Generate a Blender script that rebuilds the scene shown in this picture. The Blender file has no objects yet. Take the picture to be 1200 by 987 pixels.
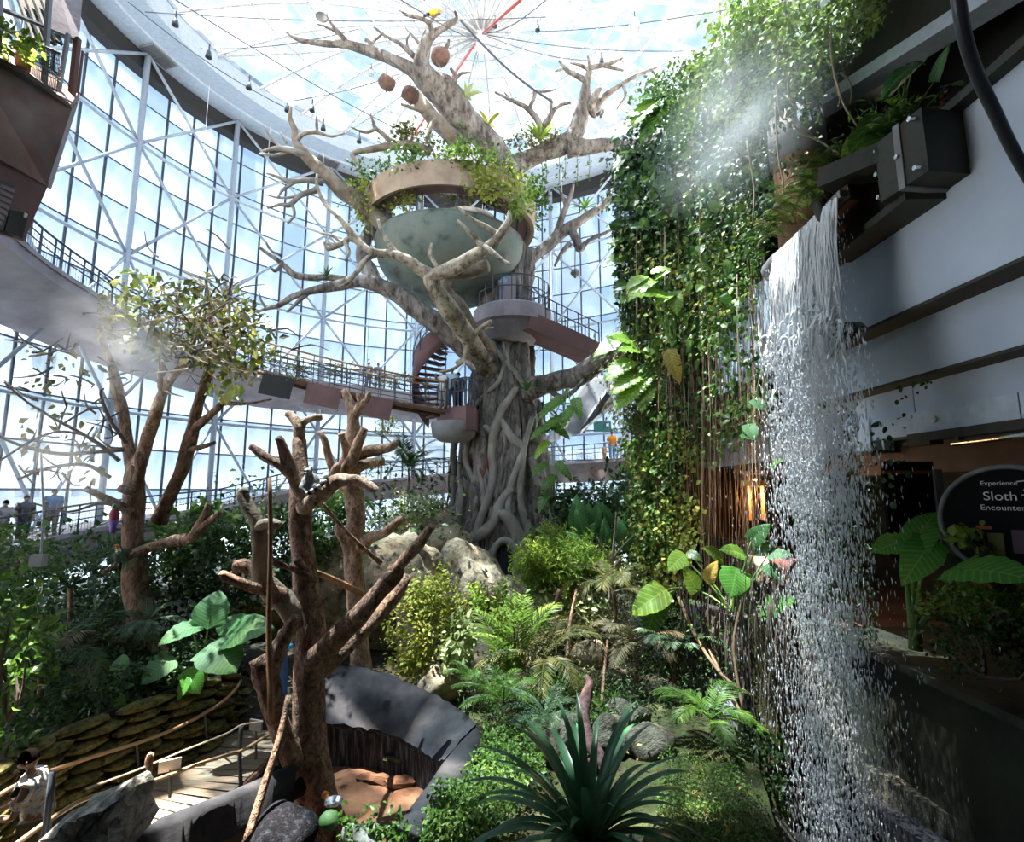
import bpy, math, random
import numpy as np
from mathutils import Vector, Matrix, Euler
random.seed(7)
RNG = np.random.default_rng(11)
S = bpy.context.scene
COL = S.collection
PI = math.pi

# ------------------------------------------------------------------ camera
FPX = 600.0                       # focal length in pixels of the 1200x987 frame
PITCH = math.atan(0.135)
EYE = Vector((0, 0, 5))
cam_data = bpy.data.cameras.new('camera')
cam_data.sensor_fit = 'HORIZONTAL'
cam_data.sensor_width = 36
cam_data.lens = FPX / 1200 * 36
cam_data.clip_start = 0.05
cam_data.clip_end = 500
cam = bpy.data.objects.new('camera', cam_data)
cam.location = EYE
cam.rotation_euler = (PI / 2 + PITCH, 0, 0)
COL.objects.link(cam)
S.camera = cam

# ------------------------------------------------------------------ sky
W = bpy.data.worlds.new('sky')
S.world = W
W.use_nodes = True
nt = W.node_tree
nt.nodes.clear()
n_out = nt.nodes.new('ShaderNodeOutputWorld')
n_bg = nt.nodes.new('ShaderNodeBackground')
n_tc = nt.nodes.new('ShaderNodeTexCoord')
n_no = nt.nodes.new('ShaderNodeTexNoise')
n_no.inputs['Scale'].default_value = 3.2
n_no.inputs['Detail'].default_value = 5
n_rp = nt.nodes.new('ShaderNodeValToRGB')
n_rp.color_ramp.elements[0].position = 0.42
n_rp.color_ramp.elements[0].color = (0.50, 0.70, 0.94, 1)
n_rp.color_ramp.elements[1].position = 0.68
n_rp.color_ramp.elements[1].color = (0.90, 0.95, 1.0, 1)
nt.links.new(n_tc.outputs['Generated'], n_no.inputs['Vector'])
nt.links.new(n_no.outputs['Fac'], n_rp.inputs['Fac'])
nt.links.new(n_rp.outputs['Color'], n_bg.inputs['Color'])
n_bg.inputs['Strength'].default_value = 1.25
nt.links.new(n_bg.outputs['Background'], n_out.inputs['Surface'])

# ------------------------------------------------------------------ sun
sun = bpy.data.lights.new('sun', 'SUN')
sun.energy = 24.0
sun.angle = math.radians(0.6)
sun.color = (1.0, 0.94, 0.84)
sun_o = bpy.data.objects.new('sun', sun)
SUN_TO = Vector((-0.28, 0.05, 0.957))
sun_o.rotation_euler = SUN_TO.to_track_quat('Z', 'Y').to_euler()
sun_o.location = (-10, 10, 60)
COL.objects.link(sun_o)

# ------------------------------------------------------------------ exposure
S.view_settings.view_transform = 'Standard'
S.view_settings.look = 'None'
S.view_settings.exposure = 1.1
S.view_settings.gamma = 1
S.view_settings.use_curve_mapping = False
S.cycles.use_denoising = True
S.cycles.max_bounces = 7
S.cycles.diffuse_bounces = 3
S.cycles.glossy_bounces = 2
S.cycles.transmission_bounces = 3
S.cycles.transparent_max_bounces = 12
S.cycles.volume_bounces = 1
S.cycles.volume_max_steps = 48
S.cycles.sample_clamp_indirect = 4

# ------------------------------------------------------------------ helpers
CP, SP = math.cos(PITCH), math.sin(PITCH)
def ray(px, py):
    u = (px - 600) / FPX; v = (493.5 - py) / FPX
    return Vector((u, CP - v * SP, SP + v * CP))
def P(px, py, y):
    """The point seen along a photo direction at forward distance y (metres)."""
    r = ray(px, py)
    return EYE + r * (y / r.y)
def G(px, py, z=0.0):
    r = ray(px, py)
    return EYE + r * ((z - EYE.z) / r.z)
def PX(y):
    return y / FPX                 # metres per pixel at distance y (about)

OFF = {}
class MB:
    """Collects vertices and quads/tris in arrays, then links ONE mesh object."""
    def __init__(self): self.V = []; self.F4 = []; self.F3 = []; self.n = 0
    def add(self, V, F):
        V = np.asarray(V, dtype=np.float64).reshape(-1, 3)
        F = np.asarray(F, dtype=np.int64)
        if len(F):
            (self.F4 if F.shape[1] == 4 else self.F3).append(F + self.n)
        self.V.append(V); self.n += len(V)
        return self
    def box(self, c, s, rz=0.0, M=None):
        sx, sy, sz = s[0] / 2, s[1] / 2, s[2] / 2
        v = np.array([(x, y, z) for x in (-sx, sx) for y in (-sy, sy) for z in (-sz, sz)])
        if rz:
            ca, sa = math.cos(rz), math.sin(rz)
            v = np.c_[v[:, 0] * ca - v[:, 1] * sa, v[:, 0] * sa + v[:, 1] * ca, v[:, 2]]
        if M is not None: v = v @ np.array(M.to_3x3()).T
        self.add(v + np.array(c), [(0, 1, 3, 2), (4, 6, 7, 5), (0, 4, 5, 1), (2, 3, 7, 6), (0, 2, 6, 4), (1, 5, 7, 3)])
        return self
    def bar(self, a, b, w, h=None, up=(0, 0, 1)):
        """A square bar from a to b."""
        h = h or w
        a = Vector(a); b = Vector(b); d = (b - a)
        L = d.length; d.normalize()
        u = Vector(up)
        if abs(d.dot(u)) > .99: u = Vector((1, 0, 0))
        x = d.cross(u).normalized(); z = x.cross(d)
        M = Matrix((x, d, z)).transposed()
        return self.box((a + b) / 2, (w, L, h), M=M)
    def tube(self, pts, rad, n=8, bump=0.0, cap=True, freq=1.0):
        pts = np.array([tuple(p) for p in pts], dtype=float)
        m = len(pts)
        rad = np.broadcast_to(np.array(rad, dtype=float), (m,)) if np.ndim(rad) else np.full(m, float(rad))
        T = np.gradient(pts, axis=0); T /= np.linalg.norm(T, axis=1)[:, None] + 1e-9
        ref = np.array((0.0, 0.0, 1.0)) if abs(T[0][2]) < .9 else np.array((1.0, 0, 0))
        U = np.zeros_like(pts); u = np.cross(T[0], ref); u /= np.linalg.norm(u)
        for i in range(m):
            u = u - T[i] * u.dot(T[i]); u /= np.linalg.norm(u) + 1e-9; U[i] = u
        B = np.cross(T, U)
        a = np.arange(n) * 2 * PI / n
        ca, sa = np.cos(a), np.sin(a)
        R = np.repeat(rad[:, None], n, 1)
        if bump:
            ph = RNG.random(4) * 6.28
            s = np.linspace(0, 1, m)[:, None] * m * .5 * freq
            R = R * (1 + bump * (np.sin(2 * a[None] + s + ph[0]) * .5 + np.sin(3 * a[None] - s * 1.7 + ph[1]) * .35 + (RNG.random((m, n)) - .5) * .6))
        V = pts[:, None] + R[..., None] * (U[:, None] * ca[None, :, None] + B[:, None] * sa[None, :, None])
        V = V.reshape(-1, 3)
        i = np.arange(m - 1)[:, None]; j = np.arange(n)[None]
        j2 = (j + 1) % n
        F = np.stack([i * n + j, i * n + j2, (i + 1) * n + j2, (i + 1) * n + j], -1).reshape(-1, 4)
        if cap:
            V = np.vstack([V, pts[0], pts[-1]])
            k = m * n; jj = np.arange(n); j2 = (jj + 1) % n
            F3 = np.vstack([np.c_[np.full(n, k), j2, jj], np.c_[np.full(n, k + 1), (m - 1) * n + jj, (m - 1) * n + j2]])
            self.F3.append(F3 + self.n)
        self.add(V, F)
        return self
    def grid(self, V, closed_u=False, closed_v=False):
        V = np.asarray(V, dtype=float); a, b = V.shape[:2]
        i = np.arange(a if closed_u else a - 1)[:, None]; j = np.arange(b if closed_v else b - 1)[None]
        i2 = (i + 1) % a; j2 = (j + 1) % b
        F = np.stack([i * b + j, i2 * b + j, i2 * b + j2, i * b + j2], -1).reshape(-1, 4)
        return self.add(V.reshape(-1, 3), F)
    def lathe(self, prof, c, n=32, sx=1.0, sy=1.0):
        pr = np.array(prof, dtype=float); a = np.arange(n) * 2 * PI / n
        V = np.stack([pr[:, 0][:, None] * np.cos(a) * sx, pr[:, 0][:, None] * np.sin(a) * sy, np.repeat(pr[:, 1][:, None], n, 1)], -1) + np.array(tuple(c))
        return self.grid(V, closed_v=True)
    def blob(self, c, r, n=10, m=7, rough=0.0, M=None, flat=None, seed=None):
        rg = np.random.default_rng(seed) if seed is not None else RNG
        th = np.arange(n) * 2 * PI / n; ph = np.linspace(0.02, PI - 0.02, m)
        X = np.stack([np.sin(ph)[:, None] * np.cos(th), np.sin(ph)[:, None] * np.sin(th), np.repeat(np.cos(ph)[:, None], n, 1)], -1)
        k = 1.0
        if rough:
            q = rg.random((5, 3)) * 4 - 2; f = rg.random(5) * 6
            k = 1 + rough * sum(np.sin(X @ q[t] * (1.2 + t * .5) + f[t]) for t in range(5))[..., None] / 2.5 + rough * .35 * (rg.random(X.shape[:2])[..., None] - .5)
        X = X * k * np.array(r)
        if flat is not None: X[..., 2] = np.maximum(X[..., 2], flat)
        if M is not None: X = X @ np.array(M.to_3x3()).T
        return self.grid(X + np.array(tuple(c)), closed_v=True)
    def leaves(self, tmpl, pos, R, sc):
        """N copies of a leaf template (verts, faces)."""
        tv, tf = tmpl
        N = len(pos)
        V = np.einsum('nij,vj->nvi', R, tv) * np.asarray(sc).reshape(N, 1, -1) + np.asarray(pos)[:, None]
        F = (tf[None] + (np.arange(N) * len(tv))[:, None, None]).reshape(-1, tf.shape[1])
        return self.add(V.reshape(-1, 3), F)
    def mesh(self, name, mat, off=(0, 0, 0), smooth=False):
        V = np.vstack(self.V) - np.array(tuple(off))
        f4 = np.vstack(self.F4) if self.F4 else np.zeros((0, 4), int)
        f3 = np.vstack(self.F3) if self.F3 else np.zeros((0, 3), int)
        me = bpy.data.meshes.new(name)
        me.vertices.add(len(V)); me.vertices.foreach_set('co', V.astype(np.float32).ravel())
        L = np.concatenate([f4.ravel(), f3.ravel()]).astype(np.int32)
        me.loops.add(len(L)); me.loops.foreach_set('vertex_index', L)
        st = np.concatenate([np.arange(len(f4)) * 4, len(f4) * 4 + np.arange(len(f3)) * 3]).astype(np.int32)
        me.polygons.add(len(st)); me.polygons.foreach_set('loop_start', st)
        me.polygons.foreach_set('use_smooth', np.full(len(st), smooth, dtype=bool))
        me.update(calc_edges=True)
        for m in (mat if isinstance(mat, (list, tuple)) else [mat]): me.materials.append(m)
        return me
    def build(self, name, mat, parent=None, smooth=False, loc=None, **kw):
        off = OFF[parent.name] if parent else Vector(loc if loc is not None else (0, 0, 0))
        o = bpy.data.objects.new(name, self.mesh(name, mat, off, smooth))
        COL.objects.link(o)
        if parent: o.parent = parent
        else: o.location = off
        OFF[o.name] = off.copy()
        tag(o, **kw)
        return o

def tag(o, label=None, cat=None, group=None, kind=None):
    if label: o['label'] = label
    if cat: o['category'] = cat
    if group: o['group'] = group
    if kind: o['kind'] = kind
    return o
def thing(name, loc, label=None, cat=None, group=None, kind=None):
    o = bpy.data.objects.new(name, None)
    o.empty_display_size = .2
    o.location = loc
    COL.objects.link(o)
    OFF[o.name] = Vector(loc)
    return tag(o, label, cat, group, kind)
def put(name, me, parent, M):
    """An object on shared mesh data at world matrix M under a thing."""
    o = bpy.data.objects.new(name, me)
    COL.objects.link(o)
    if parent:
        o.parent = parent
        M = Matrix.Translation(-OFF[parent.name]) @ M
    o.matrix_local = M
    OFF[o.name] = OFF[parent.name].copy() if parent else M.to_translation()
    return o

def smooth_path(pts, k=4):
    """Catmull-Rom through rows of numbers (points and radii together)."""
    A = np.array([tuple(p) for p in pts], dtype=float)
    if len(A) < 3: 
        t = np.linspace(0, 1, k + 1)[:, None]; return A[0] * (1 - t) + A[-1] * t
    Q = np.vstack([2 * A[0] - A[1], A, 2 * A[-1] - A[-2]])
    out = []
    for i in range(1, len(Q) - 2):
        for s in range(k):
            t = s / k
            out.append(.5 * (2 * Q[i] + (Q[i + 1] - Q[i - 1]) * t + (2 * Q[i - 1] - 5 * Q[i] + 4 * Q[i + 1] - Q[i + 2]) * t * t + (3 * Q[i] - Q[i - 1] - 3 * Q[i + 1] + Q[i + 2]) * t ** 3))
    out.append(A[-1])
    return np.array(out)

THIN = ([0, 1], [1, 1]); DEEP = 1.0
def limb(mb, pts, n=9, bump=.12, k=4):
    """pts: (px, py, distance, radius in photo pixels) -> a smooth knobbly branch in metres."""
    rows = []
    for (x, y, d, r) in pts:
        r *= np.interp(r, *THIN); d *= DEEP
        p = P(x, y, d); rows.append((p.x, p.y, p.z, r * PX(d)))
    q = smooth_path(rows, k)
    mb.tube(q[:, :3], np.maximum(q[:, 3], .004), n, bump)
    return q

def rot_frames(dirs, ups):
    """Rotation matrices whose Y axis is dir and Z axis close to up."""
    d = dirs / (np.linalg.norm(dirs, axis=1)[:, None] + 1e-9)
    x = np.cross(d, ups); x /= np.linalg.norm(x, axis=1)[:, None] + 1e-9
    z = np.cross(x, d)
    return np.stack([x, d, z], -1)
def rand_dirs(N, up=0.0):
    v = RNG.normal(size=(N, 3)); v[:, 2] += up
    return v / np.linalg.norm(v, axis=1)[:, None]

# leaf templates: base at the origin, tip along +Y, face up +Z
def T2(w=.3, droop=.1, fold=.06):
    return (np.array([(0, 0, 0), (w, .42, fold), (0, 1, -droop), (-w, .42, fold), (0, .45, 0)], float),
            np.array([(0, 1, 2, 4), (0, 4, 2, 3)]))
def T4(w=.3, droop=.25, fold=.07, heart=0.0):
    ys = [0, .2, .55, .85, 1]; ws = [0.02 + heart * .5, w * .85, w, w * .45, 0.01]
    V = []
    for y, ww in zip(ys, ws):
        z = -droop * y * y
        yy = y - (heart * .25 if y == 0 else 0)
        V += [(-ww, yy, z + fold * ww / w), (0, y, z), (ww, yy, z + fold * ww / w)]
    F = []
    for i in range(4):
        a = i * 3
        F += [(a, a + 1, a + 4, a + 3), (a + 1, a + 2, a + 5, a + 4)]
    return np.array(V, float), np.array(F)
OVAL = T2(.30, .12); LANCE = T2(.13, .12, .03); BROAD = T4(.36, .25, .08, .12); LONG = T4(.14, .35, .04); ROUND = T2(.42, .1)
SHEET = T4(.20, .3, .05)
def star(n=5, w=.12):
    V = [(0, 0, 0)]; F = []
    for i in range(n):
        a = PI * (i / (n - 1) - .5) * 1.5
        dx, dy = math.sin(a), math.cos(a); L = 1 - .35 * abs(a) / 2.4
        b = len(V)
        V += [(dx * L * .5 + dy * w, dy * L * .5 - dx * w, .03), (dx * L, dy * L, -.12), (dx * L * .5 - dy * w, dy * L * .5 + dx * w, .03)]
        F.append((0, b, b + 1, b + 2))
    return np.array(V, float), np.array(F)
PALM5 = star(5, .09)

def scatter_ellipsoid(c, r, n, clumps=12, tight=.28, shell=.6):
    """Leaf spots in clumps through the outer part of an ellipsoid."""
    c = np.array(tuple(c)); r = np.array(r)
    d = rand_dirs(clumps); k = (shell + (1 - shell) * RNG.random(clumps) ** .7)[:, None]
    cc = d * k
    i = RNG.integers(0, clumps, n)
    q = cc[i] + RNG.normal(size=(n, 3)) * tight
    return c + q * r, (q / (np.linalg.norm(q, axis=1)[:, None] + 1e-6))
def crown(mb, c, r, n, size, tmpl=OVAL, clumps=14, tight=.25, up=.5, shell=.6, droop=0.0):
    pos, out = scatter_ellipsoid(c, r, n, clumps, tight, shell)
    d = out * .8 + rand_dirs(n) * .9; d[:, 2] -= droop
    u = rand_dirs(n) * .6 + np.array((0, 0, 1.0)) * up + out * .4
    mb.leaves(tmpl, pos, rot_frames(d, u), (size * (.6 + .8 * RNG.random(n)))[:, None])
    return mb
def in_poly(poly, n):
    A = np.array(poly, float); lo, hi = A.min(0), A.max(0)
    out = []
    tot = 0
    while tot < n:
        q = lo + RNG.random((n * 2, 2)) * (hi - lo)
        ins = np.zeros(len(q), bool); j = len(A) - 1
        for i in range(len(A)):
            c = ((A[i, 1] > q[:, 1]) != (A[j, 1] > q[:, 1])) & (q[:, 0] < (A[j, 0] - A[i, 0]) * (q[:, 1] - A[i, 1]) / (A[j, 1] - A[i, 1] + 1e-9) + A[i, 0])
            ins ^= c; j = i
        out.append(q[ins]); tot += ins.sum()
    return np.vstack(out)[:n]
def Pn(q, D):
    """P for arrays of photo directions and distances."""
    u = (q[:, 0] - 600) / FPX; v = (493.5 - q[:, 1]) / FPX
    dy = CP - v * SP
    return np.c_[u * D / dy, D, 5 + (SP + v * CP) * D / dy]

# ------------------------------------------------------------------ materials
def nodes(name):
    m = bpy.data.materials.new(name); m.use_nodes = True
    t = m.node_tree; t.nodes.clear()
    o = t.nodes.new('ShaderNodeOutputMaterial')
    b = t.nodes.new('ShaderNodeBsdfPrincipled')
    t.links.new(b.outputs[0], o.inputs[0])
    return m, t, o, b
def ramp(t, fac, cols):
    r = t.nodes.new('ShaderNodeValToRGB')
    e = r.color_ramp.elements
    while len(e) < len(cols): e.new(.5)
    for i, (p, c) in enumerate(cols):
        e[i].position = p; e[i].color = (*c, 1)
    t.links.new(fac, r.inputs['Fac'])
    return r.outputs['Color']
def noise(t, scale, detail=4, stretch=(1, 1, 1), space='Object', rough=.6, dist=0.0):
    tc = t.nodes.new('ShaderNodeTexCoord'); mp = t.nodes.new('ShaderNodeMapping')
    mp.inputs['Scale'].default_value = stretch
    no = t.nodes.new('ShaderNodeTexNoise')
    no.inputs['Scale'].default_value = scale; no.inputs['Detail'].default_value = detail
    no.inputs['Roughness'].default_value = rough; no.inputs['Distortion'].default_value = dist
    t.links.new(tc.outputs[space], mp.inputs[0]); t.links.new(mp.outputs[0], no.inputs['Vector'])
    return no.outputs['Fac']
def mottled(name, cols, scale=3, rough=.8, bump=.3, stretch=(1, 1, 1), bscale=None, metal=0.0, detail=5, spec=.4, dist=0.0, bdist=.05):
    m, t, o, b = nodes(name)
    f = noise(t, scale, detail, stretch, dist=dist)
    n = len(cols)
    if isinstance(cols[0][0], (int, float)):
        cols = [(.3 + .42 * i / max(1, n - 1), c) for i, c in enumerate(cols)]
    cc = ramp(t, f, cols)
    if bump >= .8:                      # rough bark and stone: dark crevices, their shade multiplied into the colour by fine noise
        fp = noise(t, (bscale or scale * 4) * .8, 5, stretch, rough=.7, dist=dist * 1.5)
        mc = t.nodes.new('ShaderNodeMix'); mc.data_type = 'RGBA'; mc.blend_type = 'MULTIPLY'; mc.inputs[0].default_value = 1
        t.links.new(cc, mc.inputs[6]); t.links.new(ramp(t, fp, [(.36, (.30, .28, .26)), (.50, (.95, .95, .95)), (.70, (1.25, 1.22, 1.2))]), mc.inputs[7]); cc = mc.outputs[2]
    t.links.new(cc, b.inputs['Base Color'])
    b.inputs['Roughness'].default_value = rough; b.inputs['Metallic'].default_value = metal
    b.inputs['Specular IOR Level'].default_value = spec
    if bump:
        f2 = noise(t, bscale or scale * 4, 4, stretch, dist=dist)
        bp = t.nodes.new('ShaderNodeBump'); bp.inputs['Strength'].default_value = bump; bp.inputs['Distance'].default_value = bdist
        t.links.new(f2, bp.inputs['Height']); t.links.new(bp.outputs[0], b.inputs['Normal'])
    return m
def plain(name, c, rough=.6, metal=0.0, spec=.4):
    return mottled(name, [tuple(v * .85 for v in c), tuple(min(1, v * 1.1) for v in c)], 6, rough, .08, metal=metal, spec=spec)
def leafy(name, cols, rough=.45, trans=.35, spec=.35):
    """Each leaf its own tint; light passes through."""
    m, t, o, b = nodes(name)
    g = t.nodes.new('ShaderNodeNewGeometry')
    n = len(cols)
    c = ramp(t, g.outputs['Random Per Island'], [(i / max(1, n - 1), k) for i, k in enumerate(cols)])
    t.links.new(c, b.inputs['Base Color']); b.inputs['Roughness'].default_value = rough
    b.inputs['Specular IOR Level'].default_value = spec
    tr = t.nodes.new('ShaderNodeBsdfTranslucent'); mx = t.nodes.new('ShaderNodeMixShader')
    t.links.new(c, tr.inputs['Color']); mx.inputs[0].default_value = trans
    t.links.new(b.outputs[0], mx.inputs[1]); t.links.new(tr.outputs[0], mx.inputs[2]); t.links.new(mx.outputs[0], o.inputs[0])
    return m
def veined(name, c1, c2, k=26.0, rough=.35, trans=.3):
    """A big leaf: paler side veins running out from the midrib (leaf space: x across, y along)."""
    m, t, o, b = nodes(name)
    tc = t.nodes.new('ShaderNodeTexCoord'); sp = t.nodes.new('ShaderNodeSeparateXYZ')
    t.links.new(tc.outputs['Object'], sp.inputs[0])
    def mt(op, a, bb):
        q = t.nodes.new('ShaderNodeMath'); q.operation = op
        for i, z in enumerate((a, bb)):
            if z is None: continue
            if isinstance(z, (int, float)): q.inputs[i].default_value = z
            else: t.links.new(z, q.inputs[i])
        return q.outputs[0]
    ax = mt('ABSOLUTE', sp.outputs['X'], None)
    s = mt('SINE', mt('MULTIPLY', mt('SUBTRACT', sp.outputs['Y'], mt('MULTIPLY', ax, .75)), k), None)
    v = mt('MAXIMUM', mt('POWER', mt('ABSOLUTE', s, None), 18.0), mt('LESS_THAN', ax, .012))
    nz = noise(t, 4, 3)
    f = mt('ADD', mt('MULTIPLY', v, .55), mt('MULTIPLY', nz, .45))
    c = ramp(t, f, [(.12, c1), (.75, c2)])
    t.links.new(c, b.inputs['Base Color']); b.inputs['Roughness'].default_value = rough
    tr = t.nodes.new('ShaderNodeBsdfTranslucent'); mx = t.nodes.new('ShaderNodeMixShader')
    t.links.new(c, tr.inputs['Color']); mx.inputs[0].default_value = trans
    t.links.new(b.outputs[0], mx.inputs[1]); t.links.new(tr.outputs[0], mx.inputs[2]); t.links.new(mx.outputs[0], o.inputs[0])
    return m
def clear(name, tint, fac_gloss=.06, veil=.08, veil_c=(.8, .88, .95), streak=None):
    m, t, o, b = nodes(name)
    t.nodes.remove(b)
    tr = t.nodes.new('ShaderNodeBsdfTransparent'); tr.inputs[0].default_value = (*tint, 1)
    df = t.nodes.new('ShaderNodeBsdfTranslucent'); df.inputs[0].default_value = (*veil_c, 1)
    gl = t.nodes.new('ShaderNodeBsdfGlossy'); gl.inputs['Roughness'].default_value = .08
    m1 = t.nodes.new('ShaderNodeMixShader'); m1.inputs[0].default_value = veil
    m2 = t.nodes.new('ShaderNodeMixShader'); m2.inputs[0].default_value = fac_gloss
    t.links.new(tr.outputs[0], m1.inputs[1]); t.links.new(df.outputs[0], m1.inputs[2])
    t.links.new(m1.outputs[0], m2.inputs[1]); t.links.new(gl.outputs[0], m2.inputs[2])
    t.links.new(m2.outputs[0], o.inputs[0])
    if streak:
        f = noise(t, streak, 3, (1, 1, .35))
        c = ramp(t, f, [(.42, (veil * .35,) * 3), (.62, (min(1, veil * 2.2),) * 3)])
        t.links.new(c, m1.inputs[0])
    return m
def emit(name, c, s):
    m, t, o, b = nodes(name)
    b.inputs['Base Color'].default_value = (*c, 1); b.inputs['Emission Color'].default_value = (*c, 1); b.inputs['Emission Strength'].default_value = s
    return m
M = {}
M['glass'] = clear('drum_glass', (.50, .56, .62), .05, .12, (.62, .72, .82), .35)
M['etfe'] = clear('roof_film', (.46, .50, .54), .02, .40, (.28, .285, .29), .8)
M['etfe_clear'] = clear('clear_roof_film', (.56, .62, .66), .02, .08, (.3, .32, .34), .8)
M['steel_blue'] = plain('painted_steel', (.33, .38, .46), .45)
M['steel_dark'] = plain('dark_steel', (.045, .055, .075), .5)
M['white_steel'] = plain('white_steel', (.62, .63, .66), .45)
M['ring_white'] = plain('ring_cladding', (.36, .42, .50), .6)
M['grille'] = plain('vent_grille', (.10, .10, .11), .6)
M['concrete'] = mottled('grey_concrete', [(.16, .16, .17), (.26, .26, .27)], 1.4, .85, .15)
M['mauve'] = mottled('mauve_concrete', [(.20, .17, .19), (.34, .31, .34)], .8, .85, .12)
M['mauve_dark'] = mottled('maroon_paint', [(.10, .055, .06), (.17, .09, .09)], 1.2, .7, .1)
M['fascia'] = mottled('blue_grey_fascia', [(.41, .49, .62), (.53, .61, .74)], .7, .5, .05)
M['fascia_edge'] = plain('fascia_underside', (.05, .05, .045), .8)
M['light_band'] = plain('pale_blue_trim', (.52, .60, .70), .45)
M['rust'] = mottled('rusty_plate', [(.035, .02, .018), (.13, .05, .03), (.11, .085, .09)], 1.3, .55, .2, metal=.2)
M['bronze_rim'] = mottled('tan_band', [(.22, .15, .10), (.42, .31, .22)], 1.2, .6, .12)
M['verdigris'] = mottled('verdigris_bowl', [(.05, .055, .042), (.11, .14, .12), (.15, .17, .14), (.17, .13, .10)], 1.3, .65, .25)
M['bark_grey'] = mottled('grey_bark', [(.07, .058, .05), (.18, .155, .14), (.31, .285, .26)], 2.2, .9, 1.0, (1, 1, .35), 6, bdist=.12)
M['bark_root'] = mottled('pale_root_bark', [(.17, .145, .125), (.36, .33, .29)], 2.6, .9, .6, (1, 1, .5), 9, bdist=.06)
M['bark_limb'] = mottled('smooth_limb_bark', [(.11, .085, .065), (.25, .22, .19), (.34, .31, .27)], 1.7, .85, .5, (1, 1, 1), 7, bdist=.08)
M['bark_dark'] = mottled('dark_limb_bark', [(.07, .05, .035), (.19, .15, .11), (.28, .25, .21)], 1.9, .85, .5, (1, 1, 1), 7, bdist=.08)
M['wood_pale'] = mottled('bleached_limb', [(.12, .085, .055), (.33, .28, .215), (.46, .40, .32)], 1.6, .85, .8, (1, 1, .7), 7, bdist=.08)
M['snag'] = mottled('snag_bark', [(.07, .038, .028), (.22, .125, .085), (.33, .20, .135), (.48, .33, .235)], 7.0, .9, 1.0, (1, 1, .6), 20, bdist=.09, dist=.6)
M['snag_pale'] = mottled('peeled_snag', [(.19, .11, .075), (.38, .25, .17), (.60, .45, .34)], 6, .85, .9, (1, 1, .6), 16, bdist=.06, dist=.6)
M['stick'] = mottled('stripped_pole', [(.16, .075, .04), (.34, .18, .09)], 5, .8, .3, (1, 1, .3), 16, bdist=.02)
M['tree_bark'] = mottled('brown_bark', [(.06, .036, .026), (.20, .12, .08), (.34, .22, .15)], 6, .9, 1.0, (1, 1, .4), 18, bdist=.07, dist=.5)
M['twig'] = plain('thin_twig', (.11, .085, .07), .85)
M['twig_pale'] = plain('pale_twig', (.34, .27, .19), .85)
M['root_hang'] = mottled('hanging_root', [(.10, .055, .035), (.30, .20, .12)], 3, .9, .1)
M['rock'] = mottled('sandstone_rock', [(.12, .10, .065), (.30, .255, .18), (.42, .36, .25)], 1.3, .9, .8, (1, 1, 1), 5, bdist=.08)
M['rock_grey'] = mottled('grey_rock', [(.07, .075, .06), (.22, .22, .20), (.36, .36, .35)], 3.2, .9, .9, (1, 1, 1), 14, bdist=.03)
M['stone_dark'] = mottled('creased_stone', [(.035, .034, .025), (.10, .095, .07), (.18, .17, .14)], 4, .9, 1.0, (1, 3, 1), 16, bdist=.06)
M['moss_rock'] = mottled('mossy_stone', [(.022, .02, .01), (.06, .06, .014), (.12, .11, .03), (.14, .09, .05)], 3.0, .95, .9, (1, 1, 1), 15, bdist=.04)
M['joint'] = plain('dark_joint', (.015, .014, .01), .95)
M['basin'] = mottled('basin_render', [(.014, .015, .018), (.03, .031, .036), (.065, .06, .06)], 1.6, .95, .4, (1, 1, 1), 9, bdist=.02, spec=.1)
M['dirt'] = mottled('red_dirt', [(.075, .032, .017), (.17, .08, .04)], 2.2, .95, .6, (1, 1, 1), 14, bdist=.03)
M['soil'] = mottled('dark_soil', [(.012, .012, .007), (.05, .042, .025)], 2.0, .95, .8, (1, 1, 1), 10, bdist=.06)
M['moss'] = mottled('moss_ground', [(.02, .018, .01), (.035, .05, .01), (.075, .055, .025)], 2.2, .95, .9, (1, 1, 1), 16, bdist=.05)
M['plank'] = mottled('worn_plank', [(.13, .10, .07), (.27, .21, .15)], 2.0, .8, .4, (1, 6, 1), 20, bdist=.01)
M['bamboo'] = plain('bronze_rail', (.30, .19, .10), .45)
M['black'] = plain('black_wall', (.012, .012, .012), .9, 0, .08)
M['black_soft'] = mottled('black_board', [(.01, .011, .008), (.035, .038, .018)], 1.2, .8, .2)
M['brown_panel'] = mottled('brown_panel', [(.05, .022, .012), (.12, .06, .035)], 1.5, .7, .1)
M['column'] = mottled('brown_column', [(.16, .085, .045), (.32, .19, .11)], 2.2, .85, .3)
M['spout'] = mottled('dark_spout_steel', [(.016, .02, .016), (.042, .046, .038), (.06, .038, .028)], 2.0, .6, .15, metal=.2, spec=.25)
M['pipe'] = plain('black_pipe', (.035, .04, .055), .35)
M['net'] = plain('dark_mesh', (.02, .02, .022), .8)
M['white'] = plain('white_paint', (.75, .76, .76), .5)
M['ext_wall'] = mottled('pale_render', [(.60, .62, .64), (.74, .76, .78)], .4, .9, 0)
M['ext_window'] = plain('far_window', (.22, .27, .33), .3)
M['sand'] = mottled('outside_paving', [(.52, .50, .47), (.64, .62, .59)], .4, .95, 0)
M['chrome'] = plain('bright_steel', (.7, .72, .74), .2, 1.0)
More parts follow.
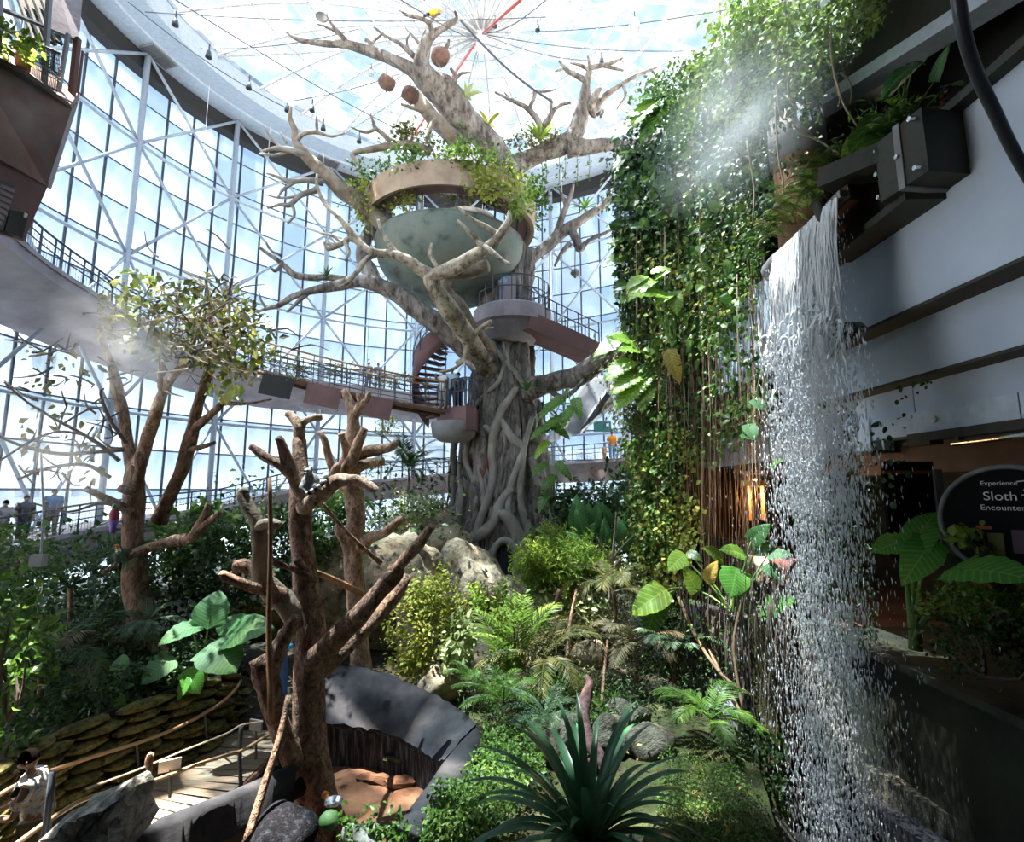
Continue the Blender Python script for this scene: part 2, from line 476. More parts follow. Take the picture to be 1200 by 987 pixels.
# leaves
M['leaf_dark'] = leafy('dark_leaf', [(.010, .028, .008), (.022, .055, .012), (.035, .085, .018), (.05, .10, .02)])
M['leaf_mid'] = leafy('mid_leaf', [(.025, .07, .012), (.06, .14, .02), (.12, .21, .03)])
M['leaf_bright'] = leafy('bright_leaf', [(.10, .18, .025), (.20, .31, .045), (.33, .43, .085)], .45, .45)
M['leaf_yellow'] = leafy('yellow_green_leaf', [(.14, .20, .025), (.27, .34, .05), (.42, .40, .07), (.30, .32, .10)], .5, .4)
M['leaf_olive'] = leafy('olive_leaf', [(.05, .07, .018), (.10, .12, .03), (.19, .18, .06), (.24, .19, .07)], .5, .3)
M['leaf_pale'] = leafy('pale_leaf', [(.20, .27, .09), (.36, .42, .18), (.55, .58, .30)], .5, .35)
M['leaf_blue'] = leafy('bluish_leaf', [(.02, .05, .025), (.05, .10, .05), (.09, .15, .07)], .45, .25)
M['leaf_strap'] = leafy('strap_leaf', [(.022, .07, .04), (.045, .125, .06), (.08, .18, .08)], .3, .2)
M['leaf_dry'] = leafy('dry_frond', [(.06, .045, .025), (.14, .11, .06), (.10, .11, .05)], .6, .2)
M['leaf_gold'] = leafy('ochre_leaf', [(.34, .22, .05), (.50, .36, .09)], .5, .3)
M['taro'] = veined('taro_leaf', (.04, .15, .04), (.11, .26, .075), 30, .6)
M['taro_bright'] = veined('bright_taro_leaf', (.10, .34, .05), (.26, .56, .12), 26, .35, .45)
M['taro_yellow'] = veined('aged_leaf', (.42, .30, .06), (.60, .50, .14))
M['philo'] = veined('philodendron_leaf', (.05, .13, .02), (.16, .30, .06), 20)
M['philo_lit_tint'] = veined('philodendron_leaf_lit_tint', (.16, .30, .03), (.36, .52, .10), 20)  # philodendron leaf again, with sunlight put into brighter greens
M['stalk'] = plain('green_stalk', (.14, .24, .06), .5)
# ------------------------------------------------------------------ the drum: glass wall, ring beam, roof
CX, CY = -2.9, 21.2
R_GLASS, R_IN = 18.8, 15.3
Z_TOP = 29.0
A0, A1 = 40.0, 212.0               # degrees of the glazed arc
def pol(r, deg, z): a = math.radians(deg); return Vector((CX + r * math.cos(a), CY + r * math.sin(a), z))

NB, NZ = 36, 14
ZB = -1.5
dz = (Z_TOP - ZB) / NZ; da = (A1 - A0) / NB
wg = thing('window_1', (CX, CY, ZB), kind='structure', label='tall curved glass wall of small panes around the hall')
pw = 2 * R_GLASS * math.sin(math.radians(da / 2)) - .05; ph = dz - .05
pane_me = MB().box((0, 0, 0), (pw, .03, ph)).mesh('pane', M['glass'])
cells = []
for i in range(NB):
    for k in range(NZ):
        c = pol(R_GLASS * math.cos(math.radians(da / 2)), A0 + (i + .5) * da, ZB + (k + .5) * dz)
        cells.append(((c - EYE).length, i, k, c))
cells.sort(key=lambda t: t[0])
def in_view(c):
    d = c - EYE
    f = d.y * CP + d.z * SP
    return f > .5 and abs(d.x / f) < 1.05 and abs((d.z * CP - d.y * SP) / f) < .9
seen = [c for c in cells if in_view(c[3])]
keep = set((c[1], c[2]) for c in seen[:296])
far_panes = MB()
for d, i, k, c in cells:
    ang = math.radians(A0 + (i + .5) * da) - PI / 2
    if (i, k) in keep:
        put('pane', pane_me, wg, Matrix.Translation(c) @ Matrix.Rotation(ang, 4, 'Z'))
    else:
        far_panes.box(c, (pw, .03, ph), rz=ang)
far_panes.build('small_panes', M['glass'], wg, kind='stuff')
for i in range(NB + 1):
    a = A0 + i * da
    MB().bar(pol(R_GLASS - .03, a, ZB), pol(R_GLASS - .03, a, Z_TOP), .085, .11).build('mullion', M['steel_dark'], wg)
for k in range(1, NZ + 1):
    pts = [pol(R_GLASS - .03, A0 + (A1 - A0) * t / 72, ZB + k * dz) for t in range(73)]
    MB().tube(pts, .048, 4).build('transom', M['steel_dark'], wg)

# the steel frame that stands just inside the glass: columns, ring tubes, diagonals
fr = thing('trim_1', (CX, CY, ZB), kind='structure', label='pale blue tube frame bracing the curved glass wall')
R_ST = R_GLASS - 1.0
bays = [52, 70.5, 87.5, 104.7, 126.8, 147.9, 166.2, 186, 206]
for a in bays:
    MB().tube([pol(R_ST, a, ZB), pol(R_ST, a, Z_TOP)], .155, 12).build('column', M['steel_blue'], fr, smooth=True)
for z in (9.0, 17.2, 23.6):
    MB().tube([pol(R_ST, A0 + (A1 - A0) * t / 60, z) for t in range(61)], .09, 8).build('ring_tube', M['steel_blue'], fr, smooth=True)
for j, a in enumerate(bays[:-1]):
    for (z0, z1) in ((ZB, 9.0), (9.0, 17.2), (17.2, 23.6), (23.6, Z_TOP)):
        for (p, q) in ((z0, z1), (z1, z0)):
            MB().tube([pol(R_ST, a, p), pol(R_ST, bays[j + 1], q)], .085, 7).build('diagonal_brace', M['steel_blue'], fr, smooth=True)

# ring beam with its soffit, groove and vents
rb = thing('ceiling_1', (CX, CY, Z_TOP), kind='structure', label='wide pale ring beam around the round roof opening')
angs = np.radians(np.linspace(-12, 222, 118))
prof = [(R_GLASS + .35, Z_TOP), (R_GLASS - .75, Z_TOP), (R_GLASS - .75, Z_TOP + .05), (R_GLASS - .85, Z_TOP + .05), (R_GLASS - .85, Z_TOP - .02), (R_IN + 1.5, Z_TOP - .02), (R_IN + 1.42, Z_TOP + .06), (R_IN + .03, Z_TOP + .06), (R_IN, Z_TOP + .2), (R_IN, Z_TOP + 1.6), (R_GLASS + .35, Z_TOP + 1.6)]
V = np.array([[(CX + r * math.cos(a), CY + r * math.sin(a), z) for a in angs] for r, z in prof])
MB().grid(V, closed_u=True).build('ring_beam', M['ring_white'], rb)
V = np.array([[(CX + r * math.cos(a), CY + r * math.sin(a), z) for a in angs] for r, z in [(R_GLASS - .1, Z_TOP - .95), (R_GLASS - .75, Z_TOP - .9), (R_GLASS - .8, Z_TOP + .02), (R_GLASS - .05, Z_TOP + .02)]])
MB().grid(V, closed_u=True).build('dark_recess', M['net'], rb)
for a in (165.5, 128, 105, 80, 182):
    vt = MB()
    c0 = pol(R_IN + 2.0, a, Z_TOP - .06)
    vt.box(c0, (1.6, .95, .06), rz=math.radians(a + 90))
    v = vt.build('air_vent', M['concrete'], rb)
    sl = MB()
    for k in range(5):
        for q in range(2):
            sl.box(pol(R_IN + 2.0 + (k - 2) * .17, a + (q - .5) * 2.4, Z_TOP - .1), (.68, .11, .05), rz=math.radians(a + 90))
    sl.build('louvre', M['grille'], v)
for a in (157, 143, 130, 118, 104, 88, 66):      # thin hangers dropping from the ring
    MB().tube([pol(R_IN + 1.2, a, Z_TOP), pol(R_IN + 1.2, a, Z_TOP - 5.5 - 3 * math.sin(a))], .018, 5).build('hanger_rod', M['white_steel'], rb)

# roof: film cushions between radial white trusses meeting at a hub
M['roof_steel'] = plain('roof_steel', (.42, .43, .45), .5)
HUB = P(565, 40, 25.6)
rf = thing('ceiling_2', HUB, kind='structure', label='round translucent roof of white spokes meeting at one hub')
NS = 34
def roofpt(a, t):
    e = Vector((CX + R_IN * math.cos(a), CY + R_IN * math.sin(a), Z_TOP + 1.2))
    p = HUB.lerp(e, t)
    p.z += 1.6 * math.sin(PI * min(1, t)) * .8
    return p
rings_t = [.06, .18, .29, .40, .52, .64, .76, .88, 1.0]
for i in range(NS):
    a0, a1 = 2 * PI * i / NS, 2 * PI * (i + 1) / NS
    for k in range(8):
        t0, t1 = rings_t[k], rings_t[k + 1]
        q = [roofpt(a0, t0), roofpt(a1, t0), roofpt(a1, t1), roofpt(a0, t1)]
        c = sum(q, Vector()) / 4
        q = [c + (p - c) * .93 for p in q]
        m = MB()
        lo = [tuple(p) for p in q]; hi = [tuple(p + Vector((0, 0, .05))) for p in q]
        m.add(lo + hi, [(0, 1, 2, 3), (7, 6, 5, 4), (0, 4, 5, 1), (1, 5, 6, 2), (2, 6, 7, 3), (3, 7, 4, 0)])
        m.build('roof_panel', M['etfe' if (i * 5 + k * 3 + (i * k) % 4) % 7 > 2 else 'etfe_clear'], rf)
for i in range(NS):
    a = 2 * PI * i / NS
    up = [roofpt(a, t) - Vector((0, 0, .1)) for t in np.linspace(.02, 1, 12)]
    MB().tube(up, .065, 6).build('spoke', M['roof_steel'], rf)
    if i % 3 == 0:
        lo = [roofpt(a, t) - Vector((0, 0, .15 + 1.5 * math.sin(PI * t))) for t in np.linspace(.02, 1, 12)]
        t2 = MB().tube(lo, .05, 6)
        for k in range(11):
            t2.tube([lo[k], up[k + 1]], .025, 4, cap=False)
        t2.build('truss', M['roof_steel'], rf)
for t in (.12, .24, .40, .58, .76):
    MB().tube([roofpt(2 * PI * k / 72, t) - Vector((0, 0, .12)) for k in range(73)], .04, 5).build('roof_ring', M['roof_steel'], rf)
MB().tube([HUB + Vector((0, 0, -.9)), HUB + Vector((0, 0, .5))], .35, 12).build('hub', M['white_steel'], rf)
for k, (x, y) in enumerate([(610, 0), (480, 165)]):
    e = P(x, y, 30 if y else 14)
    MB().tube([HUB, HUB.lerp(e, 1.0)], .055, 6).build('red_tie', plain('red_tie_paint', (.5, .06, .05)), rf)

# dark tension cables under the roof, with spot lamps clipped to them
for k, (a, b) in enumerate([((190, -10, 17), (520, 178, 30)), ((150, 2, 19), (338, 128, 23)), ((170, 14, 21), (640, 20, 22)), ((235, 57, 22), (420, 34, 23)),
                             ((345, 118, 24), (520, 65, 24)), ((470, 0, 17), (600, 60, 26)), ((540, 24, 20.5), (648, 120, 21.5)), ((640, 0, 18), (566, 40, 24)), ((570, 42, 25), (700, 72, 26)), ((566, 40, 25), (800, 60, 24)), ((570, 38, 24), (860, 10, 20))]):
    p, q = P(*a), P(*b)
    pts = [p.lerp(q, t) - Vector((0, 0, .35 * math.sin(PI * t))) for t in np.linspace(0, 1, 9)]
    MB().tube(pts, .022 if k != 6 else .05, 5).build('roof_cable', M['steel_dark'], loc=p, label=['dark cable hung with lamps along the left roof edge', 'dark straight cable beside the lamp cable at the roof edge', 'level cable crossing the upper roof from the ring', 'short cable crossing the lamp cable near the ring vent', 'pair cable running from the ring toward the top limb', 'cable slanting down toward the roof hub', 'thick dark cable from top limb tip down to the twiggy right limb', 'cable rising from hub to upper roof', 'cable slanting from the hub over the forked right limb', 'long cable from hub to the vine wall', 'uppermost long cable from hub toward the vine wall'][k], cat='cable')
for k, (x, y, d) in enumerate([(206, 22, 18.2), (245, 60, 19.4), (292, 97, 21), (337, 124, 22.5), (379, 146, 24), (421, 161, 25.5), (366, 124, 23), (378, 5, 16), (435, 82, 24), (744, 22, 20), (705, 68, 24), (580, 25, 23), (630, 30, 23)]):
    c = P(x, y, d)
    t = thing('spot_lamp', c, f"small hanging roof spot lamp {['first on the left cable from the ring', 'second on the left cable by the crossing cable', 'third on the left cable', 'fourth on the left cable by the double bars', 'fifth on the left cable above the dark limb', 'last on the left cable, lowest', 'hung beside the double bars', 'large and round, at top edge of the roof', 'pale, beside the hanging pods', 'large, near the right roof edge', 'just above the forked right limb', 'dark, just below and right of the hub', 'dark and flat, on a cable right of the hub'][k]}", 'lamp', group='spot lamps on the roof cables')
    s = .15 if k not in (7, 9) else .26
    b = MB().lathe([(0.01, s * .9), (s * .55, s * .8), (s * .8, -s * .5), (s * .85, -s), (s * .6, -s * .8), (.01, -s * .7)], c - Vector((0, 0, s)), 12)
    b.build('housing', M['white_steel'] if k in (7, 8, 9) else M['steel_dark'], t, smooth=True)
    MB().tube([c - Vector((0, 0, s * .3)), c + Vector((0, 0, .35))], .03, 5).build('bracket', M['steel_dark'], t)

# ------------------------------------------------------------------ what lies beyond the glass
MB().box((0, 20, -2.2), (500, 500, .4)).build('ground_outside', M['sand'], kind='structure', label='pale paving outside the glass wall')
for k, (x, y, w, d, h, lab) in enumerate([(-14, 66, 26, 12, 17, 'pale block with a square window beyond the far glass'), (-52, 42, 14, 30, 24, 'tall pale block beyond the left glass'), (14, 74, 22, 12, 12, 'low pale block beyond the glass right of the trunk')]):
    b = thing('far_building', (x, y, -2), lab, 'building')
    MB().box((x, y, h / 2 - 2), (w, d, h)).build('wall', M['ext_wall'], b)
    MB().box((x, y, h - 1.8), (w + .6, d + .6, .5)).build('parapet', M['ext_wall'], b)
    for r in range(int(h // 4)):
        for q in range(5):
            if k == 1: MB().box((x + w / 2 + .02, y - d / 2 + (q + .5) * d / 5, r * 4 + 1.2), (.1, 2.4, 1.8)).build('window', M['ext_window'], b)
            else: MB().box((x - w / 2 + (q + .5) * w / 5, y - d / 2 - .02, r * 4 + 1.2), (2.2, .1, 1.8)).build('window', M['ext_window'], b)

# ------------------------------------------------------------------ helical ramps along the glass
def ramp_z1(a): return np.interp(a, [50, 54, 72, 90, 120, 136, 150, 178, 186, 212], [7.0, 6.95, 6.8, 6.3, 5.5, 4.9, 3.9, 3.2, 2.95, 2.5])
def ramp_z2(a): return np.interp(a, [96, 118, 140, 165, 182, 212], [11.6, 12.0, 12.0, 12.8, 13.4, 14.0])
def walkway(name, lab, zf, a0, a1, h, mat, rail_mat, ri=15.4, ro=18.3, rails=(.55, .85, 1.15), post=3.0, sec=None):
    t = thing(name, pol(ri, (a0 + a1) / 2, 0), label=lab, kind='structure')
    aa = np.linspace(a0, a1, 60)
    V = np.array([[tuple(pol(r, a, zf(a) + o)) for a in aa] for r, o in (sec or ((ri, 0), (ro, 0), (ro, -h * .4), (ri + .4, -h), (ri, -h)))])
    MB().grid(V, closed_u=True).build('deck', mat, t)
    V = np.array([[tuple(pol(r, a, zf(a) + o)) for a in aa] for r, o in ((ri - .06, .06), (ri - .06, -.12), (ri + .1, -.12), (ri + .1, .06))])
    MB().grid(V, closed_u=True).build('edge_strip', M['mauve'], t)
    for hh in rails:
        MB().tube([pol(ri + .05, a, zf(a) + hh) for a in aa], .028 if hh < 1.1 else .045, 6).build('rail', rail_mat, t, smooth=True)
    for a in np.arange(a0, a1, post):
        MB().bar(pol(ri + .05, a, zf(a) - .25), pol(ri + .05, a, zf(a) + 1.15), .05, .05).build('post', rail_mat, t)
    nm = MB()
    for a in np.arange(a0, a1, .55):
        nm.tube([pol(ri + .1, a, zf(a) + .06), pol(ri + .1, a, zf(a) + .85)], .008, 3, cap=False)
    nm.build('mesh_infill', rail_mat, t, kind='stuff')
    return t
walkway('trim_2', 'lower curved walkway with dark railing climbing along the glass', ramp_z1, 48, 212, 1.35, mottled('stained_concrete', [(.10, .085, .085), (.17, .15, .15), (.16, .085, .06)], .9, .85, .15), M['steel_dark'])
walkway('trim_3', 'upper curved walkway of mauve concrete along the left glass', ramp_z2, 99, 212, 1.3, M['mauve'], M['steel_dark'], ri=15.0, sec=((15, 0), (18.3, 0), (18.3, -1.6), (15, -.55)))

# ------------------------------------------------------------------ ground
gx = np.linspace(-26, 12, 77); gy = np.linspace(-6, 42, 97)
X, Y = np.meshgrid(gx, gy, indexing='ij')
mound = 1.5 * np.exp(-(((X + .2) / 7) ** 2 + ((Y - 24) / 8) ** 2)) + .9 * np.exp(-(((X + 10) / 5) ** 2 + ((Y - 16) / 6) ** 2))
Z = -.12 + mound + .10 * np.sin(X * 1.3 + Y * .7) * np.sin(Y * .9 - X * .4) + .05 * np.sin(X * 3.1) * np.sin(Y * 2.7)
Z = np.where(X > 4.2, Z - np.minimum(1.6, (X - 4.2) * 1.3), Z)
near = np.clip((10.5 - Y) / 3, 0, 1)
Z = Z - .35 * near
Z = np.where((X < -.2) & (Y < 11.2), -1.25, Z)
Z = np.where((np.hypot(X - CX, Y - CY) > 15.4) & (Y > 12), np.minimum(Z, -.3), Z)
MB().grid(np.stack([X, Y, Z], -1)).build('floor', M['soil'], kind='structure', smooth=True, label='dark planted soil covering the hall floor')

# ------------------------------------------------------------------ unseen building around the camera (open side faces the hall)
MB().box((-1.5, -2.2, 6.5), (34, .4, 18)).build('wall_back', M['concrete'], kind='structure', label='unseen concrete wall added behind the viewing spot to hold back sky light')  # out-of-view wall added to stop sky light flooding in from behind
sv = [(-14, -3.4), (12, -3.4), (12, 9.6), (6, 9.4), (-14, 5.7)]
sm_ = MB(); sm_.add([(x, y, z) for z in (15.65, 16.15) for x, y in sv], [(i, (i + 1) % 5, 5 + (i + 1) % 5, 5 + i) for i in range(5)])
sm_.F3.append(np.array([(0, 2, 1), (0, 3, 2), (0, 4, 3), (5, 6, 7), (5, 7, 8), (5, 8, 9)]))
sm_.build('ceiling_shade_slab', M['black_soft'], kind='structure', label='unseen dark slab added over the viewing spot to shade the foreground')  # out-of-view slab added to shade the foreground; slanted edge spares the climbing tree
MB().box((-13.6, 1.0, 6.0), (.4, 7, 20)).build('wall_left', M['concrete'], kind='structure', label='concrete wall left of the viewing spot')
# ------------------------------------------------------------------ right-hand building: stepped blue-grey fascias along the hall
wr = thing('wall_right', (6.2, 8, 5), kind='structure', label='stepped blue-grey building front behind the waterfall')
def slab(name, x0, x1, z0, z1, y0, y1, mat, edge=True, seams=()):
    cuts = [y0, *seams, y1]
    for a, b in zip(cuts[:-1], cuts[1:]):
        MB().box(((x0 + x1) / 2, (a + b) / 2, (z0 + z1) / 2), (x1 - x0, b - a - .02, z1 - z0)).build(name, mat, wr)
    if edge: MB().box(((x0 + x1) / 2 + .25, (y0 + y1) / 2, z0 - .02), (x1 - x0 + .5, y1 - y0, .05)).build('underside', M['fascia_edge'], wr)
slab('fascia_panel', 6.0, 6.5, 7.72, 10.0, -2, 18.5, M['fascia'], seams=(4.0, 11.6, 15.0))
slab('fascia_panel', 6.45, 6.9, 6.82, 7.70, -2, 18.5, M['fascia'], seams=(11.2, 15))
slab('fascia_panel', 6.85, 7.2, 6.30, 6.80, -2, 18.5, M['fascia'], False, seams=(6.6, 8.6, 11, 14))
slab('fascia_panel', 6.75, 7.2, 5.74, 6.28, 9.6, 18.5, M['fascia'], True, seams=(12.0, 15))
slab('pale_trim', 6.78, 7.2, 5.92, 6.30, -2, 9.6, M['light_band'], False, seams=(6.75,))
for y in (6.2, 8.1):
    MB().tube([(6.76, y, 6.12), (6.72, y, 6.12)], .055, 12).build('disc', M['white_steel'], wr)
slab('gutter', 6.6, 6.8, 5.78, 5.92, -2, 8.2, M['spout'], False)
MB().box((6.72, 8.3, 5.82), (.22, .45, .2)).build('end_cap', M['spout'], wr)
slab('brown_soffit', 7.3, 8.2, 5.30, 6.4, -2, 18.5, M['brown_panel'], False)
MB().box((9.5, 8, 5.5), (4, 22, .15)).build('soffit', M['black_soft'], wr)
# recess above the top fascia: dark room, planted edge
MB().box((9.8, 7, 12.0), (.2, 24, 6)).build('recess_wall', M['net'], wr)
MB().box((7.9, 8, 9.9), (3.6, 21, .2)).build('recess_floor', M['black'], wr)
b0, b1 = P(948, 128, 11.6), P(1172, -16, 7.6)
d = (b1 - b0)
for (h, w, zo, mt, nm) in ((1.3, .4, .95, M['spout'], 'beam_face'), (.28, .55, .12, M['light_band'], 'pale_beam_edge')):
    MB().bar(b0 - d * .9 + Vector((.3, .25, zo)), b1 + d * .8 + Vector((.3, .25, zo)), w, h).build(nm, mt, wr)
MB().bar(b0 - d * .9 + Vector((1.5, 1.3, 1.9)), b1 + d * .8 + Vector((1.5, 1.3, 1.9)), 3.2, .2).build('upper_soffit', M['black_soft'], wr)
MB().bar(b0 - d * .5 + Vector((-.35, -.3, 2.2)), b1 + d * .8 + Vector((-.35, -.3, 2.2)), .5, 1.1).build('beam_face', M['concrete'], wr)
cb = P(937, 205, 10.6)
MB().tube([(cb.x, cb.y, 9.2), (cb.x, cb.y, 12.0), (cb.x, cb.y, 13.0)], [.52, .52, .52], 22).build('column', M['column'], wr, smooth=True)
MB().tube([(cb.x, cb.y, 12.25), (cb.x, cb.y, 13.3)], .58, 22).build('column_head', M['concrete'], wr, smooth=True)
k0, k1 = P(1000, 240, 8.4), P(1200, 95, 5.2)
MB().bar((5.98, 9, 10.06), (5.98, 1, 10.06), .35, .12).build('coping', M['spout'], wr)
MB().bar((6.2, 9, 10.22), (6.2, 1, 10.22), .06, .06).build('conduit', M['steel_dark'], wr)
MB().bar((6.35, 9, 10.42), (6.35, 1, 10.42), .08, .08).build('conduit', M['steel_dark'], wr)
# the end of the building under the vines
ep = [(6.2, 12), (5.9, 16), (5.0, 19.5), (5.4, 22), (9, 24), (12, 12)]
mb = MB()
n = len(ep)
V = [(x, y, z) for z in (6.9, 16.6) for x, y in ep]
mb.add(V, [(i, (i + 1) % n, n + (i + 1) % n, n + i) for i in range(n)] + [(0, 1, 2, 3), (0, 3, 4, 5), (n, n + 3, n + 2, n + 1), (n, n + 5, n + 4, n + 3)])
mb.build('end_wall', M['soil'], wr)

MB().box((8.6, 18.3, 2.6), (7.0, .3, 9)).build('rear_wall', M['brown_panel'], wr)
MB().box((6.3, 15.5, 1.0), (.3, 5.6, 5.2), rz=.12).build('wall_dwarf', M['soil'], kind='structure', label='dark low wall under the vine curtain')
# lower right: planter wall, ledge, dark room behind
MB().box((9.2, 6.5, .6), (5.6, 9.5, 3.1)).build('wall_planter', M['black_soft'], kind='structure', label='black planter wall below the sign')
MB().box((6.45, 6.0, 2.17), (.45, 8.6, .12)).build('trim_4', M['spout'], kind='structure', label='dark ledge along the top of the planter wall')
MB().box((11.4, 8, 4), (.2, 26, 4.6)).build('wall_inner', M['black_soft'], kind='structure', label='dark rear wall of the covered room')
for y in (4.4, 7.3, 9.4, 12.2):
    MB().box((10.9, y, 4), (.12, .5, 3.2)).build('trim_5', M['brown_panel'], kind='structure', label='brown timber upright on the dark rear wall')
MB().box((9.6, 13.5, 2.0), (5, 7, .2)).build('floor_room', M['brown_panel'], kind='structure', label='brown floor of the covered room behind the vines')
p0, p1 = G(893, 862, -.14), G(1092, 996, -.14)
MB().bar(p0, p0.lerp(p1, .36), .34, .3).build('trim_6', M['basin'], kind='structure', label='wet grey kerb piece behind the falling water')
MB().bar(p0.lerp(p1, .70), p0.lerp(p1, 1.3), .36, .3).build('trim_7', M['basin'], kind='structure', label='wet grey kerb piece at the foot of the waterfall')
q0, q1 = G(1020, 912, .1), G(1150, 987, .1)
MB().bar(q0, q0.lerp(q1, 1.4), .3, .4).build('trim_8', M['stone_dark'], kind='structure', label='rough concrete step right of the wet kerb')
MB().box((5.9, 8, -1.35), (4.6, 16, .2)).build('floor_pool', M['black'], kind='structure', label='black pool floor under the waterfall')

# pipe near the camera, top right
pts = [P(1118, -40, 2.5), P(1128, 30, 2.62), P(1142, 80, 2.75), P(1165, 130, 2.9), P(1195, 190, 3.1), P(1250, 280, 3.4)]
MB().tube(smooth_path([tuple(p) for p in pts], 5), .035, 14).build('pipe', M['pipe'], loc=pts[2], smooth=True, label='black bent pipe crossing the upper right corner', cat='pipe')

# tubular lamp under the gutter
lp = thing('tube_lamp', (6.55, 6.5, 5.76), 'long silver tube lamp under the pale blue trim', 'lamp')
MB().tube([(6.48, 5.2, 5.70), (6.48, 7.5, 5.68)], .045, 10).build('tube', M['chrome'], lp, smooth=True)
for y in (5.3, 7.4): MB().box((6.5, y, 5.72), (.1, .06, .08)).build('clip', M['spout'], lp)

# round sign
sg = thing('round_sign', P(1180, 612, 6.9), 'round black sign reading Experience Sloth Encounter', 'sign')
sc = P(1186, 612, 6.9)
fw = (Vector((0, 0, 5)) - sc); fw.z = 0; fw.normalize()
rx = Vector((-fw.y, fw.x, 0)).normalized()      # to the reader's right
Ms = Matrix((rx, Vector((0, 0, 1)), -rx.cross(Vector((0, 0, 1))) * -1)).transposed()
RS = .73
def disc(c, r0, z0, r1, z1, n=48):
    m = MB(); a = np.arange(n) * 2 * PI / n
    pr = [(0.001, z0), (r0, z0), (r1, z1), (0.001, z1)]
    V = np.array([[(r * math.cos(t), r * math.sin(t), z) for t in a] for r, z in pr]) @ np.array(Ms).T + np.array(tuple(c))
    return m.grid(V, closed_v=True)
disc(sc, RS * .95, .03, RS * .95, -.03).build('board', M['black'], sg)
a = np.arange(64) * 2 * PI / 64
ring = [Vector(sc) + rx * (math.cos(t) * RS) + Vector((0, 0, 1)) * (math.sin(t) * RS) for t in np.append(a, 0)]
MB().tube(ring, .035, 8).build('rim', M['concrete'], sg, smooth=True)
white_ink = plain('white_ink', (.85, .85, .83), .6)
def lettering(txt, u, v, size, nm='lettering', parent=sg, mat=white_ink, ext=.004):
    cu = bpy.data.curves.new(nm, 'FONT'); cu.body = txt; cu.size = size; cu.align_x = 'CENTER'; cu.align_y = 'CENTER'; cu.extrude = ext
    cu.materials.append(mat)
    o = bpy.data.objects.new(nm, cu); COL.objects.link(o)
    bpy.context.view_layer.update()
    me = bpy.data.meshes.new_from_object(o.evaluated_get(bpy.context.evaluated_depsgraph_get()))
    bpy.data.objects.remove(o); o = bpy.data.objects.new(nm, me); COL.objects.link(o)
    o.parent = parent
    p = sc + rx * u + Vector((0, 0, 1)) * v + fw * .045
    Mo = Matrix((rx, Vector((0, 0, 1)), rx.cross(Vector((0, 0, 1))))).transposed().to_4x4()
    o.matrix_local = Matrix.Translation(p - OFF[parent.name]) @ Mo
    return o
lettering('Experience', -.085, .51, .082)
lettering('Sloth', -.085, .335, .165)
lettering('Encounter', -.075, .185, .105)
# little sloth outline mark beside the word
mk = MB()
ar = [sc + rx * (.14 + .035 * math.cos(t)) + Vector((0, 0, .39 + .035 * math.sin(t))) + fw * .045 for t in np.linspace(-2.2, 1.4, 10)]
mk.tube(ar, .009, 5)
mk.tube([sc + rx * .09 + Vector((0, 0, .53)) + fw * .045, sc + rx * .20 + Vector((0, 0, .545)) + fw * .045], .008, 5)
mk.build('sloth_mark', white_ink, sg)
for (u, v, w, c) in ((-.28, -.08, .16, (.35, .10, .04)), (.35, -.10, .18, (.45, .15, .07)), (-.18, -.30, .16, (.16, .15, .05)), (.28, -.35, .13, (.25, .12, .08)), (.05, -.25, .14, (.10, .06, .10))):
    p = sc + rx * u + Vector((0, 0, 1)) * v + fw * .037
    MB().box(p, (w, .012, .05 if v > -.2 else .3), M=Ms.to_4x4() @ Matrix.Rotation(PI / 2, 4, 'X')).build('printed_patch', plain('sign_print', c), sg)

# dark framed opening left of the sign
fm = thing('framed_screen', P(1075, 590, 8.0), 'dark framed screen with a red strip left of the round sign', 'screen')
c = P(1068, 598, 8.0)
MB().box(c, (.78, .06, 1.5)).build('screen', M['black'], fm)
MB().box(c + Vector((.42, -.02, -.1)), (.13, .1, 1.45)).build('side_post', M['concrete'], fm)
MB().box(c + Vector((-.05, -.05, .58)), (.72, .05, .05)).build('red_strip', plain('red_strip', (.25, .05, .04)), fm)

# spout box and trough
st = thing('water_spout', (5.7, 8.5, 9.6), 'dark bolted steel spout box with a curved arm on the fascia', 'spout')
bx = [P(985, 185, 7.9), P(1080, 172, 6.9), P(1134, 217, 6.4), P(997, 293, 8.4)]
MB().box((5.72, 6.55, 9.55), (.75, .75, .9), rz=.12).build('box', M['spout'], st)
MB().box((5.72, 6.55, 9.55), (.80, .10, .95), rz=.12).build('flange', M['concrete'], st)
for (y, z) in ((6.22, 9.9), (6.9, 9.9), (6.22, 9.2), (6.9, 9.2), (6.5, 9.55), (6.9, 9.55)):
    MB().tube([(5.36, y, z), (5.28, y, z)], .035, 6).build('bolt', M['chrome'], st)
MB().bar((5.55, 6.9, 9.85), (5.15, 7.75, 9.98), .5, .30).build('arm', M['spout'], st)
arc = [(5.1 + .02 * k, 7.95 - .2 * (1 - math.cos(t)), 9.75 - .5 * math.sin(t)) for k, t in enumerate(np.linspace(0, 1.4, 7))]
MB().tube(smooth_path(arc, 3), .11, 8).build('curved_lip', M['spout'], st, smooth=True)
MB().bar((5.75, 6.6, 9.05), (5.85, 8.6, 9.05), .6, .12).build('tray', M['spout'], st)
MB().box((5.9, 8.0, 9.45), (.25, 2.4, .8)).build('back_plate', M['spout'], st)
lipA, lipB = Vector((5.2, 7.5, 9.62)), Vector((5.25, 9.6, 9.52))
MB().bar(lipA + Vector((.0, -.05, -.02)), lipB, .16, .12).build('weir_edge', M['rock_grey'], st)
MB().bar(lipA + Vector((.45, 0, .05)), lipB + Vector((.45, 0, .05)), .7, .3).build('trough', M['rust'], st)
MB().tube([lipB + Vector((.1, .1, .02)), lipB + Vector((.3, .75, .1))], [.2, .24], 14).build('trough_end', M['concrete'], st, smooth=True)
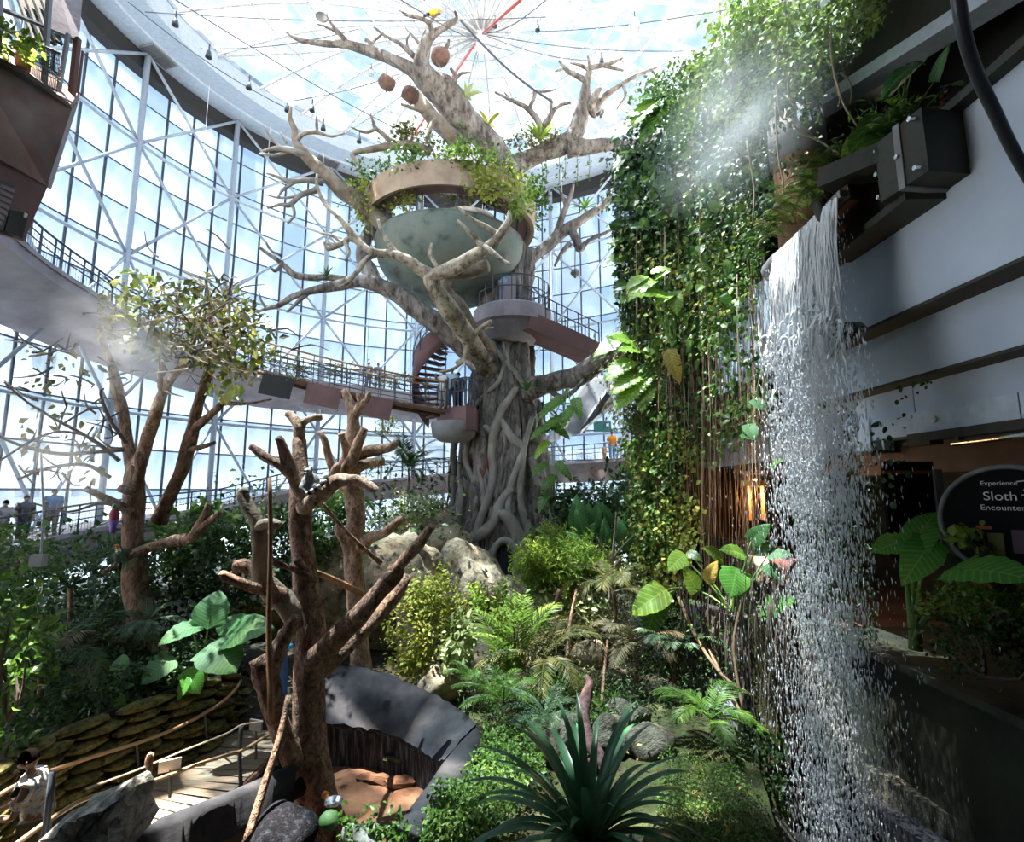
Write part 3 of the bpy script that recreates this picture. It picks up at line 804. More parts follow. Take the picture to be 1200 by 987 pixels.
# ------------------------------------------------------------------ the giant tree
TX, TY = -.42, 24.0
gt = thing('giant_tree', (TX, TY, .6), 'giant grey tree with root-wrapped trunk in the middle of the hall', 'tree')
zk = [-.5, .6, 1.6, 2.6, 3.8, 5.2, 7.0, 9.0, 11.0, 13.0, 15.0, 16.5]
rk = [3.6, 3.0, 2.62, 2.4, 2.25, 2.15, 1.95, 1.62, 1.38, 1.25, 1.35, 1.6]
xk = [0, 0, 0, .0, .02, .05, .02, .0, .05, .1, .05, 0]
def trunk_r(z): return np.interp(z, zk, rk)
nz, na = 110, 120
zz = np.linspace(-.5, 16.5, nz); aa = np.arange(na) * 2 * PI / na
A, Zg = np.meshgrid(aa, zz)
fl = .055 * np.sin(9 * A + .25 * Zg + 1.2 * np.sin(.5 * Zg)) + .045 * np.sin(14 * A - .35 * Zg + 2) + .03 * np.sin(23 * A + .6 * Zg) + .02 * np.sin(4.1 * Zg + 3 * A) + .015 * RNG.normal(size=A.shape)
fl += .18 * np.exp(-Zg / 1.6) * np.sin(7 * A + 1.0)
R = trunk_r(Zg) * (1 + fl)
V = np.stack([TX + np.interp(Zg, zk, xk) + R * np.cos(A), TY + R * np.sin(A), Zg], -1)
MB().grid(V, closed_v=True).build('trunk', M['bark_grey'], gt, smooth=True)

def on_trunk(px, py, off=.05):
    lo = None
    for y in np.arange(19.6, 25.2, .05):
        p = P(px, py, y)
        c = TX + np.interp(p.z, zk, xk)
        if math.hypot(p.x - c, p.y - TY) <= trunk_r(p.z) + off: return p
        k = abs(p.x - c)
        if lo is None or math.hypot(p.x - c, p.y - TY) - trunk_r(p.z) < lo[0]: lo = (math.hypot(p.x - c, p.y - TY) - trunk_r(p.z), p)
    return lo[1]
ROOTS = [
 [(606, 454, 4), (596, 470, 5), (588, 481, 5.5), (583, 495, 6), (579, 508, 6.5), (576, 531, 5.5), (578, 552, 5), (574, 580, 5), (562, 612, 5.5), (556, 640, 6), (553, 665, 7)],
 [(545, 497, 3), (556, 499, 4), (568, 501, 4.5), (579, 511, 5)],
 [(585, 490, 4), (601, 514, 5), (613, 527, 5), (604, 552, 4.5), (598, 575, 4.5), (596, 598, 5), (603, 616, 6), (616, 640, 7)],
 [(624, 490, 3.5), (619, 505, 4), (613, 527, 4.5), (611, 548, 4), (609, 575, 4), (612, 600, 5), (622, 630, 6)],
 [(578, 404, 2.5), (588, 420, 3), (601, 434, 3.4), (613, 451, 3.4), (618, 470, 3)],
 [(592, 422, 2.5), (586, 445, 3), (575, 457, 3), (564, 467, 3), (553, 482, 2.5)],
 [(534, 492, 3), (531, 531, 4), (532, 565, 4), (530, 600, 5), (526, 640, 7), (518, 668, 9)],
 [(549, 514, 3), (546, 540, 3.5), (556, 566, 3), (558, 588, 3), (548, 615, 3), (540, 640, 4)],
 [(600, 572, 5), (589, 586, 6), (583, 600, 7), (577, 615, 7), (562, 628, 8), (545, 640, 9), (527, 655, 10), (512, 668, 11), (503, 688, 10)],
 [(583, 600, 7), (594, 606, 8), (604, 622, 8), (612, 645, 8), (618, 668, 9)],
 [(622, 536, 4), (629, 565, 5), (636, 590, 6), (641, 618, 7), (646, 645, 8)],
 [(541, 520, 3), (539, 550, 3.2), (541, 580, 4), (536, 615, 5), (532, 640, 5)],
 [(563, 500, 3), (566, 525, 3.5), (561, 548, 3.2), (566, 575, 3), (567, 600, 4)],
 [(631, 470, 3), (634, 500, 3.5), (633, 530, 3.5), (637, 560, 4)],
 [(572, 360, 2.5), (570, 385, 3), (578, 404, 3), (574, 430, 2.4), (567, 460, 2)],
 [(590, 340, 2), (596, 370, 2.6), (590, 400, 2.4), (597, 430, 2.2)],
 [(556, 430, 2.2), (551, 455, 2.6), (556, 480, 2.4), (549, 500, 2.4)],
]
for r in ROOTS:
    rows = []
    for (x, y, w) in r:
        p = on_trunk(x, y)
        rows.append((p.x, p.y, p.z, w * PX(22)))
    q = smooth_path(rows, 4)
    MB().tube(q[:, :3], q[:, 3], 9, .14).build('root', M['bark_root'], gt, smooth=True)
# vertical bark strands
for k in range(26):
    x = 531 + 104 * RNG.random(); y0 = 380 + 180 * RNG.random(); L = 60 + 110 * RNG.random()
    if y0 < 470: x = 556 + (x - 531) * .55
    rows = []
    for t in range(6):
        xx = x + 4 * math.sin(t * 1.3 + k)
        p = on_trunk(xx + (xx - 583) * .02 * t, min(690, y0 + L * t / 5), .0)
        rows.append((p.x, p.y, p.z, (1.6 + .5 * math.sin(t + k)) * PX(22)))
    q = smooth_path(rows, 3)
    MB().tube(q[:, :3], q[:, 3], 6, .2).build('bark_strand', M['bark_grey'], gt, smooth=True)
p = on_trunk(566, 552, -.02)
MB().blob(p, (.26, .12, 1.0), 14, 12, .35).build('rotted_hollow', M['rust'], gt, smooth=True)
# dark arched opening at the foot
dc = on_trunk(591, 660, .25)
door = MB()
arch = [(dc.x + .48 * math.cos(t), dc.z + .15 + .75 * math.sin(t)) for t in np.linspace(0, PI, 11)] + [(dc.x - .52, dc.z - 1.3), (dc.x + .5, dc.z - 1.3)]
nA = len(arch)
Vd = [(x, dc.y - .12, z) for x, z in arch] + [(x, dc.y + .5, z) for x, z in arch] + [(dc.x, dc.y - .12, dc.z - .3)]
door.add(Vd, [(i, (i + 1) % nA, nA + (i + 1) % nA, nA + i) for i in range(nA)]); door.F3.append(np.array([(i, 2 * nA, (i + 1) % nA) for i in range(nA)]))
door.build('mesh_opening', M['net'], gt)
rows = [(x, dc.y - .18, z, .16) for x, z in arch[::-1][2:]] 
rows = [(arch[-2][0], dc.y - .18, arch[-2][1], .2)] + [(x, dc.y - .2, z, .15) for x, z in arch[:-2]][::-1] + [(arch[-1][0], dc.y - .18, arch[-1][1], .2)]
q = smooth_path(rows, 2); MB().tube(q[:, :3], q[:, 3], 8, .15).build('opening_rim', M['bark_root'], gt, smooth=True)

# limbs: each limb with its forks and twigs is one part
THIN = ([2, 3, 8, 14, 24], [.75, .62, .56, .64, .80])
def multi(name, mat, chains, n=10, bump=.16):
    m = MB()
    for c in chains: limb(m, c, n if c[0][3] > 4 else 6, bump)
    return m.build(name, mat, gt, smooth=True)
multi('limb', M['bark_grey'], [
 [(600, 238, 23.5, 24), (590, 200, 23, 23), (577, 174, 22.7, 22), (546, 140, 22.2, 22), (522, 112, 21.8, 24), (501, 92, 21.5, 21), (494, 72, 21.2, 15), (500, 50, 21, 12), (512, 37, 20.8, 9), (527, 28, 20.7, 7), (535, 22, 20.6, 4), (533, 13, 20.5, 2)],
 [(508, 42, 20.9, 8), (503, 28, 20.6, 6), (492, 21, 20.4, 4), (478, 18, 20.2, 2.5), (468, 12, 20.1, 1)],
 [(503, 28, 20.6, 4), (511, 18, 20.3, 3), (516, 16, 20.2, 2)],
 [(505, 105, 21.6, 16), (482, 82, 21.8, 13), (455, 68, 22, 12), (438, 62, 22.2, 11), (410, 53, 22.4, 9), (380, 51, 22.6, 7), (355, 48, 22.8, 5), (343, 43, 23, 3.5), (336, 38, 23, 2)],
 [(410, 53, 22.4, 6), (400, 42, 22.2, 5), (390, 30, 22, 3.4), (382, 19, 21.9, 1.8)],
 [(402, 44, 22.2, 3), (388, 34, 22.1, 2.4), (371, 28, 22, 1.2)],
 [(440, 62, 22.2, 6), (434, 51, 22, 4.5), (428, 46, 21.9, 2.5)], [(434, 52, 22, 3), (441, 46, 22, 2.4), (449, 39, 21.9, 1.5)],
 [(485, 66, 21.5, 6), (470, 52, 21.7, 4.5), (455, 44, 21.8, 3), (437, 31, 22, 1.5)], [(478, 58, 21.6, 3.5), (477, 47, 21.5, 2.5), (480, 40, 21.5, 1.2)], [(492, 56, 21.2, 3.5), (496, 42, 21, 3), (499, 35, 20.9, 2)], [(492, 52, 21.2, 3), (484, 42, 21.2, 2.4), (475, 33, 21.2, 1.2)],
 [(527, 120, 21.6, 6), (532, 100, 21.2, 5.5), (534, 90, 21, 4.5), (528, 80, 20.9, 2.5)], [(534, 92, 21, 3.4), (541, 86, 20.9, 3), (551, 85, 20.8, 1.5)], [(520, 62, 21, 5), (525, 52, 20.9, 4), (526, 46, 20.8, 2)],
])
multi('limb', M['bark_dark'], [
 [(545, 175, 25, 16), (520, 150, 25, 16), (505, 135, 25.2, 15), (492, 120, 25.3, 13), (486, 108, 25.4, 9)],
 [(500, 130, 25, 6), (485, 127, 24.8, 4), (470, 122, 24.7, 2)], [(520, 152, 25, 6), (508, 143, 24.5, 5), (500, 165, 24.2, 3)],
])
multi('limb', M['bark_grey'], [
 [(580, 240, 24, 24), (596, 205, 23.8, 21), (612, 190, 23.6, 18), (634, 180, 23.4, 16), (655, 172, 23.2, 17), (672, 160, 23, 17), (678, 145, 22.9, 16), (684, 122, 22.8, 13), (686, 104, 22.7, 10), (690, 88, 22.6, 7.5), (690, 78, 22.5, 6)],
 [(688, 95, 22.6, 7), (674, 88, 22.4, 5.5), (664, 82, 22.3, 4), (655, 71, 22.2, 2)], [(660, 80, 22.3, 2.4), (650, 84, 22.3, 1.2)],
 [(690, 80, 22.5, 6), (704, 77, 22.3, 5), (717, 74, 22.2, 3.4), (730, 68, 22.1, 1.6)], [(704, 77, 22.3, 3.4), (720, 80, 22.2, 3), (731, 83, 22.1, 1.6)], [(690, 82, 22.5, 4), (679, 76, 22.4, 3), (668, 74, 22.4, 1.5)], [(691, 80, 22.5, 4), (690, 72, 22.4, 3), (689, 66, 22.4, 1.5)],
 [(694, 135, 22.9, 10), (706, 116, 22.7, 7), (722, 103, 22.5, 5.5), (740, 92, 22.3, 4), (758, 84, 22.2, 3), (770, 79, 22.1, 1.5)], [(730, 98, 22.4, 3.4), (733, 112, 22.2, 2.6), (724, 126, 22.1, 1.2)],
 [(690, 128, 22.8, 10), (698, 112, 22.3, 8), (702, 103, 22.2, 6)], [(700, 135, 22.3, 4), (706, 130, 22, 4), (704, 137, 21.8, 3)],
 [(665, 175, 23.1, 16), (690, 172, 23, 14), (715, 170, 22.9, 13), (735, 172, 22.8, 11), (755, 165, 22.7, 8), (772, 158, 22.6, 5)],
 [(638, 160, 22.8, 10), (634, 150, 22.7, 8), (628, 138, 22.6, 7), (618, 127, 22.5, 5), (605, 120, 22.4, 4), (592, 114, 22.3, 3), (580, 108, 22.2, 1.5)], [(620, 128, 22.5, 4), (626, 114, 22.3, 4), (626, 106, 22.2, 3)], [(626, 108, 22.3, 3), (640, 107, 22.2, 2.4), (652, 105, 22.1, 1.3)],
 [(598, 117, 22.4, 2), (591, 108, 22.3, 1)], [(636, 150, 22.7, 8), (644, 138, 22.5, 6), (650, 128, 22.4, 4.5), (660, 122, 22.3, 3), (669, 121, 22.2, 1.5)], [(646, 134, 22.4, 4), (646, 120, 22.3, 3.2), (644, 116, 22.2, 3)],
])
multi('limb', M['bark_dark'], [
 [(470, 285, 22, 19), (450, 262, 21.5, 18), (425, 240, 21, 16), (400, 222, 20.5, 15), (382, 205, 20.2, 14), (366, 190, 20, 12), (352, 174, 19.8, 10), (346, 164, 19.7, 8), (345, 152, 19.6, 6.5), (340, 138, 19.5, 4.5), (341, 125, 19.4, 2)],
 [(347, 165, 19.7, 5.5), (355, 157, 19.5, 5), (367, 155, 19.4, 4), (378, 157, 19.3, 3), (390, 160, 19.2, 2.4), (404, 156, 19.1, 1)], [(372, 156, 19.4, 3), (371, 146, 19.3, 2.4), (371, 136, 19.2, 1.2)],
 [(336, 168, 19.6, 3), (328, 155, 19.5, 1.4)],
])
multi('limb', M['bark_limb'], [
 [(358, 182, 19.9, 10), (340, 176, 19.6, 7), (325, 174, 19.4, 5), (308, 177, 19.2, 2.5)], [(330, 174, 19.5, 4), (318, 162, 19.4, 3), (310, 148, 19.3, 1.5)], [(340, 178, 19.7, 4), (322, 182, 19.5, 3), (304, 180, 19.4, 1.5)],
 [(378, 214, 20, 7), (358, 211, 19.6, 6), (340, 213, 19.4, 5), (325, 207, 19.2, 3.4), (312, 203, 19.1, 1.5)], [(348, 212, 19.5, 4), (332, 222, 19.3, 3), (326, 231, 19.2, 1.4)],
 [(372, 222, 19.9, 7), (352, 229, 19.5, 6), (340, 240, 19.3, 5), (328, 240, 19.2, 3.4), (313, 244, 19.1, 1.5)], [(342, 238, 19.3, 4), (345, 252, 19.2, 3), (337, 262, 19.1, 1.4)], [(350, 230, 19.5, 3), (330, 232, 19.3, 2.4), (312, 228, 19.2, 1.2)],
])
multi('limb', M['bark_dark'], [
 [(505, 178, 22, 10), (480, 170, 21.6, 10), (455, 172, 21.3, 8), (435, 175, 21, 7), (420, 178, 20.9, 6), (413, 182, 20.8, 5), (418, 190, 20.7, 4), (421, 197, 20.6, 2.4), (414, 201, 20.5, 1.2)],
 [(462, 172, 21.4, 6), (450, 158, 21.2, 5), (440, 150, 21, 4), (437, 142, 20.9, 2.6), (434, 133, 20.8, 1.3)], [(442, 151, 21, 3.4), (428, 155, 20.9, 2.6), (411, 149, 20.8, 1.2)],
])
multi('limb', M['wood_pale'], [
 [(588, 470, 24.0, 14), (574, 440, 23.0, 17), (561, 415, 21.9, 17), (545, 390, 20.5, 17), (524, 360, 19.4, 16), (508, 335, 18.8, 15), (505, 325, 18.6, 13), (530, 315, 18.2, 14), (552, 302, 17.9, 13), (575, 288, 17.7, 12), (588, 272, 17.5, 9), (596, 258, 17.4, 7), (597, 247, 17.3, 3)],
 [(583, 275, 17.6, 7), (570, 266, 17.4, 5.5), (555, 258, 17.3, 4.5), (545, 250, 17.2, 3.4), (537, 242, 17.1, 1.5)],
 [(568, 290, 17.7, 7), (556, 278, 17.3, 6), (546, 268, 17.1, 4.5), (536, 258, 17, 2.5)], [(560, 284, 17.4, 6), (578, 296, 17.1, 5), (588, 304, 17, 3.4), (598, 310, 16.9, 2)],
 [(508, 325, 18.6, 13), (492, 315, 18.5, 12), (478, 305, 18.4, 11), (462, 299, 18.3, 10), (445, 297, 18.2, 9), (428, 291, 18.1, 8.5), (414, 276, 18, 7.5), (403, 262, 17.9, 6), (392, 250, 17.8, 5), (384, 243, 17.8, 4.5), (376, 230, 17.7, 4), (371, 215, 17.6, 3.4), (372, 204, 17.5, 2)],
 [(424, 288, 18.1, 6), (410, 280, 18, 5), (395, 288, 17.9, 6), (384, 285, 17.8, 4)], [(398, 287, 17.9, 5), (384, 292, 17.8, 4), (380, 283, 17.7, 2)], [(404, 284, 17.9, 4), (409, 295, 17.8, 3.6), (405, 306, 17.7, 2)],
 [(400, 284, 17.9, 4), (388, 276, 17.8, 3), (374, 273, 17.7, 1.6)], [(440, 298, 18.2, 7), (428, 305, 18, 6), (417, 320, 17.9, 5), (406, 332, 17.8, 3.5), (397, 336, 17.7, 1.6)],
 [(470, 303, 18.4, 6), (455, 285, 18.2, 5), (447, 270, 18.1, 4), (443, 257, 18, 2)], [(402, 262, 17.9, 3), (398, 252, 17.8, 2)], [(517, 320, 18.5, 6), (505, 300, 18.6, 4.5), (506, 285, 18.6, 2.5)],
])
multi('limb', M['bark_grey'], [
 [(570, 430, 22.5, 22), (545, 402, 22.2, 21), (520, 385, 22, 20), (490, 363, 21.8, 17), (465, 345, 21.6, 15), (440, 333, 21.4, 15), (415, 330, 21.2, 13), (390, 336, 21, 10), (365, 341, 20.8, 8.5), (345, 347, 20.6, 7), (328, 357, 20.5, 5.5), (312, 362, 20.4, 3.5), (300, 366, 20.3, 2)],
 [(440, 335, 21.4, 16), (432, 315, 21.6, 14), (424, 300, 21.7, 13), (430, 275, 21.8, 12)],
 [(410, 330, 21.2, 9), (385, 325, 21, 8), (362, 325, 20.8, 8), (345, 322, 20.6, 7), (332, 310, 20.5, 5.5), (318, 300, 20.4, 4.5), (303, 289, 20.3, 2.2)], [(330, 310, 20.5, 3.4), (322, 318, 20.4, 2.4), (316, 312, 20.3, 1.2)],
 [(362, 342, 20.8, 5), (348, 355, 20.6, 4), (336, 366, 20.5, 2)], [(330, 300, 20.4, 3), (316, 292, 20.3, 2), (312, 283, 20.2, 1)], [(312, 362, 20.4, 2.6), (305, 350, 20.3, 2), (303, 340, 20.3, 1)],
])
multi('limb', M['bark_dark'], [
 [(592, 475, 24.4, 12), (576, 425, 22.9, 15), (566, 402, 22.0, 15), (552, 385, 21.2, 15), (536, 360, 20.6, 15), (520, 340, 20.1, 15), (525, 322, 19.8, 15), (548, 318, 19.5, 14), (572, 312, 19.2, 12)],
])
multi('broken_stub', M['wood_pale'], [
 [(535, 425, 21.4, 4), (545, 420, 21, 7), (548, 405, 20.7, 7), (556, 392, 20.4, 6.5), (566, 383, 20.2, 6), (576, 376, 20, 3.5)], [(542, 422, 21, 5), (550, 426, 20.8, 4), (557, 433, 20.7, 2)], [(545, 422, 21, 4), (530, 433, 20.8, 3), (515, 436, 20.6, 2)], [(570, 385, 20.2, 3), (578, 384, 20, 1.6)],
])
multi('limb', M['bark_grey'], [
 [(600, 470, 23.5, 20), (625, 455, 22.8, 19), (650, 447, 22.2, 18), (672, 443, 21.6, 17), (690, 432, 21, 18), (710, 420, 20.4, 18), (735, 410, 19.8, 16), (760, 405, 19.2, 14)],
 [(640, 452, 22.4, 7), (655, 465, 22, 6), (668, 462, 21.6, 5), (685, 445, 21, 4)],
])
multi('limb', M['bark_grey'], [
 [(595, 330, 25, 14), (620, 305, 25.5, 13), (640, 290, 25.8, 12), (655, 275, 26, 12), (670, 265, 26, 12), (690, 252, 26, 9), (710, 240, 26, 7), (730, 222, 26, 3)],
 [(612, 312, 25.4, 8), (630, 300, 25.6, 8), (650, 283, 25.9, 7)], [(652, 275, 26, 8), (660, 250, 25.8, 7), (668, 232, 25.7, 5), (672, 216, 25.6, 2)], [(664, 245, 25.8, 4), (658, 228, 25.7, 3), (655, 220, 25.7, 1.5)],
 [(668, 268, 26, 9), (676, 282, 25.8, 10), (680, 292, 25.7, 8), (690, 282, 25.6, 5), (715, 270, 25.6, 3)], [(668, 285, 25.8, 6), (657, 298, 25.7, 4), (650, 312, 25.7, 2)], [(700, 246, 26, 5), (716, 226, 25.8, 3), (722, 214, 25.8, 1.5)],
])
# hanging pods
for k, (x, y, d, r, top) in enumerate([(515, 66, 20.2, 10.5, 50), (453, 97, 21.4, 9, 74), (481, 111, 22.6, 9.5, 96), (674, 320, 24.5, 4.5, 290)]):
    c = P(x, y, d)
    t = thing('hanging_pod', c, ['large round brown pod hung below the top limb beside its tip', 'round brown pod hanging alone under the left twigs of the top limb', 'brown pod resting against the darker stub limb', 'small grey pod hanging by a cord before the far glass right of the trunk'][k], 'pod', group='pods hung in the giant tree')
    s = r * PX(d) * 1.15
    b = MB().blob(c, (s * 1.05, s, s * .86), 18, 12, .09)
    b.build('shell', mottled('pod_shell', [(.09, .05, .04), (.22, .125, .10)], 5, .9, .7, bdist=.05) if k < 3 else M['bark_grey'], t, smooth=True)
    MB().tube([c + Vector((0, 0, s * .7)), P(x, top, d)], .025, 5).build('cord', M['twig'], t)
    MB().tube([c + Vector((-s * .3, -s * .1, -s * .7)), c + Vector((s * .1, 0, -s * 1.25))], .06, 5).build('drip_tip', M['twig'], t)

# planter ring and bowl in the crown
bx, by = -2.95, 23.3
pr = thing('ring_planter', (bx, by, 17.5), 'tan ring-shaped planter band around the giant tree crown', 'planter')
MB().lathe([(3.85, 17.35), (4.02, 17.3), (4.1, 18.35), (4.0, 18.4), (3.7, 18.3), (3.7, 17.45), (3.85, 17.35)], (bx, by, 0), 64).build('band', M['bronze_rim'], pr)
MB().lathe([(3.7, 17.5), (2.9, 17.6), (2.8, 18.0), (3.7, 18.0)], (bx, by, 0), 48).build('shelf', M['mauve_dark'], pr)
for k in range(12):
    a = k * PI / 6 + .2
    MB().bar((bx + 3.4 * math.cos(a), by + 3.4 * math.sin(a), 17.5), (bx + 3.3 * math.cos(a), by + 3.3 * math.sin(a), 16.4), .09).build('strut', M['steel_dark'], pr)
bw = thing('bronze_bowl', (bx, by, 14.3), 'big weathered green-brown bowl under the ring planter', 'bowl')
prof = [(.02, 13.75), (.9, 13.85), (1.7, 14.2), (2.35, 14.75), (2.8, 15.4), (3.0, 16.1), (3.02, 16.5), (2.9, 16.52), (2.7, 16.2), (1.2, 15.9), (.02, 15.8)]
pq = smooth_path(prof, 3)
MB().lathe(pq, (bx, by, 0), 64, 1.17, 1.17).build('shell', M['verdigris'], bw, smooth=True)
MB().tube([(bx + 3.52 * math.cos(a), by + 3.52 * math.sin(a), 16.5) for a in np.linspace(0, 2 * PI, 49)], .05, 6).build('rim', M['verdigris'], bw, smooth=True)
MB().lathe([(.02, 18.6), (1.5, 18.3), (2.0, 17.4), (1.7, 16.2)], (bx + .7, by + .8, 0), 24).build('inner_trunk', M['bark_dark'], gt, smooth=True)

# platforms, stair and bridges around the trunk
pf = thing('tree_platform', P(540, 490, 21.5), 'maroon balcony on the left side of the giant trunk', 'platform')
c0 = P(540, 490, 22.3)
pz = P(535, 478, 21.6).z
def rail_set(t, pts, h=1.15, post=2, mat=M['steel_dark'], rr=.028, mesh=True):
    pts = [Vector(p) for p in pts]
    for hh in (h, h * .55):
        MB().tube([p + Vector((0, 0, hh)) for p in pts], rr, 5).build('rail', mat, t)
    for p in pts[::post]:
        MB().bar(p, p + Vector((0, 0, h)), .05).build('post', mat, t)
plat = [P(512, 492, 22.8), P(520, 492, 21.9), P(532, 495, 21.3), P(546, 497, 21.0), P(556, 493, 21.2), P(562, 488, 22.4)]
plat = [Vector((p.x, p.y, pz)) for p in plat]
m = MB(); n = len(plat)
V = [tuple(p) for p in plat] + [tuple(p - Vector((0, 0, 1.0))) for p in plat]
m.add(V, [(i, i + 1, n + i + 1, n + i) for i in range(n - 1)]); m.F3.append(np.array([(0, i, i + 1) for i in range(1, n - 1)] + [(n, n + i + 1, n + i) for i in range(1, n - 1)]))
m.build('deck', M['mauve_dark'], pf)
MB().lathe([(.01, pz - 1.5), (.6, pz - 1.42), (.92, pz - 1.2), (1.0, pz - .7), (.95, pz - .6)], (c0.x - .25, c0.y - .4, 0), 24).build('underside_bowl', M['concrete'], pf, smooth=True)
rail_set(pf, [plat[0].lerp(plat[1], t) for t in (0, .5)] + [plat[i].lerp(plat[i + 1], t) for i in range(1, 4) for t in (0, .33, .66)] + [plat[4], plat[5]], 1.2, 1)
ss = thing('spiral_stair', P(515, 440, 23), 'maroon spiral stair curving beside the giant trunk', 'stair')
sc0 = P(520, 440, 23.6)
for k in range(13):
    a = 2.2 + k * .2
    r = 1.35
    z = pz + k * .26
    p = Vector((sc0.x + math.cos(a) * r * .55, sc0.y + math.sin(a) * r * .55, z))
    MB().box(p, (1.4, .42, .07), rz=a).build('step', M['mauve_dark'], ss)
hel = [(sc0.x + 1.45 * math.cos(2.2 + t * 2.6), sc0.y + 1.45 * math.sin(2.2 + t * 2.6), pz - .5 + t * 3.4) for t in np.linspace(0, 1, 24)]
V = np.array([[(x, y, z), (x, y, z + .95 + .5 * math.sin(i / 23 * PI))] for i, (x, y, z) in enumerate(hel)])
V2 = np.array([[(x + (sc0.x - x) * .04, y + (sc0.y - y) * .04, z) for x, y, z in r] for r in V])
MB().grid(np.concatenate([V, V2[:, ::-1]], 1), closed_v=True).build('curved_stringer', M['mauve_dark'], ss, smooth=True)
hood = [(505, 418), (520, 392), (548, 410), (552, 445), (530, 470), (510, 462)]
rail_set(ss, [Vector(h) + Vector((0, 0, .9)) for h in hel[::2]], .9, 2)
up = thing('upper_platform', P(600, 355, 22.5), 'round mauve balcony high on the right of the giant trunk', 'platform')
uc = P(598, 350, 23.4); uz = P(600, 352, 21.8).z
MB().lathe([(.02, uz), (1.75, uz), (1.85, uz - .1), (1.85, uz - .75), (1.7, uz - .85), (1.2, uz - 1.5), (.02, uz - 1.7)], (uc.x + .1, uc.y, 0), 32).build('deck', M['mauve'], up)
rail_set(up, [(uc.x + .1 + 1.75 * math.cos(a), uc.y + 1.75 * math.sin(a), uz) for a in np.linspace(-2.6, 1.2, 16)], 1.2, 1)
MB().box((uc.x - .1, uc.y - .9, uz + .75), (.75, .1, 1.4)).build('pale_panel', M['mauve'], up)
rw = thing('descending_walkway', P(660, 400, 22.5), 'maroon walkway descending right from the upper balcony', 'walkway')
w0, w1 = P(612, 385, 22.3), P(700, 418, 24.5)
w0.z = uz - .9
MB().bar(w0, w1, 1.3, .8).build('deck', M['mauve_dark'], rw)
for s in (-.6, .6):
    rail_set(rw, [w0.lerp(w1, t) + Vector((0, s, .4)) for t in np.linspace(0, 1, 8)], 1.1, 1)
hook = smooth_path([tuple(P(x, y, 24)) for x, y in [(611, 328), (622, 335), (632, 345), (632, 355), (622, 362), (612, 352)]], 4)
MB().tube(hook, .05, 6).build('curved_rail', M['steel_blue'], rw)

# rope bridge from the left to the balcony
br = thing('hanging_bridge', P(420, 455, 22), 'narrow brown hanging bridge leading to the maroon balcony', 'bridge')
B0, B1 = P(308, 428, 20.5), plat[1].copy()
B0.z = P(308, 436, 20.5).z; B1.z = pz - .1
dirb = (B1 - B0); side = Vector((-dirb.y, dirb.x, 0)).normalized()
NPL = 46
for k in range(NPL):
    t = (k + .5) / NPL
    p = B0.lerp(B1, t) - Vector((0, 0, .12 * math.sin(PI * t)))
    q = B0.lerp(B1, t + .001)
    MB().bar(p - side * .55, p + side * .55, dirb.length / NPL * .86, .06).build('plank', M['plank'], br)
for s in (-.56, .56):
    MB().tube([B0.lerp(B1, t) + side * s - Vector((0, 0, .12 * math.sin(PI * t) + .12)) for t in np.linspace(0, 1, 14)], .1, 6).build('bearer', M['brown_panel'], br)
    for hh in (1.15, .75, .35):
        MB().tube([B0.lerp(B1, t) + side * s + Vector((0, 0, hh - .12 * math.sin(PI * t))) for t in np.linspace(0, 1, 14)], .022 if hh < 1 else .04, 5).build('hand_rope', M['stick'] if hh > 1 else M['steel_dark'], br)
    for t in np.linspace(.02, .98, 12):
        p = B0.lerp(B1, t) + side * s - Vector((0, 0, .12 * math.sin(PI * t)))
        MB().bar(p, p + Vector((0, 0, 1.15)), .03).build('upright', M['steel_dark'], br)
for t, w in ((.10, .75), (.34, .85), (.62, .8)):
    p = B0.lerp(B1, t) - side * .66 - Vector((0, 0, .55))
    MB().bar(p - dirb.normalized() * w * .8, p + dirb.normalized() * w * .8, .04, .85).build('hung_panel', M['net'] if t < .3 else M['mauve_dark'], br)
for t in (.05, .3, .55, .8):
    p = B0.lerp(B1, t)
    MB().tube([p + side * .5, p + side * .5 + Vector((0, 0, 9))], .012, 4).build('hanger_cable', M['steel_blue'], br)

# slanting slab and the people walkway right of the trunk
sb = thing('slanting_slab', P(690, 490, 27), 'slanting grey slab above the walkway right of the trunk', 'slab')
q = [P(640, 520, 29), P(690, 445, 29), P(735, 440, 27), P(728, 470, 26.5), P(680, 508, 27.5)]
m = MB(); n = len(q)
V = [tuple(p) for p in q] + [tuple(p + Vector((0, .5, .3))) for p in q]
m.add(V, [(i, (i + 1) % n, n + (i + 1) % n, n + i) for i in range(n)]); m.F3.append(np.array([(0, i, i + 1) for i in range(1, n - 1)] + [(n, n + i + 1, n + i) for i in range(1, n - 1)]))
m.build('soffit', M['concrete'], sb)
MB().bar(P(683, 505, 27.6), P(713, 462, 27), .15, .25).build('edge_beam', M['steel_dark'], sb)
bd = thing('info_board', P(705, 500, 28.5), 'teal picture board behind the person in the orange top', 'board')
MB().box(P(706, 500, 29), (1.0, .06, .6)).build('board', plain('teal_board', (.04, .16, .17)), bd)
MB().box(P(712, 498, 28.9), (.16, .03, .16)).build('white_picture', M['white'], bd)
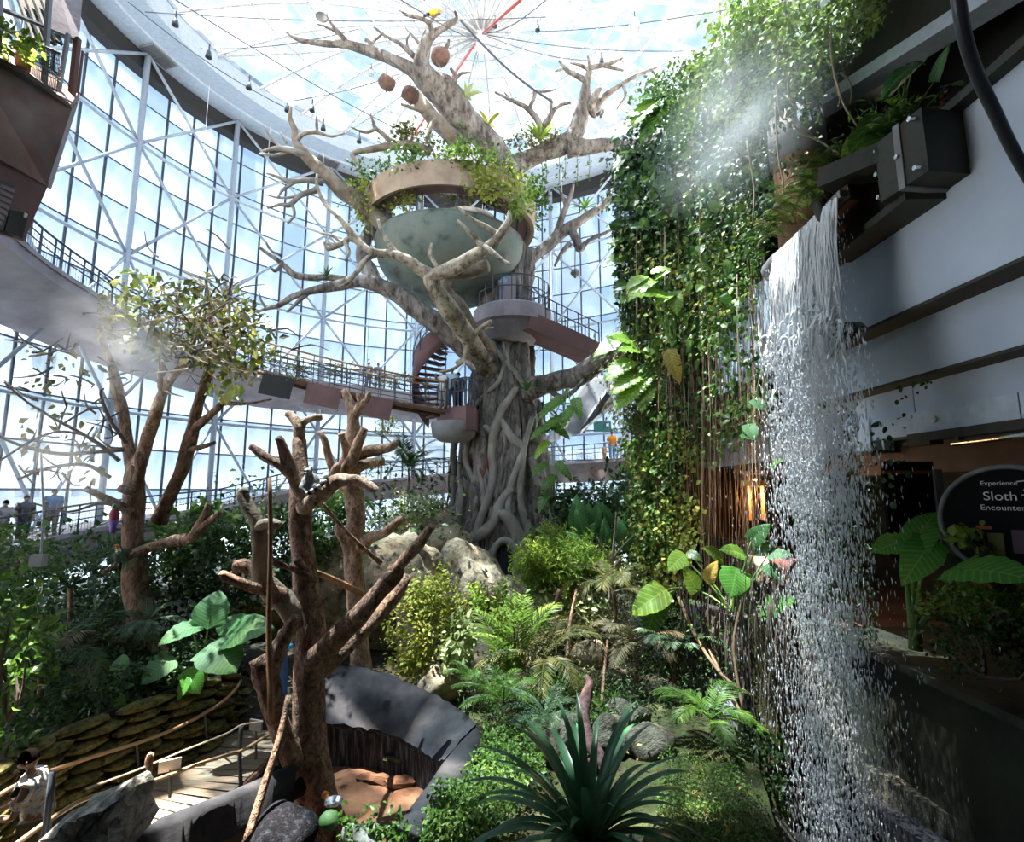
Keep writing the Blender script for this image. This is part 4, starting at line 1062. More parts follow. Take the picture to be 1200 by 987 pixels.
# ------------------------------------------------------------------ people: one continuous skinned body each, clothes and hair as parts
def skin_mesh(name, chains, mat, parent, sub=1, nm_smooth=True):
    """chains: lists of (x, y, z, r); equal points are joined. Grown with a Skin modifier rooted at the first vertex, then baked."""
    verts, rad, edges, idx = [], [], [], {}
    for ch in chains:
        prev = None
        for (x, y, z, r) in ch:
            k = (round(x, 3), round(y, 3), round(z, 3))
            if k not in idx: idx[k] = len(verts); verts.append((x, y, z)); rad.append(r)
            i = idx[k]
            if prev is not None and prev != i: edges.append((prev, i))
            prev = i
    me = bpy.data.meshes.new(name); me.from_pydata(verts, edges, []); me.update()
    o = bpy.data.objects.new(name, me); COL.objects.link(o)
    o.modifiers.new('skin', 'SKIN')
    for i, sv in enumerate(me.skin_vertices[0].data):
        sv.radius = (rad[i], rad[i]); sv.use_root = (i == 0)
    if sub:
        sm = o.modifiers.new('sub', 'SUBSURF'); sm.levels = sub; sm.render_levels = sub
    bpy.context.view_layer.update()
    dg = bpy.context.evaluated_depsgraph_get()
    ne = bpy.data.meshes.new_from_object(o.evaluated_get(dg))
    ne.name = name; ne.materials.clear(); ne.materials.append(mat)
    ne.polygons.foreach_set('use_smooth', np.ones(len(ne.polygons), bool))
    o.modifiers.clear(); o.data = ne; bpy.data.meshes.remove(me)
    if parent: o.parent = parent
    return o
def skin_mat(c): return mottled('skin_tone', [tuple(v * .88 for v in c), c], 9, .55, 0)
def head_mesh(mb, c, fwd, s=1.0):
    """Head with brow, nose, mouth, ears; c = centre, fwd = facing."""
    f = Vector(fwd).normalized(); r = f.cross(Vector((0, 0, 1))).normalized(); u = r.cross(f)
    n, m = 20, 15
    rows = []
    for i in range(m):
        ph = PI * (i + .02) / (m - 1 + .04); z = math.cos(ph)
        row = []
        for j in range(n):
            a = 2 * PI * j / n
            x, y = math.sin(ph) * math.sin(a), math.sin(ph) * math.cos(a)
            X, Y, Zz = x * .078, y * .098, z * .115
            if z < -.25: X *= 1 + .35 * (z + .25); Y *= 1 + .25 * (z + .25)
            if y > .75 and abs(x) < .3 and -.45 < z < .1: Y += .026 * (1 - abs(x) / .3) * (1 - abs(z + .15) / .35)
            if y > .6 and .05 < z < .3 and .15 < abs(x) < .5: Y -= .012
            row.append(tuple(Vector(c) + (r * X + f * Y + u * Zz) * s))
        rows.append(row)
    mb.grid(np.array(rows), closed_v=True)
    for sd in (-1, 1):
        mb.blob(Vector(c) + (r * sd * .08 - f * .005 - u * .01) * s, (.012 * s, .022 * s, .032 * s), 8, 6)
    return f, r, u
def person(loc, face, height, label, skin, top, bottom, hair, pose='stand', sub=1, hat=None, group=None, shoes=(.05, .05, .05), sleeve=.5, long_legs=True):
    t = thing('person', loc, label, 'person', group)
    k = height / 1.72
    f = Vector((math.sin(face), math.cos(face), 0)); r = Vector((f.y, -f.x, 0))
    def L(x, y, z, rad): p = r * x * k + f * y * k; return (p.x, p.y, z * k, rad * k)
    lean = {'phone': .10, 'lean': .12}.get(pose, 0.0)
    pel = L(0, 0, .93, .125)
    tor = [pel, L(0, .01 + lean * .2, 1.08, .115), L(0, .01 + lean * .5, 1.25, .13), L(0, lean * .8, 1.38, .125)]
    neck = [L(0, lean * .9, 1.38, .125), L(0, lean + .0, 1.47, .055), L(0, lean + .015, 1.53, .052)]
    neck[0] = tor[-1]
    ch = [tor, neck]
    arms = {}
    for s in (-1, 1):
        sh = L(s * .19, lean * .8, 1.38, .062)
        if pose == 'phone':
            el = L(s * .25, .06 + lean, 1.10, .045); wr = L(s * .08, .30 + lean, 1.08, .032)
            hd = L(s * .05, .37 + lean, 1.09, .03)
        elif pose == 'lean':
            el = L(s * .27, .10 + lean, 1.12, .045); wr = L(s * .20, .33 + lean, 1.12, .032); hd = L(s * .18, .40 + lean, 1.12, .03)
        elif pose == 'wave' and s == 1:
            el = L(.30, .18, 1.28, .045); wr = L(.22, .34, 1.46, .032); hd = L(.2, .38, 1.53, .03)
        else:
            el = L(s * .25, -.02, 1.12, .045); wr = L(s * .26, .07, .88, .032); hd = L(s * .26, .10, .80, .03)
        arms[s] = (sh, el, wr, hd)
        ch.append([tor[-1], sh, el, wr, hd])
        # palm then four fingers and a thumb
        w, h = Vector(wr[:3]), Vector(hd[:3]); d = (h - w).normalized()
        sd = d.cross(Vector((0, 0, 1)) if abs(d.z) < .8 else f).normalized()
        dn = d.cross(sd)
        if sub > 0:
            for q in range(4):
                b = h + sd * (q - 1.5) * .02 * k
                ln = (.075, .085, .08, .062)[q] * k
                cu = -dn if dn.z > 0 else dn
                ch.append([hd, (*b, .0085 * k), (*(b + d * ln * .55), .0085 * k), (*(b + d * ln * .85 + cu * ln * .4), .0075 * k)])
            tb = h - sd * .03 * k * s - d * .03 * k
            ch.append([hd, (*tb, .010 * k), (*(tb - sd * .02 * k * s + d * .045 * k), .009 * k)])
    for s in (-1, 1):
        hip = L(s * .10, 0, .88, .095); kn = L(s * .11, .03, .49, .062); an = L(s * .11, -.01, .09, .042); toe = L(s * .12, .15, .04, .04)
        ch.append([pel, hip, kn, an, toe])
    b = skin_mesh('body', ch, skin_mat(skin), t, sub)
    # shirt
    e = 1.12
    def grow(p, g): return (p[0], p[1], p[2], p[3] + g * k)
    sc = [[L(0, 0, .80, .135)] + [grow(p, .026) for p in tor[:3]] + [grow(tor[3], .046), L(0, lean * .9, 1.44, .118), L(0, lean * .95, 1.485, .078)]]
    for s in (-1, 1):
        sh, el, wr, hd = arms[s]
        en = Vector(sh[:3]).lerp(Vector(el[:3]), sleeve * 1.6) if sleeve <= .6 else Vector(wr[:3])
        path = [sc[0][4], grow(sh, .044)]
        if sleeve > .6: path += [grow(el, .016), (*en, wr[3] + .014 * k)]
        else: path += [(*en, .072 * k)]
        sc.append(path)
    skin_mesh('shirt', sc, top, t, sub)
    tr = []
    pp = (pel[0], pel[1], pel[2], pel[3] + .018 * k)
    for s in (-1, 1):
        hip = L(s * .10, 0, .88, .112); kn = L(s * .11, .03, .49 if long_legs else .55, .078); an = L(s * .11, -.01, .12, .06)
        tr.append([pp, hip, kn] + ([an] if long_legs else []))
    skin_mesh('trousers', tr, bottom, t, sub)
    for s in (-1, 1):
        c = Vector(L(s * .115, .06, .045, 0)[:3]); mb = MB()
        mb.blob(c + Vector(loc), (.05 * k, .13 * k, .05 * k), 10, 6, M=Matrix.Rotation(-face, 3, 'Z')).build('shoe', plain('shoe_paint', shoes), t, smooth=True)
    hp = Vector(L(0, lean + .035, 1.625, 0)[:3]) + Vector(loc)
    fd = f + Vector((0, 0, -.45 if pose in ('phone', 'lean') else -.05))
    hm = MB(); ff, rr, uu = head_mesh(hm, hp, fd, k)
    hm.build('head', skin_mat(skin), t, smooth=True)
    ey = MB()
    for s in (-1, 1): ey.blob(hp + (rr * s * .032 + ff * .085 + uu * .018) * k, (.011 * k,) * 3, 8, 6)
    ey.build('eyes', M['black'], t, smooth=True)
    hb = MB()
    rows = []
    Rm = Matrix((rr, ff, uu)).transposed()
    for i in range(7):
        ph = (i + .05) / 6 * 1.75
        rows.append([tuple(hp + Rm @ Vector((math.sin(ph) * math.sin(a) * .090, math.sin(ph) * math.cos(a) * (.112 if math.cos(a) < .3 else .108) - .006, math.cos(ph) * .128 + (.05 if math.cos(a) > .4 and ph > 1.0 else 0))) * k) for a in np.linspace(0, 2 * PI, 18, endpoint=False)])
    hb.grid(np.array(rows), closed_v=True).build('hair', hair, t, smooth=True)
    if hat:
        hh = MB(); hh.blob(hp + uu * .07 * k, (.10 * k, .10 * k, .075 * k), 14, 8)
        hh.box(hp + (uu * .06 + ff * .12) * k, (.15 * k, .1 * k, .015 * k), rz=-face)
        hh.build('cap', hat, t, smooth=True)
    return t, hp
def cloth(n, c): return mottled(n, [tuple(v * .75 for v in c), c], 5, .85, .15)
hair_b = plain('dark_hair', (.004, .003, .0028), 1.0, 0, .02)
hair_g = plain('grey_hair', (.22, .2, .18), .6)
SK1, SK2, SK3 = (.30, .16, .10), (.42, .25, .17), (.16, .085, .05)

# near visitor on the boardwalk, lower left, looking down at his hands
sh_m, tt, oo, bb = nodes('patterned_shirt')
vo = tt.nodes.new('ShaderNodeTexVoronoi'); vo.inputs['Scale'].default_value = 34
tcn = tt.nodes.new('ShaderNodeTexCoord'); tt.links.new(tcn.outputs['Object'], vo.inputs['Vector'])
n2 = noise(tt, 15, 2)
ca = ramp(tt, vo.outputs['Color'], [(.25, (.52, .52, .48)), (.45, (.60, .60, .56)), (.55, (.60, .34, .06)), (.62, (.10, .16, .34)), (.72, (.58, .57, .52)), (.85, (.16, .24, .40)), (.95, (.50, .48, .42))])
tt.links.new(ca, bb.inputs['Base Color']); bb.inputs['Roughness'].default_value = .85
vp = G(45, 1010, -.35)
vp = P(50, 893, 6.9); vp.z = P(50, 880, 6.9).z - 1.72
person(vp, -2.05, 1.74, 'person in a floral white shirt looking down at their hands on the boardwalk', SK1, sh_m, cloth('khaki_shorts', (.20, .15, .09)), hair_b, 'phone', 1, sleeve=.5)
# visitors far off
g = 'visitors on the maroon balcony'
def far(px, py, d, z, *a, **kw):
    p = P(px, py, d); return person(Vector((p.x, p.y, z)), *a, **kw)
far(520, 460, 21.9, pz, 3.6, 1.7, 'person in a white shirt and red cap on the maroon balcony', SK2, cloth('white_shirt', (.62, .62, .62)), cloth('grey_trousers', (.30, .28, .26)), hair_b, 'wave', 0, hat=plain('red_cap', (.45, .08, .05)), group=g)
far(530, 460, 21.7, pz, 3.2, 1.72, 'person in a pale blue shirt beside the balcony rail', SK2, cloth('pale_blue_shirt', (.40, .50, .62)), cloth('navy_trousers', (.06, .07, .12)), hair_g, 'lean', 0, group=g)
far(537, 460, 22.0, pz, 2.9, 1.6, 'person in dark blue nearest the trunk on the balcony', SK1, cloth('blue_top', (.14, .17, .32)), cloth('dark_trousers', (.04, .04, .05)), hair_b, 'stand', 0, group=g)
far(590, 330, 22.6, uz, 2.6, 1.7, 'person in a light blue top on the high round balcony', SK1, cloth('sky_top', (.30, .50, .68)), cloth('blue_jeans', (.12, .22, .36)), hair_b, 'stand', 0)
far(583, 330, 23.0, uz, 2.2, 1.6, 'person in dark purple behind the light blue top', SK1, cloth('purple_top', (.10, .06, .14)), cloth('dark_jeans', (.05, .05, .08)), hair_b, 'stand', 0)
zr = float(ramp_z1(61))
far(717, 510, 32.2, zr, 3.0, 1.75, 'person in an orange top and blue jeans on the walkway right of the trunk', SK2, cloth('orange_top', (.75, .28, .02)), cloth('jeans', (.14, .28, .45)), hair_b, 'stand', 0)
far(730, 510, 31.6, zr, 3.4, 1.72, 'person in a grey patterned outfit beside the orange top', SK1, cloth('grey_pattern', (.36, .40, .38)), cloth('grey_pattern_legs', (.36, .40, .38)), hair_b, 'stand', 0)
far(708, 522, 32.0, zr - .05, 3.0, .95, 'small child in a tan top beside the blue jeans', SK2, cloth('tan_top', (.42, .24, .15)), cloth('tan_shorts', (.2, .14, .1)), hair_b, 'stand', 0)
for k, (x, d, hgt, fc, lab, c1, c2) in enumerate([
   (8, 17.9, 1.68, 1.9, 'person in a pale shirt leaning at the far left walkway rail', (.46, .44, .44), (.25, .14, .12)),
   (34, 18.4, 1.74, 2.0, 'person in dark clothes between two rail posts at left', (.10, .10, .12), (.06, .06, .08)),
   (66, 19.0, 1.86, 2.2, 'person in a blue shirt and khaki trousers in the mist at the left rail', (.10, .22, .42), (.34, .30, .22))]):
    p = P(x, 560, d)
    for _ in range(80):
        if math.hypot(p.x - CX, p.y - CY) > 16.1: break
        d += .08; p = P(x, 560, d)
    a = math.degrees(math.atan2(p.y - CY, p.x - CX)) % 360
    p.z = float(ramp_z1(a))
    person(p, fc, hgt, lab, SK2, cloth('visitor_top', c1), cloth('visitor_legs', c2), hair_b, 'lean' if k == 0 else 'stand', 0)
for k, (x, lab, c1) in enumerate([(432, 'person in grey on the upper walkway left of the balcony', (.30, .30, .32)), (443, 'person in slate blue on the upper walkway beside the grey one', (.22, .28, .34))]):
    a = 100.5 - k * 1.0
    p = P(x, 440, 34.5); p = Vector((p.x, p.y, 9.98))
    aa_ = math.degrees(math.atan2(p.y - CY, p.x - CX))
    p.z = float(ramp_z2(aa_))
    person(p, 3.1, 1.7, lab, SK2, cloth('far_top', c1), cloth('far_legs', (.1, .1, .12)), hair_b, 'stand', 0)
# ------------------------------------------------------------------ bare climbing trees (snags)
SNAG = ([2, 4, 9, 14, 20, 30], [.9, .8, .80, .72, .66, .62])
def wood(t, name, mat, chains, n=10, bump=.16):
    global THIN
    m = MB(); THIN = SNAG
    for c in chains: limb(m, c, n if c[0][3] > 4 else 7, bump)
    return m.build(name, mat, t, smooth=True)
sa = thing('climbing_tree', P(385, 985, 8.2), 'tall brown bare climbing tree in front, holding the lemur', 'tree')
wood(sa, 'trunk', M['snag'], [[(392, 1010, 8.2, 34), (385, 975, 8.2, 32), (374, 930, 8.2, 29), (366, 880, 8.2, 27), (362, 830, 8.2, 26), (362, 780, 8.2, 26), (364, 740, 8.2, 25), (360, 700, 8.2, 22), (355, 650, 8.2, 20), (352, 610, 8.2, 19), (352, 575, 8.2, 16), (351, 545, 8.3, 13), (351, 515, 8.4, 10)]], 16, .1)
wood(sa, 'pale_top', M['snag_pale'], [[(351, 548, 8.3, 12), (351, 520, 8.4, 9), (350, 500, 8.4, 8.5), (344, 490, 8.5, 7), (336, 484, 8.5, 5)], [(350, 502, 8.4, 8), (358, 493, 8.4, 6), (368, 490, 8.3, 5), (377, 489, 8.3, 4.6)]])
wood(sa, 'branch', M['snag'], [[(358, 780, 8.2, 22), (378, 764, 8.0, 20), (400, 742, 7.8, 17), (425, 716, 7.5, 15), (448, 690, 7.3, 14), (462, 672, 7.2, 14), (466, 664, 7.2, 12)]])
wood(sa, 'pale_branch_end', M['snag_pale'], [[(462, 670, 7.2, 9), (475, 655, 7.1, 8), (490, 638, 7.0, 8), (506, 617, 6.9, 6.5)]])
wood(sa, 'branch', M['snag'], [[(365, 790, 8.3, 17), (390, 770, 8.5, 16), (415, 748, 8.8, 13), (440, 725, 9.1, 11), (465, 695, 9.3, 9), (478, 675, 9.5, 6)]])
wood(sa, 'branch', M['snag'], [[(353, 600, 8.2, 14), (357, 588, 8.05, 12), (348, 568, 7.95, 9.5), (340, 548, 7.9, 9), (333, 530, 7.85, 8), (328, 516, 7.8, 6.5), (326, 513, 7.8, 5)], [(344, 557, 7.9, 9), (330, 546, 7.85, 8), (315, 538, 7.8, 7), (302, 529, 7.8, 6), (294, 523, 7.8, 5)]])
wood(sa, 'pale_branch', M['snag_pale'], [[(355, 595, 8.1, 12), (366, 588, 7.9, 12), (382, 575, 7.8, 11), (396, 563, 7.75, 10.5), (408, 563, 7.7, 9), (422, 564, 7.65, 8), (438, 573, 7.6, 6), (441, 576, 7.6, 5)]])
wood(sa, 'dark_branch', M['bark_dark'], [[(352, 735, 8.2, 20), (338, 712, 8.0, 20), (322, 695, 7.9, 18), (308, 680, 7.8, 15), (304, 660, 7.75, 13), (305, 640, 7.7, 12), (303, 622, 7.7, 11), (298, 605, 7.7, 10), (290, 592, 7.7, 9), (284, 580, 7.7, 8), (288, 573, 7.7, 6)], [(302, 618, 7.7, 9), (312, 614, 7.6, 8), (324, 615, 7.6, 7), (328, 617, 7.6, 5)]])
wood(sa, 'sawn_stub', M['snag'], [[(332, 700, 7.9, 14), (312, 692, 7.7, 9), (295, 688, 7.5, 8), (278, 682, 7.3, 7), (262, 674, 7.2, 6), (259, 673, 7.2, 4)], [(318, 682, 7.9, 12), (300, 668, 7.9, 11), (286, 664, 7.9, 11), (276, 664, 7.9, 10)], [(362, 672, 8.0, 5), (354, 664, 7.8, 6), (348, 656, 7.75, 6)]])
wood(sa, 'forked_stem', M['snag'], [[(362, 930, 8.2, 22), (345, 892, 8.0, 17), (330, 858, 7.9, 17), (320, 825, 7.8, 18), (313, 800, 7.75, 19), (308, 782, 7.7, 19), (303, 770, 7.7, 16)], [(318, 790, 7.7, 12), (326, 765, 7.6, 11), (334, 745, 7.6, 9), (344, 728, 7.6, 8), (347, 722, 7.6, 6)]])
p = P(345, 922, 7.95)
MB().blob(p, (.16, .06, .2), 9, 7, .3, Matrix.Rotation(.7, 3, 'Y')).build('dark_patch', M['black'], sa, smooth=True)  # black blob laid on the bark as a dark patch
for k, (pts, lab) in enumerate([([(316, 560, 7.5, 2.6), (317, 640, 7.45, 3.4), (315, 740, 7.4, 4), (318, 845, 7.3, 4.5)], 'thin upright reddish pole in front of the bare climbing tree'),
        ([(338, 815, 7.3, 3.4), (328, 865, 7.1, 5), (310, 920, 6.9, 5.6), (288, 990, 6.6, 6)], 'leaning brown pole before the foot of the climbing tree'),
        ([(320, 658, 7.6, 4), (345, 668, 7.7, 4), (370, 680, 7.8, 5)], 'short perch pole tied across the climbing tree trunk'),
        ([(371, 671, 8.4, 4), (398, 683, 9.5, 4.6), (425, 696, 10.6, 5)], 'orange perch pole joining the two bare trees'),
        ([(376, 588, 8.6, 2.6), (410, 628, 9.2, 3), (446, 660, 9.8, 3.2)], 'thin dark perch pole slanting behind the climbing tree')]):
    m = MB(); limb(m, pts, 8, .08)
    m.build('perch_pole', M['stick'] if k in (0, 3) else M['snag'], loc=P(*pts[-1][:3]), smooth=True, label=lab, cat='pole')
sbk = thing('climbing_tree', P(420, 790, 12), 'paler bare climbing tree standing behind, before the boulder', 'tree')
wood(sbk, 'trunk', M['snag_pale'], [[(424, 800, 12, 19), (421, 760, 12, 16), (419, 720, 12, 15), (416, 680, 12, 15), (414, 645, 12, 15), (417, 610, 12, 15), (415, 580, 12, 15), (405, 560, 12, 17), (410, 540, 12, 17), (414, 520, 12, 13), (414, 500, 12, 10), (413, 484, 12, 8), (408, 468, 12, 6.5), (403, 457, 12, 4.5)]], 12, .12)
wood(sbk, 'branch', M['snag_pale'], [[(414, 490, 12, 7), (422, 476, 11.9, 6), (430, 468, 11.8, 4.6), (432, 459, 11.8, 3)], [(423, 474, 11.9, 4.5), (420, 466, 11.8, 3.4), (419, 461, 11.8, 2)]])
wood(sbk, 'branch', M['snag_pale'], [[(412, 540, 12, 14), (428, 530, 11.8, 9), (445, 527, 11.7, 7.5), (458, 524, 11.6, 7), (465, 518, 11.6, 5)], [(415, 548, 11.9, 12), (432, 543, 11.7, 7), (449, 541, 11.6, 6)], [(402, 562, 11.9, 14), (412, 540, 11.6, 10), (420, 520, 11.5, 7), (427, 502, 11.4, 5.5)]])
wood(sbk, 'branch', M['snag_pale'], [[(416, 648, 12, 10), (432, 632, 11.8, 8), (450, 625, 11.6, 7), (462, 615, 11.5, 6.5), (474, 606, 11.5, 5)], [(412, 655, 12, 9), (404, 635, 11.8, 7), (397, 622, 11.7, 6), (395, 615, 11.7, 4.6)]])
wood(sbk, 'stub', M['snag_pale'], [[(408, 575, 12, 9), (390, 550, 11.7, 5.5), (384, 530, 11.6, 5), (380, 515, 11.5, 5), (374, 506, 11.5, 3.4)], [(392, 562, 11.6, 5), (396, 545, 11.4, 5), (386, 560, 11.4, 4)], [(408, 530, 11.9, 8), (402, 515, 11.6, 5), (400, 508, 11.5, 5)]])

# ------------------------------------------------------------------ leafy tree in the mist, left
DEEP = 1.25
lt = thing('misty_tree', P(170, 900, 12.9), 'brown tree with twiggy leafy crown standing in the mist at left', 'tree')
wood(lt, 'trunk', M['tree_bark'], [[(170, 900, 10.3, 26), (168, 800, 10.1, 24), (166, 730, 10, 22), (160, 690, 10, 19), (157, 650, 10, 17), (156, 610, 10, 16), (157, 580, 10, 15), (158, 555, 10, 13), (162, 540, 10, 11)]], 14, .14)
wood(lt, 'branch', M['snag_pale'], [[(160, 550, 10, 11), (168, 530, 9.9, 10), (176, 505, 9.8, 9), (184, 480, 9.7, 8), (192, 458, 9.7, 7), (203, 440, 9.6, 6), (218, 424, 9.6, 4), (228, 400, 9.6, 2.4), (232, 370, 9.6, 1.4)], [(190, 462, 9.7, 5), (188, 448, 9.6, 4.5), (189, 425, 9.6, 3)]])
wood(lt, 'branch', M['tree_bark'], [[(186, 612, 10.4, 11), (202, 575, 10.3, 10), (215, 545, 10.2, 9.5), (224, 510, 10.1, 9), (231, 480, 10, 8), (238, 455, 10, 7), (246, 430, 10, 6), (248, 390, 10, 4), (244, 340, 10, 2)], [(224, 505, 10.1, 7), (240, 492, 9.9, 6), (256, 478, 9.8, 5), (262, 473, 9.8, 3.5), (290, 473, 9.6, 2), (318, 468, 9.5, 1)], [(214, 530, 10.2, 4), (232, 525, 10, 3.5), (252, 519, 9.9, 2.5)]])
wood(lt, 'branch', M['tree_bark'], [[(158, 560, 10, 10), (150, 520, 10.2, 8), (143, 480, 10.4, 8), (136, 450, 10.6, 7), (128, 420, 10.8, 5), (115, 385, 10.8, 3)], [(162, 560, 9.9, 8), (165, 545, 9.7, 7), (164, 530, 9.7, 6)], [(152, 575, 9.8, 7), (146, 572, 9.6, 7), (143, 574, 9.5, 6)], [(155, 600, 9.8, 6), (135, 590, 9.6, 6), (115, 580, 9.5, 5), (100, 572, 9.4, 4)]])
wood(lt, 'perch_branch', M['tree_bark'], [[(158, 650, 9.8, 9), (180, 640, 9.6, 7), (205, 634, 9.5, 8), (224, 630, 9.4, 8), (233, 618, 9.3, 7), (240, 604, 9.2, 5), (244, 590, 9.2, 3.5)], [(230, 624, 9.3, 6), (246, 610, 9.2, 4.5), (258, 602, 9.1, 3.5)], [(175, 643, 9.3, 5), (158, 650, 9.2, 4.5), (146, 656, 9.2, 4), (120, 672, 9.1, 3)]])
tw = MB()
for c in [[(146, 527, 9.6, 3.4), (110, 530, 9.3, 3), (70, 532, 9.0, 3), (30, 524, 8.8, 2.4), (0, 512, 8.6, 2), (-20, 500, 8.5, 1.6)], [(148, 520, 9.7, 2.6), (128, 490, 9.5, 2.4), (118, 462, 9.4, 2), (122, 455, 9.4, 1.4)], [(140, 540, 9.6, 3), (115, 520, 9.3, 2.6), (90, 505, 9, 2.4), (62, 490, 8.8, 2), (30, 470, 8.6, 1.6), (5, 448, 8.5, 1.2)], [(100, 510, 9.1, 2), (70, 506, 9, 1.8), (40, 515, 8.8, 1.6), (0, 540, 8.6, 1.3)], [(130, 560, 9.5, 3), (100, 545, 9.3, 2.6), (60, 548, 9, 2), (20, 562, 8.8, 1.6)], [(150, 600, 9.6, 2.4), (120, 590, 9.4, 2), (80, 600, 9.2, 1.6), (40, 590, 9, 1)]]:
    limb(tw, c, 6, .1)
# random fine twigs through the crown
for k in range(150):
    if k < 95: x, y = RNG.normal(225, 42), RNG.normal(380, 38); d = RNG.normal(9.9, .6); up = -1
    else: x, y = 20 + 120 * RNG.random(), 400 + 170 * RNG.random(); d = 8.8 + 1.2 * RNG.random(); up = -.3
    a = RNG.uniform(-PI, PI); L = RNG.uniform(18, 55)
    dx, dy = math.cos(a) * L, math.sin(a) * L * .7 + up * 10
    limb(tw, [(x, y, d, 1.5), (x + dx * .5 + RNG.normal() * 4, y + dy * .5 + RNG.normal() * 4, d + RNG.normal() * .15, 1.1), (x + dx, y + dy, d + RNG.normal() * .3, .5)], 4, 0, 2)
tw.build('twigs', M['twig'], lt, kind='stuff')
tw = MB()
for k in range(70):
    x, y = RNG.normal(232, 28), RNG.normal(392, 26); d = RNG.normal(9.5, .35)
    a = RNG.uniform(-PI, PI); L = RNG.uniform(20, 60)
    limb(tw, [(x, y, d, 1.7), (x + math.cos(a) * L * .5, y + math.sin(a) * L * .45, d, 1.2), (x + math.cos(a) * L + RNG.normal() * 5, y + math.sin(a) * L * .8, d, .5)], 4, 0, 2)
tw.build('pale_twigs', M['twig_pale'], lt, kind='stuff')
fo = MB()
def leaf_px(mb, poly, n, dfun, size, tmpl=OVAL, droop=.3, up=.6, jit=.3):
    """Leaves through a region, spread over a real depth."""
    q = in_poly(poly, n)
    D = np.array([dfun(a, b) for a, b in q]) + RNG.normal(size=n) * jit
    d = rand_dirs(n) + np.array((0, -.35, -droop)); u = rand_dirs(n) * .7 + np.array((0, -.5, up))
    mb.leaves(tmpl, Pn(q, D), rot_frames(d, u), (size * (.55 + .9 * RNG.random(n)))[:, None])
for poly, n in (([(140, 320), (190, 315), (240, 350), (300, 350), (335, 400), (300, 450), (230, 430), (170, 420), (120, 400), (115, 350)], 620), ([(190, 330), (260, 320), (310, 390), (310, 440), (230, 430), (190, 390)], 350), ([(20, 400), (130, 420), (130, 560), (20, 560)], 90)):
    leaf_px(fo, poly, n, lambda a, b: 12.2, .19, OVAL, .4, .5, .8)
fo.build('foliage', M['leaf_olive'], lt, kind='stuff')
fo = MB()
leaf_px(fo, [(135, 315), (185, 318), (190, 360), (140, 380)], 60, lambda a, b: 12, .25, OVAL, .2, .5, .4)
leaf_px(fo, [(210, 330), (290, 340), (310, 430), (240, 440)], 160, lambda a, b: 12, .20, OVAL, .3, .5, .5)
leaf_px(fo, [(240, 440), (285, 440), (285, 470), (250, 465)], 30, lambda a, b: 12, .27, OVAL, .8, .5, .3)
fo.build('lit_tint_leaves', M['leaf_yellow'], lt, kind='stuff')  # sunlit look put into a yellower leaf colour
DEEP = 1.0
ep = thing('strap_epiphyte', P(300, 420, 11.9), 'tuft of arching strap leaves growing on the misty tree', 'plant')
def strap(base, az, el, L, w, droop, seg=9, fold=.25):
    """One arching strap leaf as its own grid."""
    rows = []
    p = Vector(base); h = Vector((math.sin(az), math.cos(az), 0)); e = el
    side = Vector((h.y, -h.x, 0))
    st = L / seg
    for i in range(seg + 1):
        t = i / seg
        ww = w * (min(1, .45 + t * 2.2) * (1 - t ** 3.2)) + .002
        nrm = (h * -math.sin(e) + Vector((0, 0, math.cos(e))))
        rows.append([p - side * ww + nrm * ww * fold, p, p + side * ww + nrm * ww * fold])
        p = p + (h * math.cos(e) + Vector((0, 0, math.sin(e)))) * st
        e -= droop / seg * (.4 + 1.2 * t)
    return np.array([[tuple(v) for v in r] for r in rows])
for k in range(22):
    az = RNG.uniform(0, 6.28)
    MB().grid(strap(P(302 + RNG.normal() * 6, 418 + RNG.normal() * 5, 11.9), az, RNG.uniform(.2, 1.3), RNG.uniform(.62, .95), .028, 1.9, 7)).build('leaf', M['leaf_yellow'] if k % 3 else M['leaf_mid'], ep, smooth=True)

# ------------------------------------------------------------------ boulders
def boulder(lab, x, y, d, rx, ry, rz, mat, seed, rough=.22, n=26, nm='boulder', rot=0.0, sink=.3):
    c = P(x, y, d)
    mb = MB().blob(c, (rx, ry, rz), n, int(n * .75), rough, Matrix.Rotation(rot, 3, 'Z'), seed=seed)
    return mb.build(nm, mat, loc=c, smooth=True, label=lab, cat='rock')
boulder('big pale boulder behind the bare climbing trees', 432, 705, 16.0, 1.9, 1.3, 2.1, M['rock'], 3, .2, 34)
boulder('pointed pale boulder right of the big one', 476, 690, 16.8, 1.05, .9, 1.7, M['rock'], 5)
boulder('upright sunlit rock at the leafy mound edge', 487, 748, 14.5, .55, .5, 1.35, M['rock'], 8)
boulder('tan root-draped rock left of the giant trunk', 508, 640, 20.5, 1.5, 1.2, 1.5, M['rock'], 9)
boulder('sunlit rock below the giant tree root', 545, 695, 19.0, 1.3, .9, 1.4, M['rock'], 12)
boulder('small rock below the giant tree opening', 600, 705, 19.0, .8, .7, .8, M['rock'], 14)
boulder('brown rock wedge right of the giant trunk', 655, 640, 22.0, .9, .9, 1.6, M['rock'], 15)
boulder('beige rock in the shade at the leafy mound foot', 508, 802, 12.6, .50, .5, .45, M['rock'], 17)
boulder('low mossy rock left behind the bare climbing tree', 290, 725, 14.0, 1.15, .8, .6, M['moss_rock'], 18)
boulder('pale sunlit stone among the palms', 690, 770, 15.0, .55, .4, .4, M['rock'], 19)
boulder('flat pale stone beneath the bright shrub', 680, 800, 13.5, .55, .4, .28, M['rock'], 20)
boulder('creased grey stone left of the purple trunk', 660, 868, 9.6, .35, .32, .42, M['stone_dark'], 21)
boulder('creased grey stone right of the purple trunk', 712, 862, 9.8, .36, .3, .35, M['stone_dark'], 22)
boulder('ribbed grey stone at the head of the mossy slope', 762, 874, 9.6, .42, .35, .32, M['stone_dark'], 23)
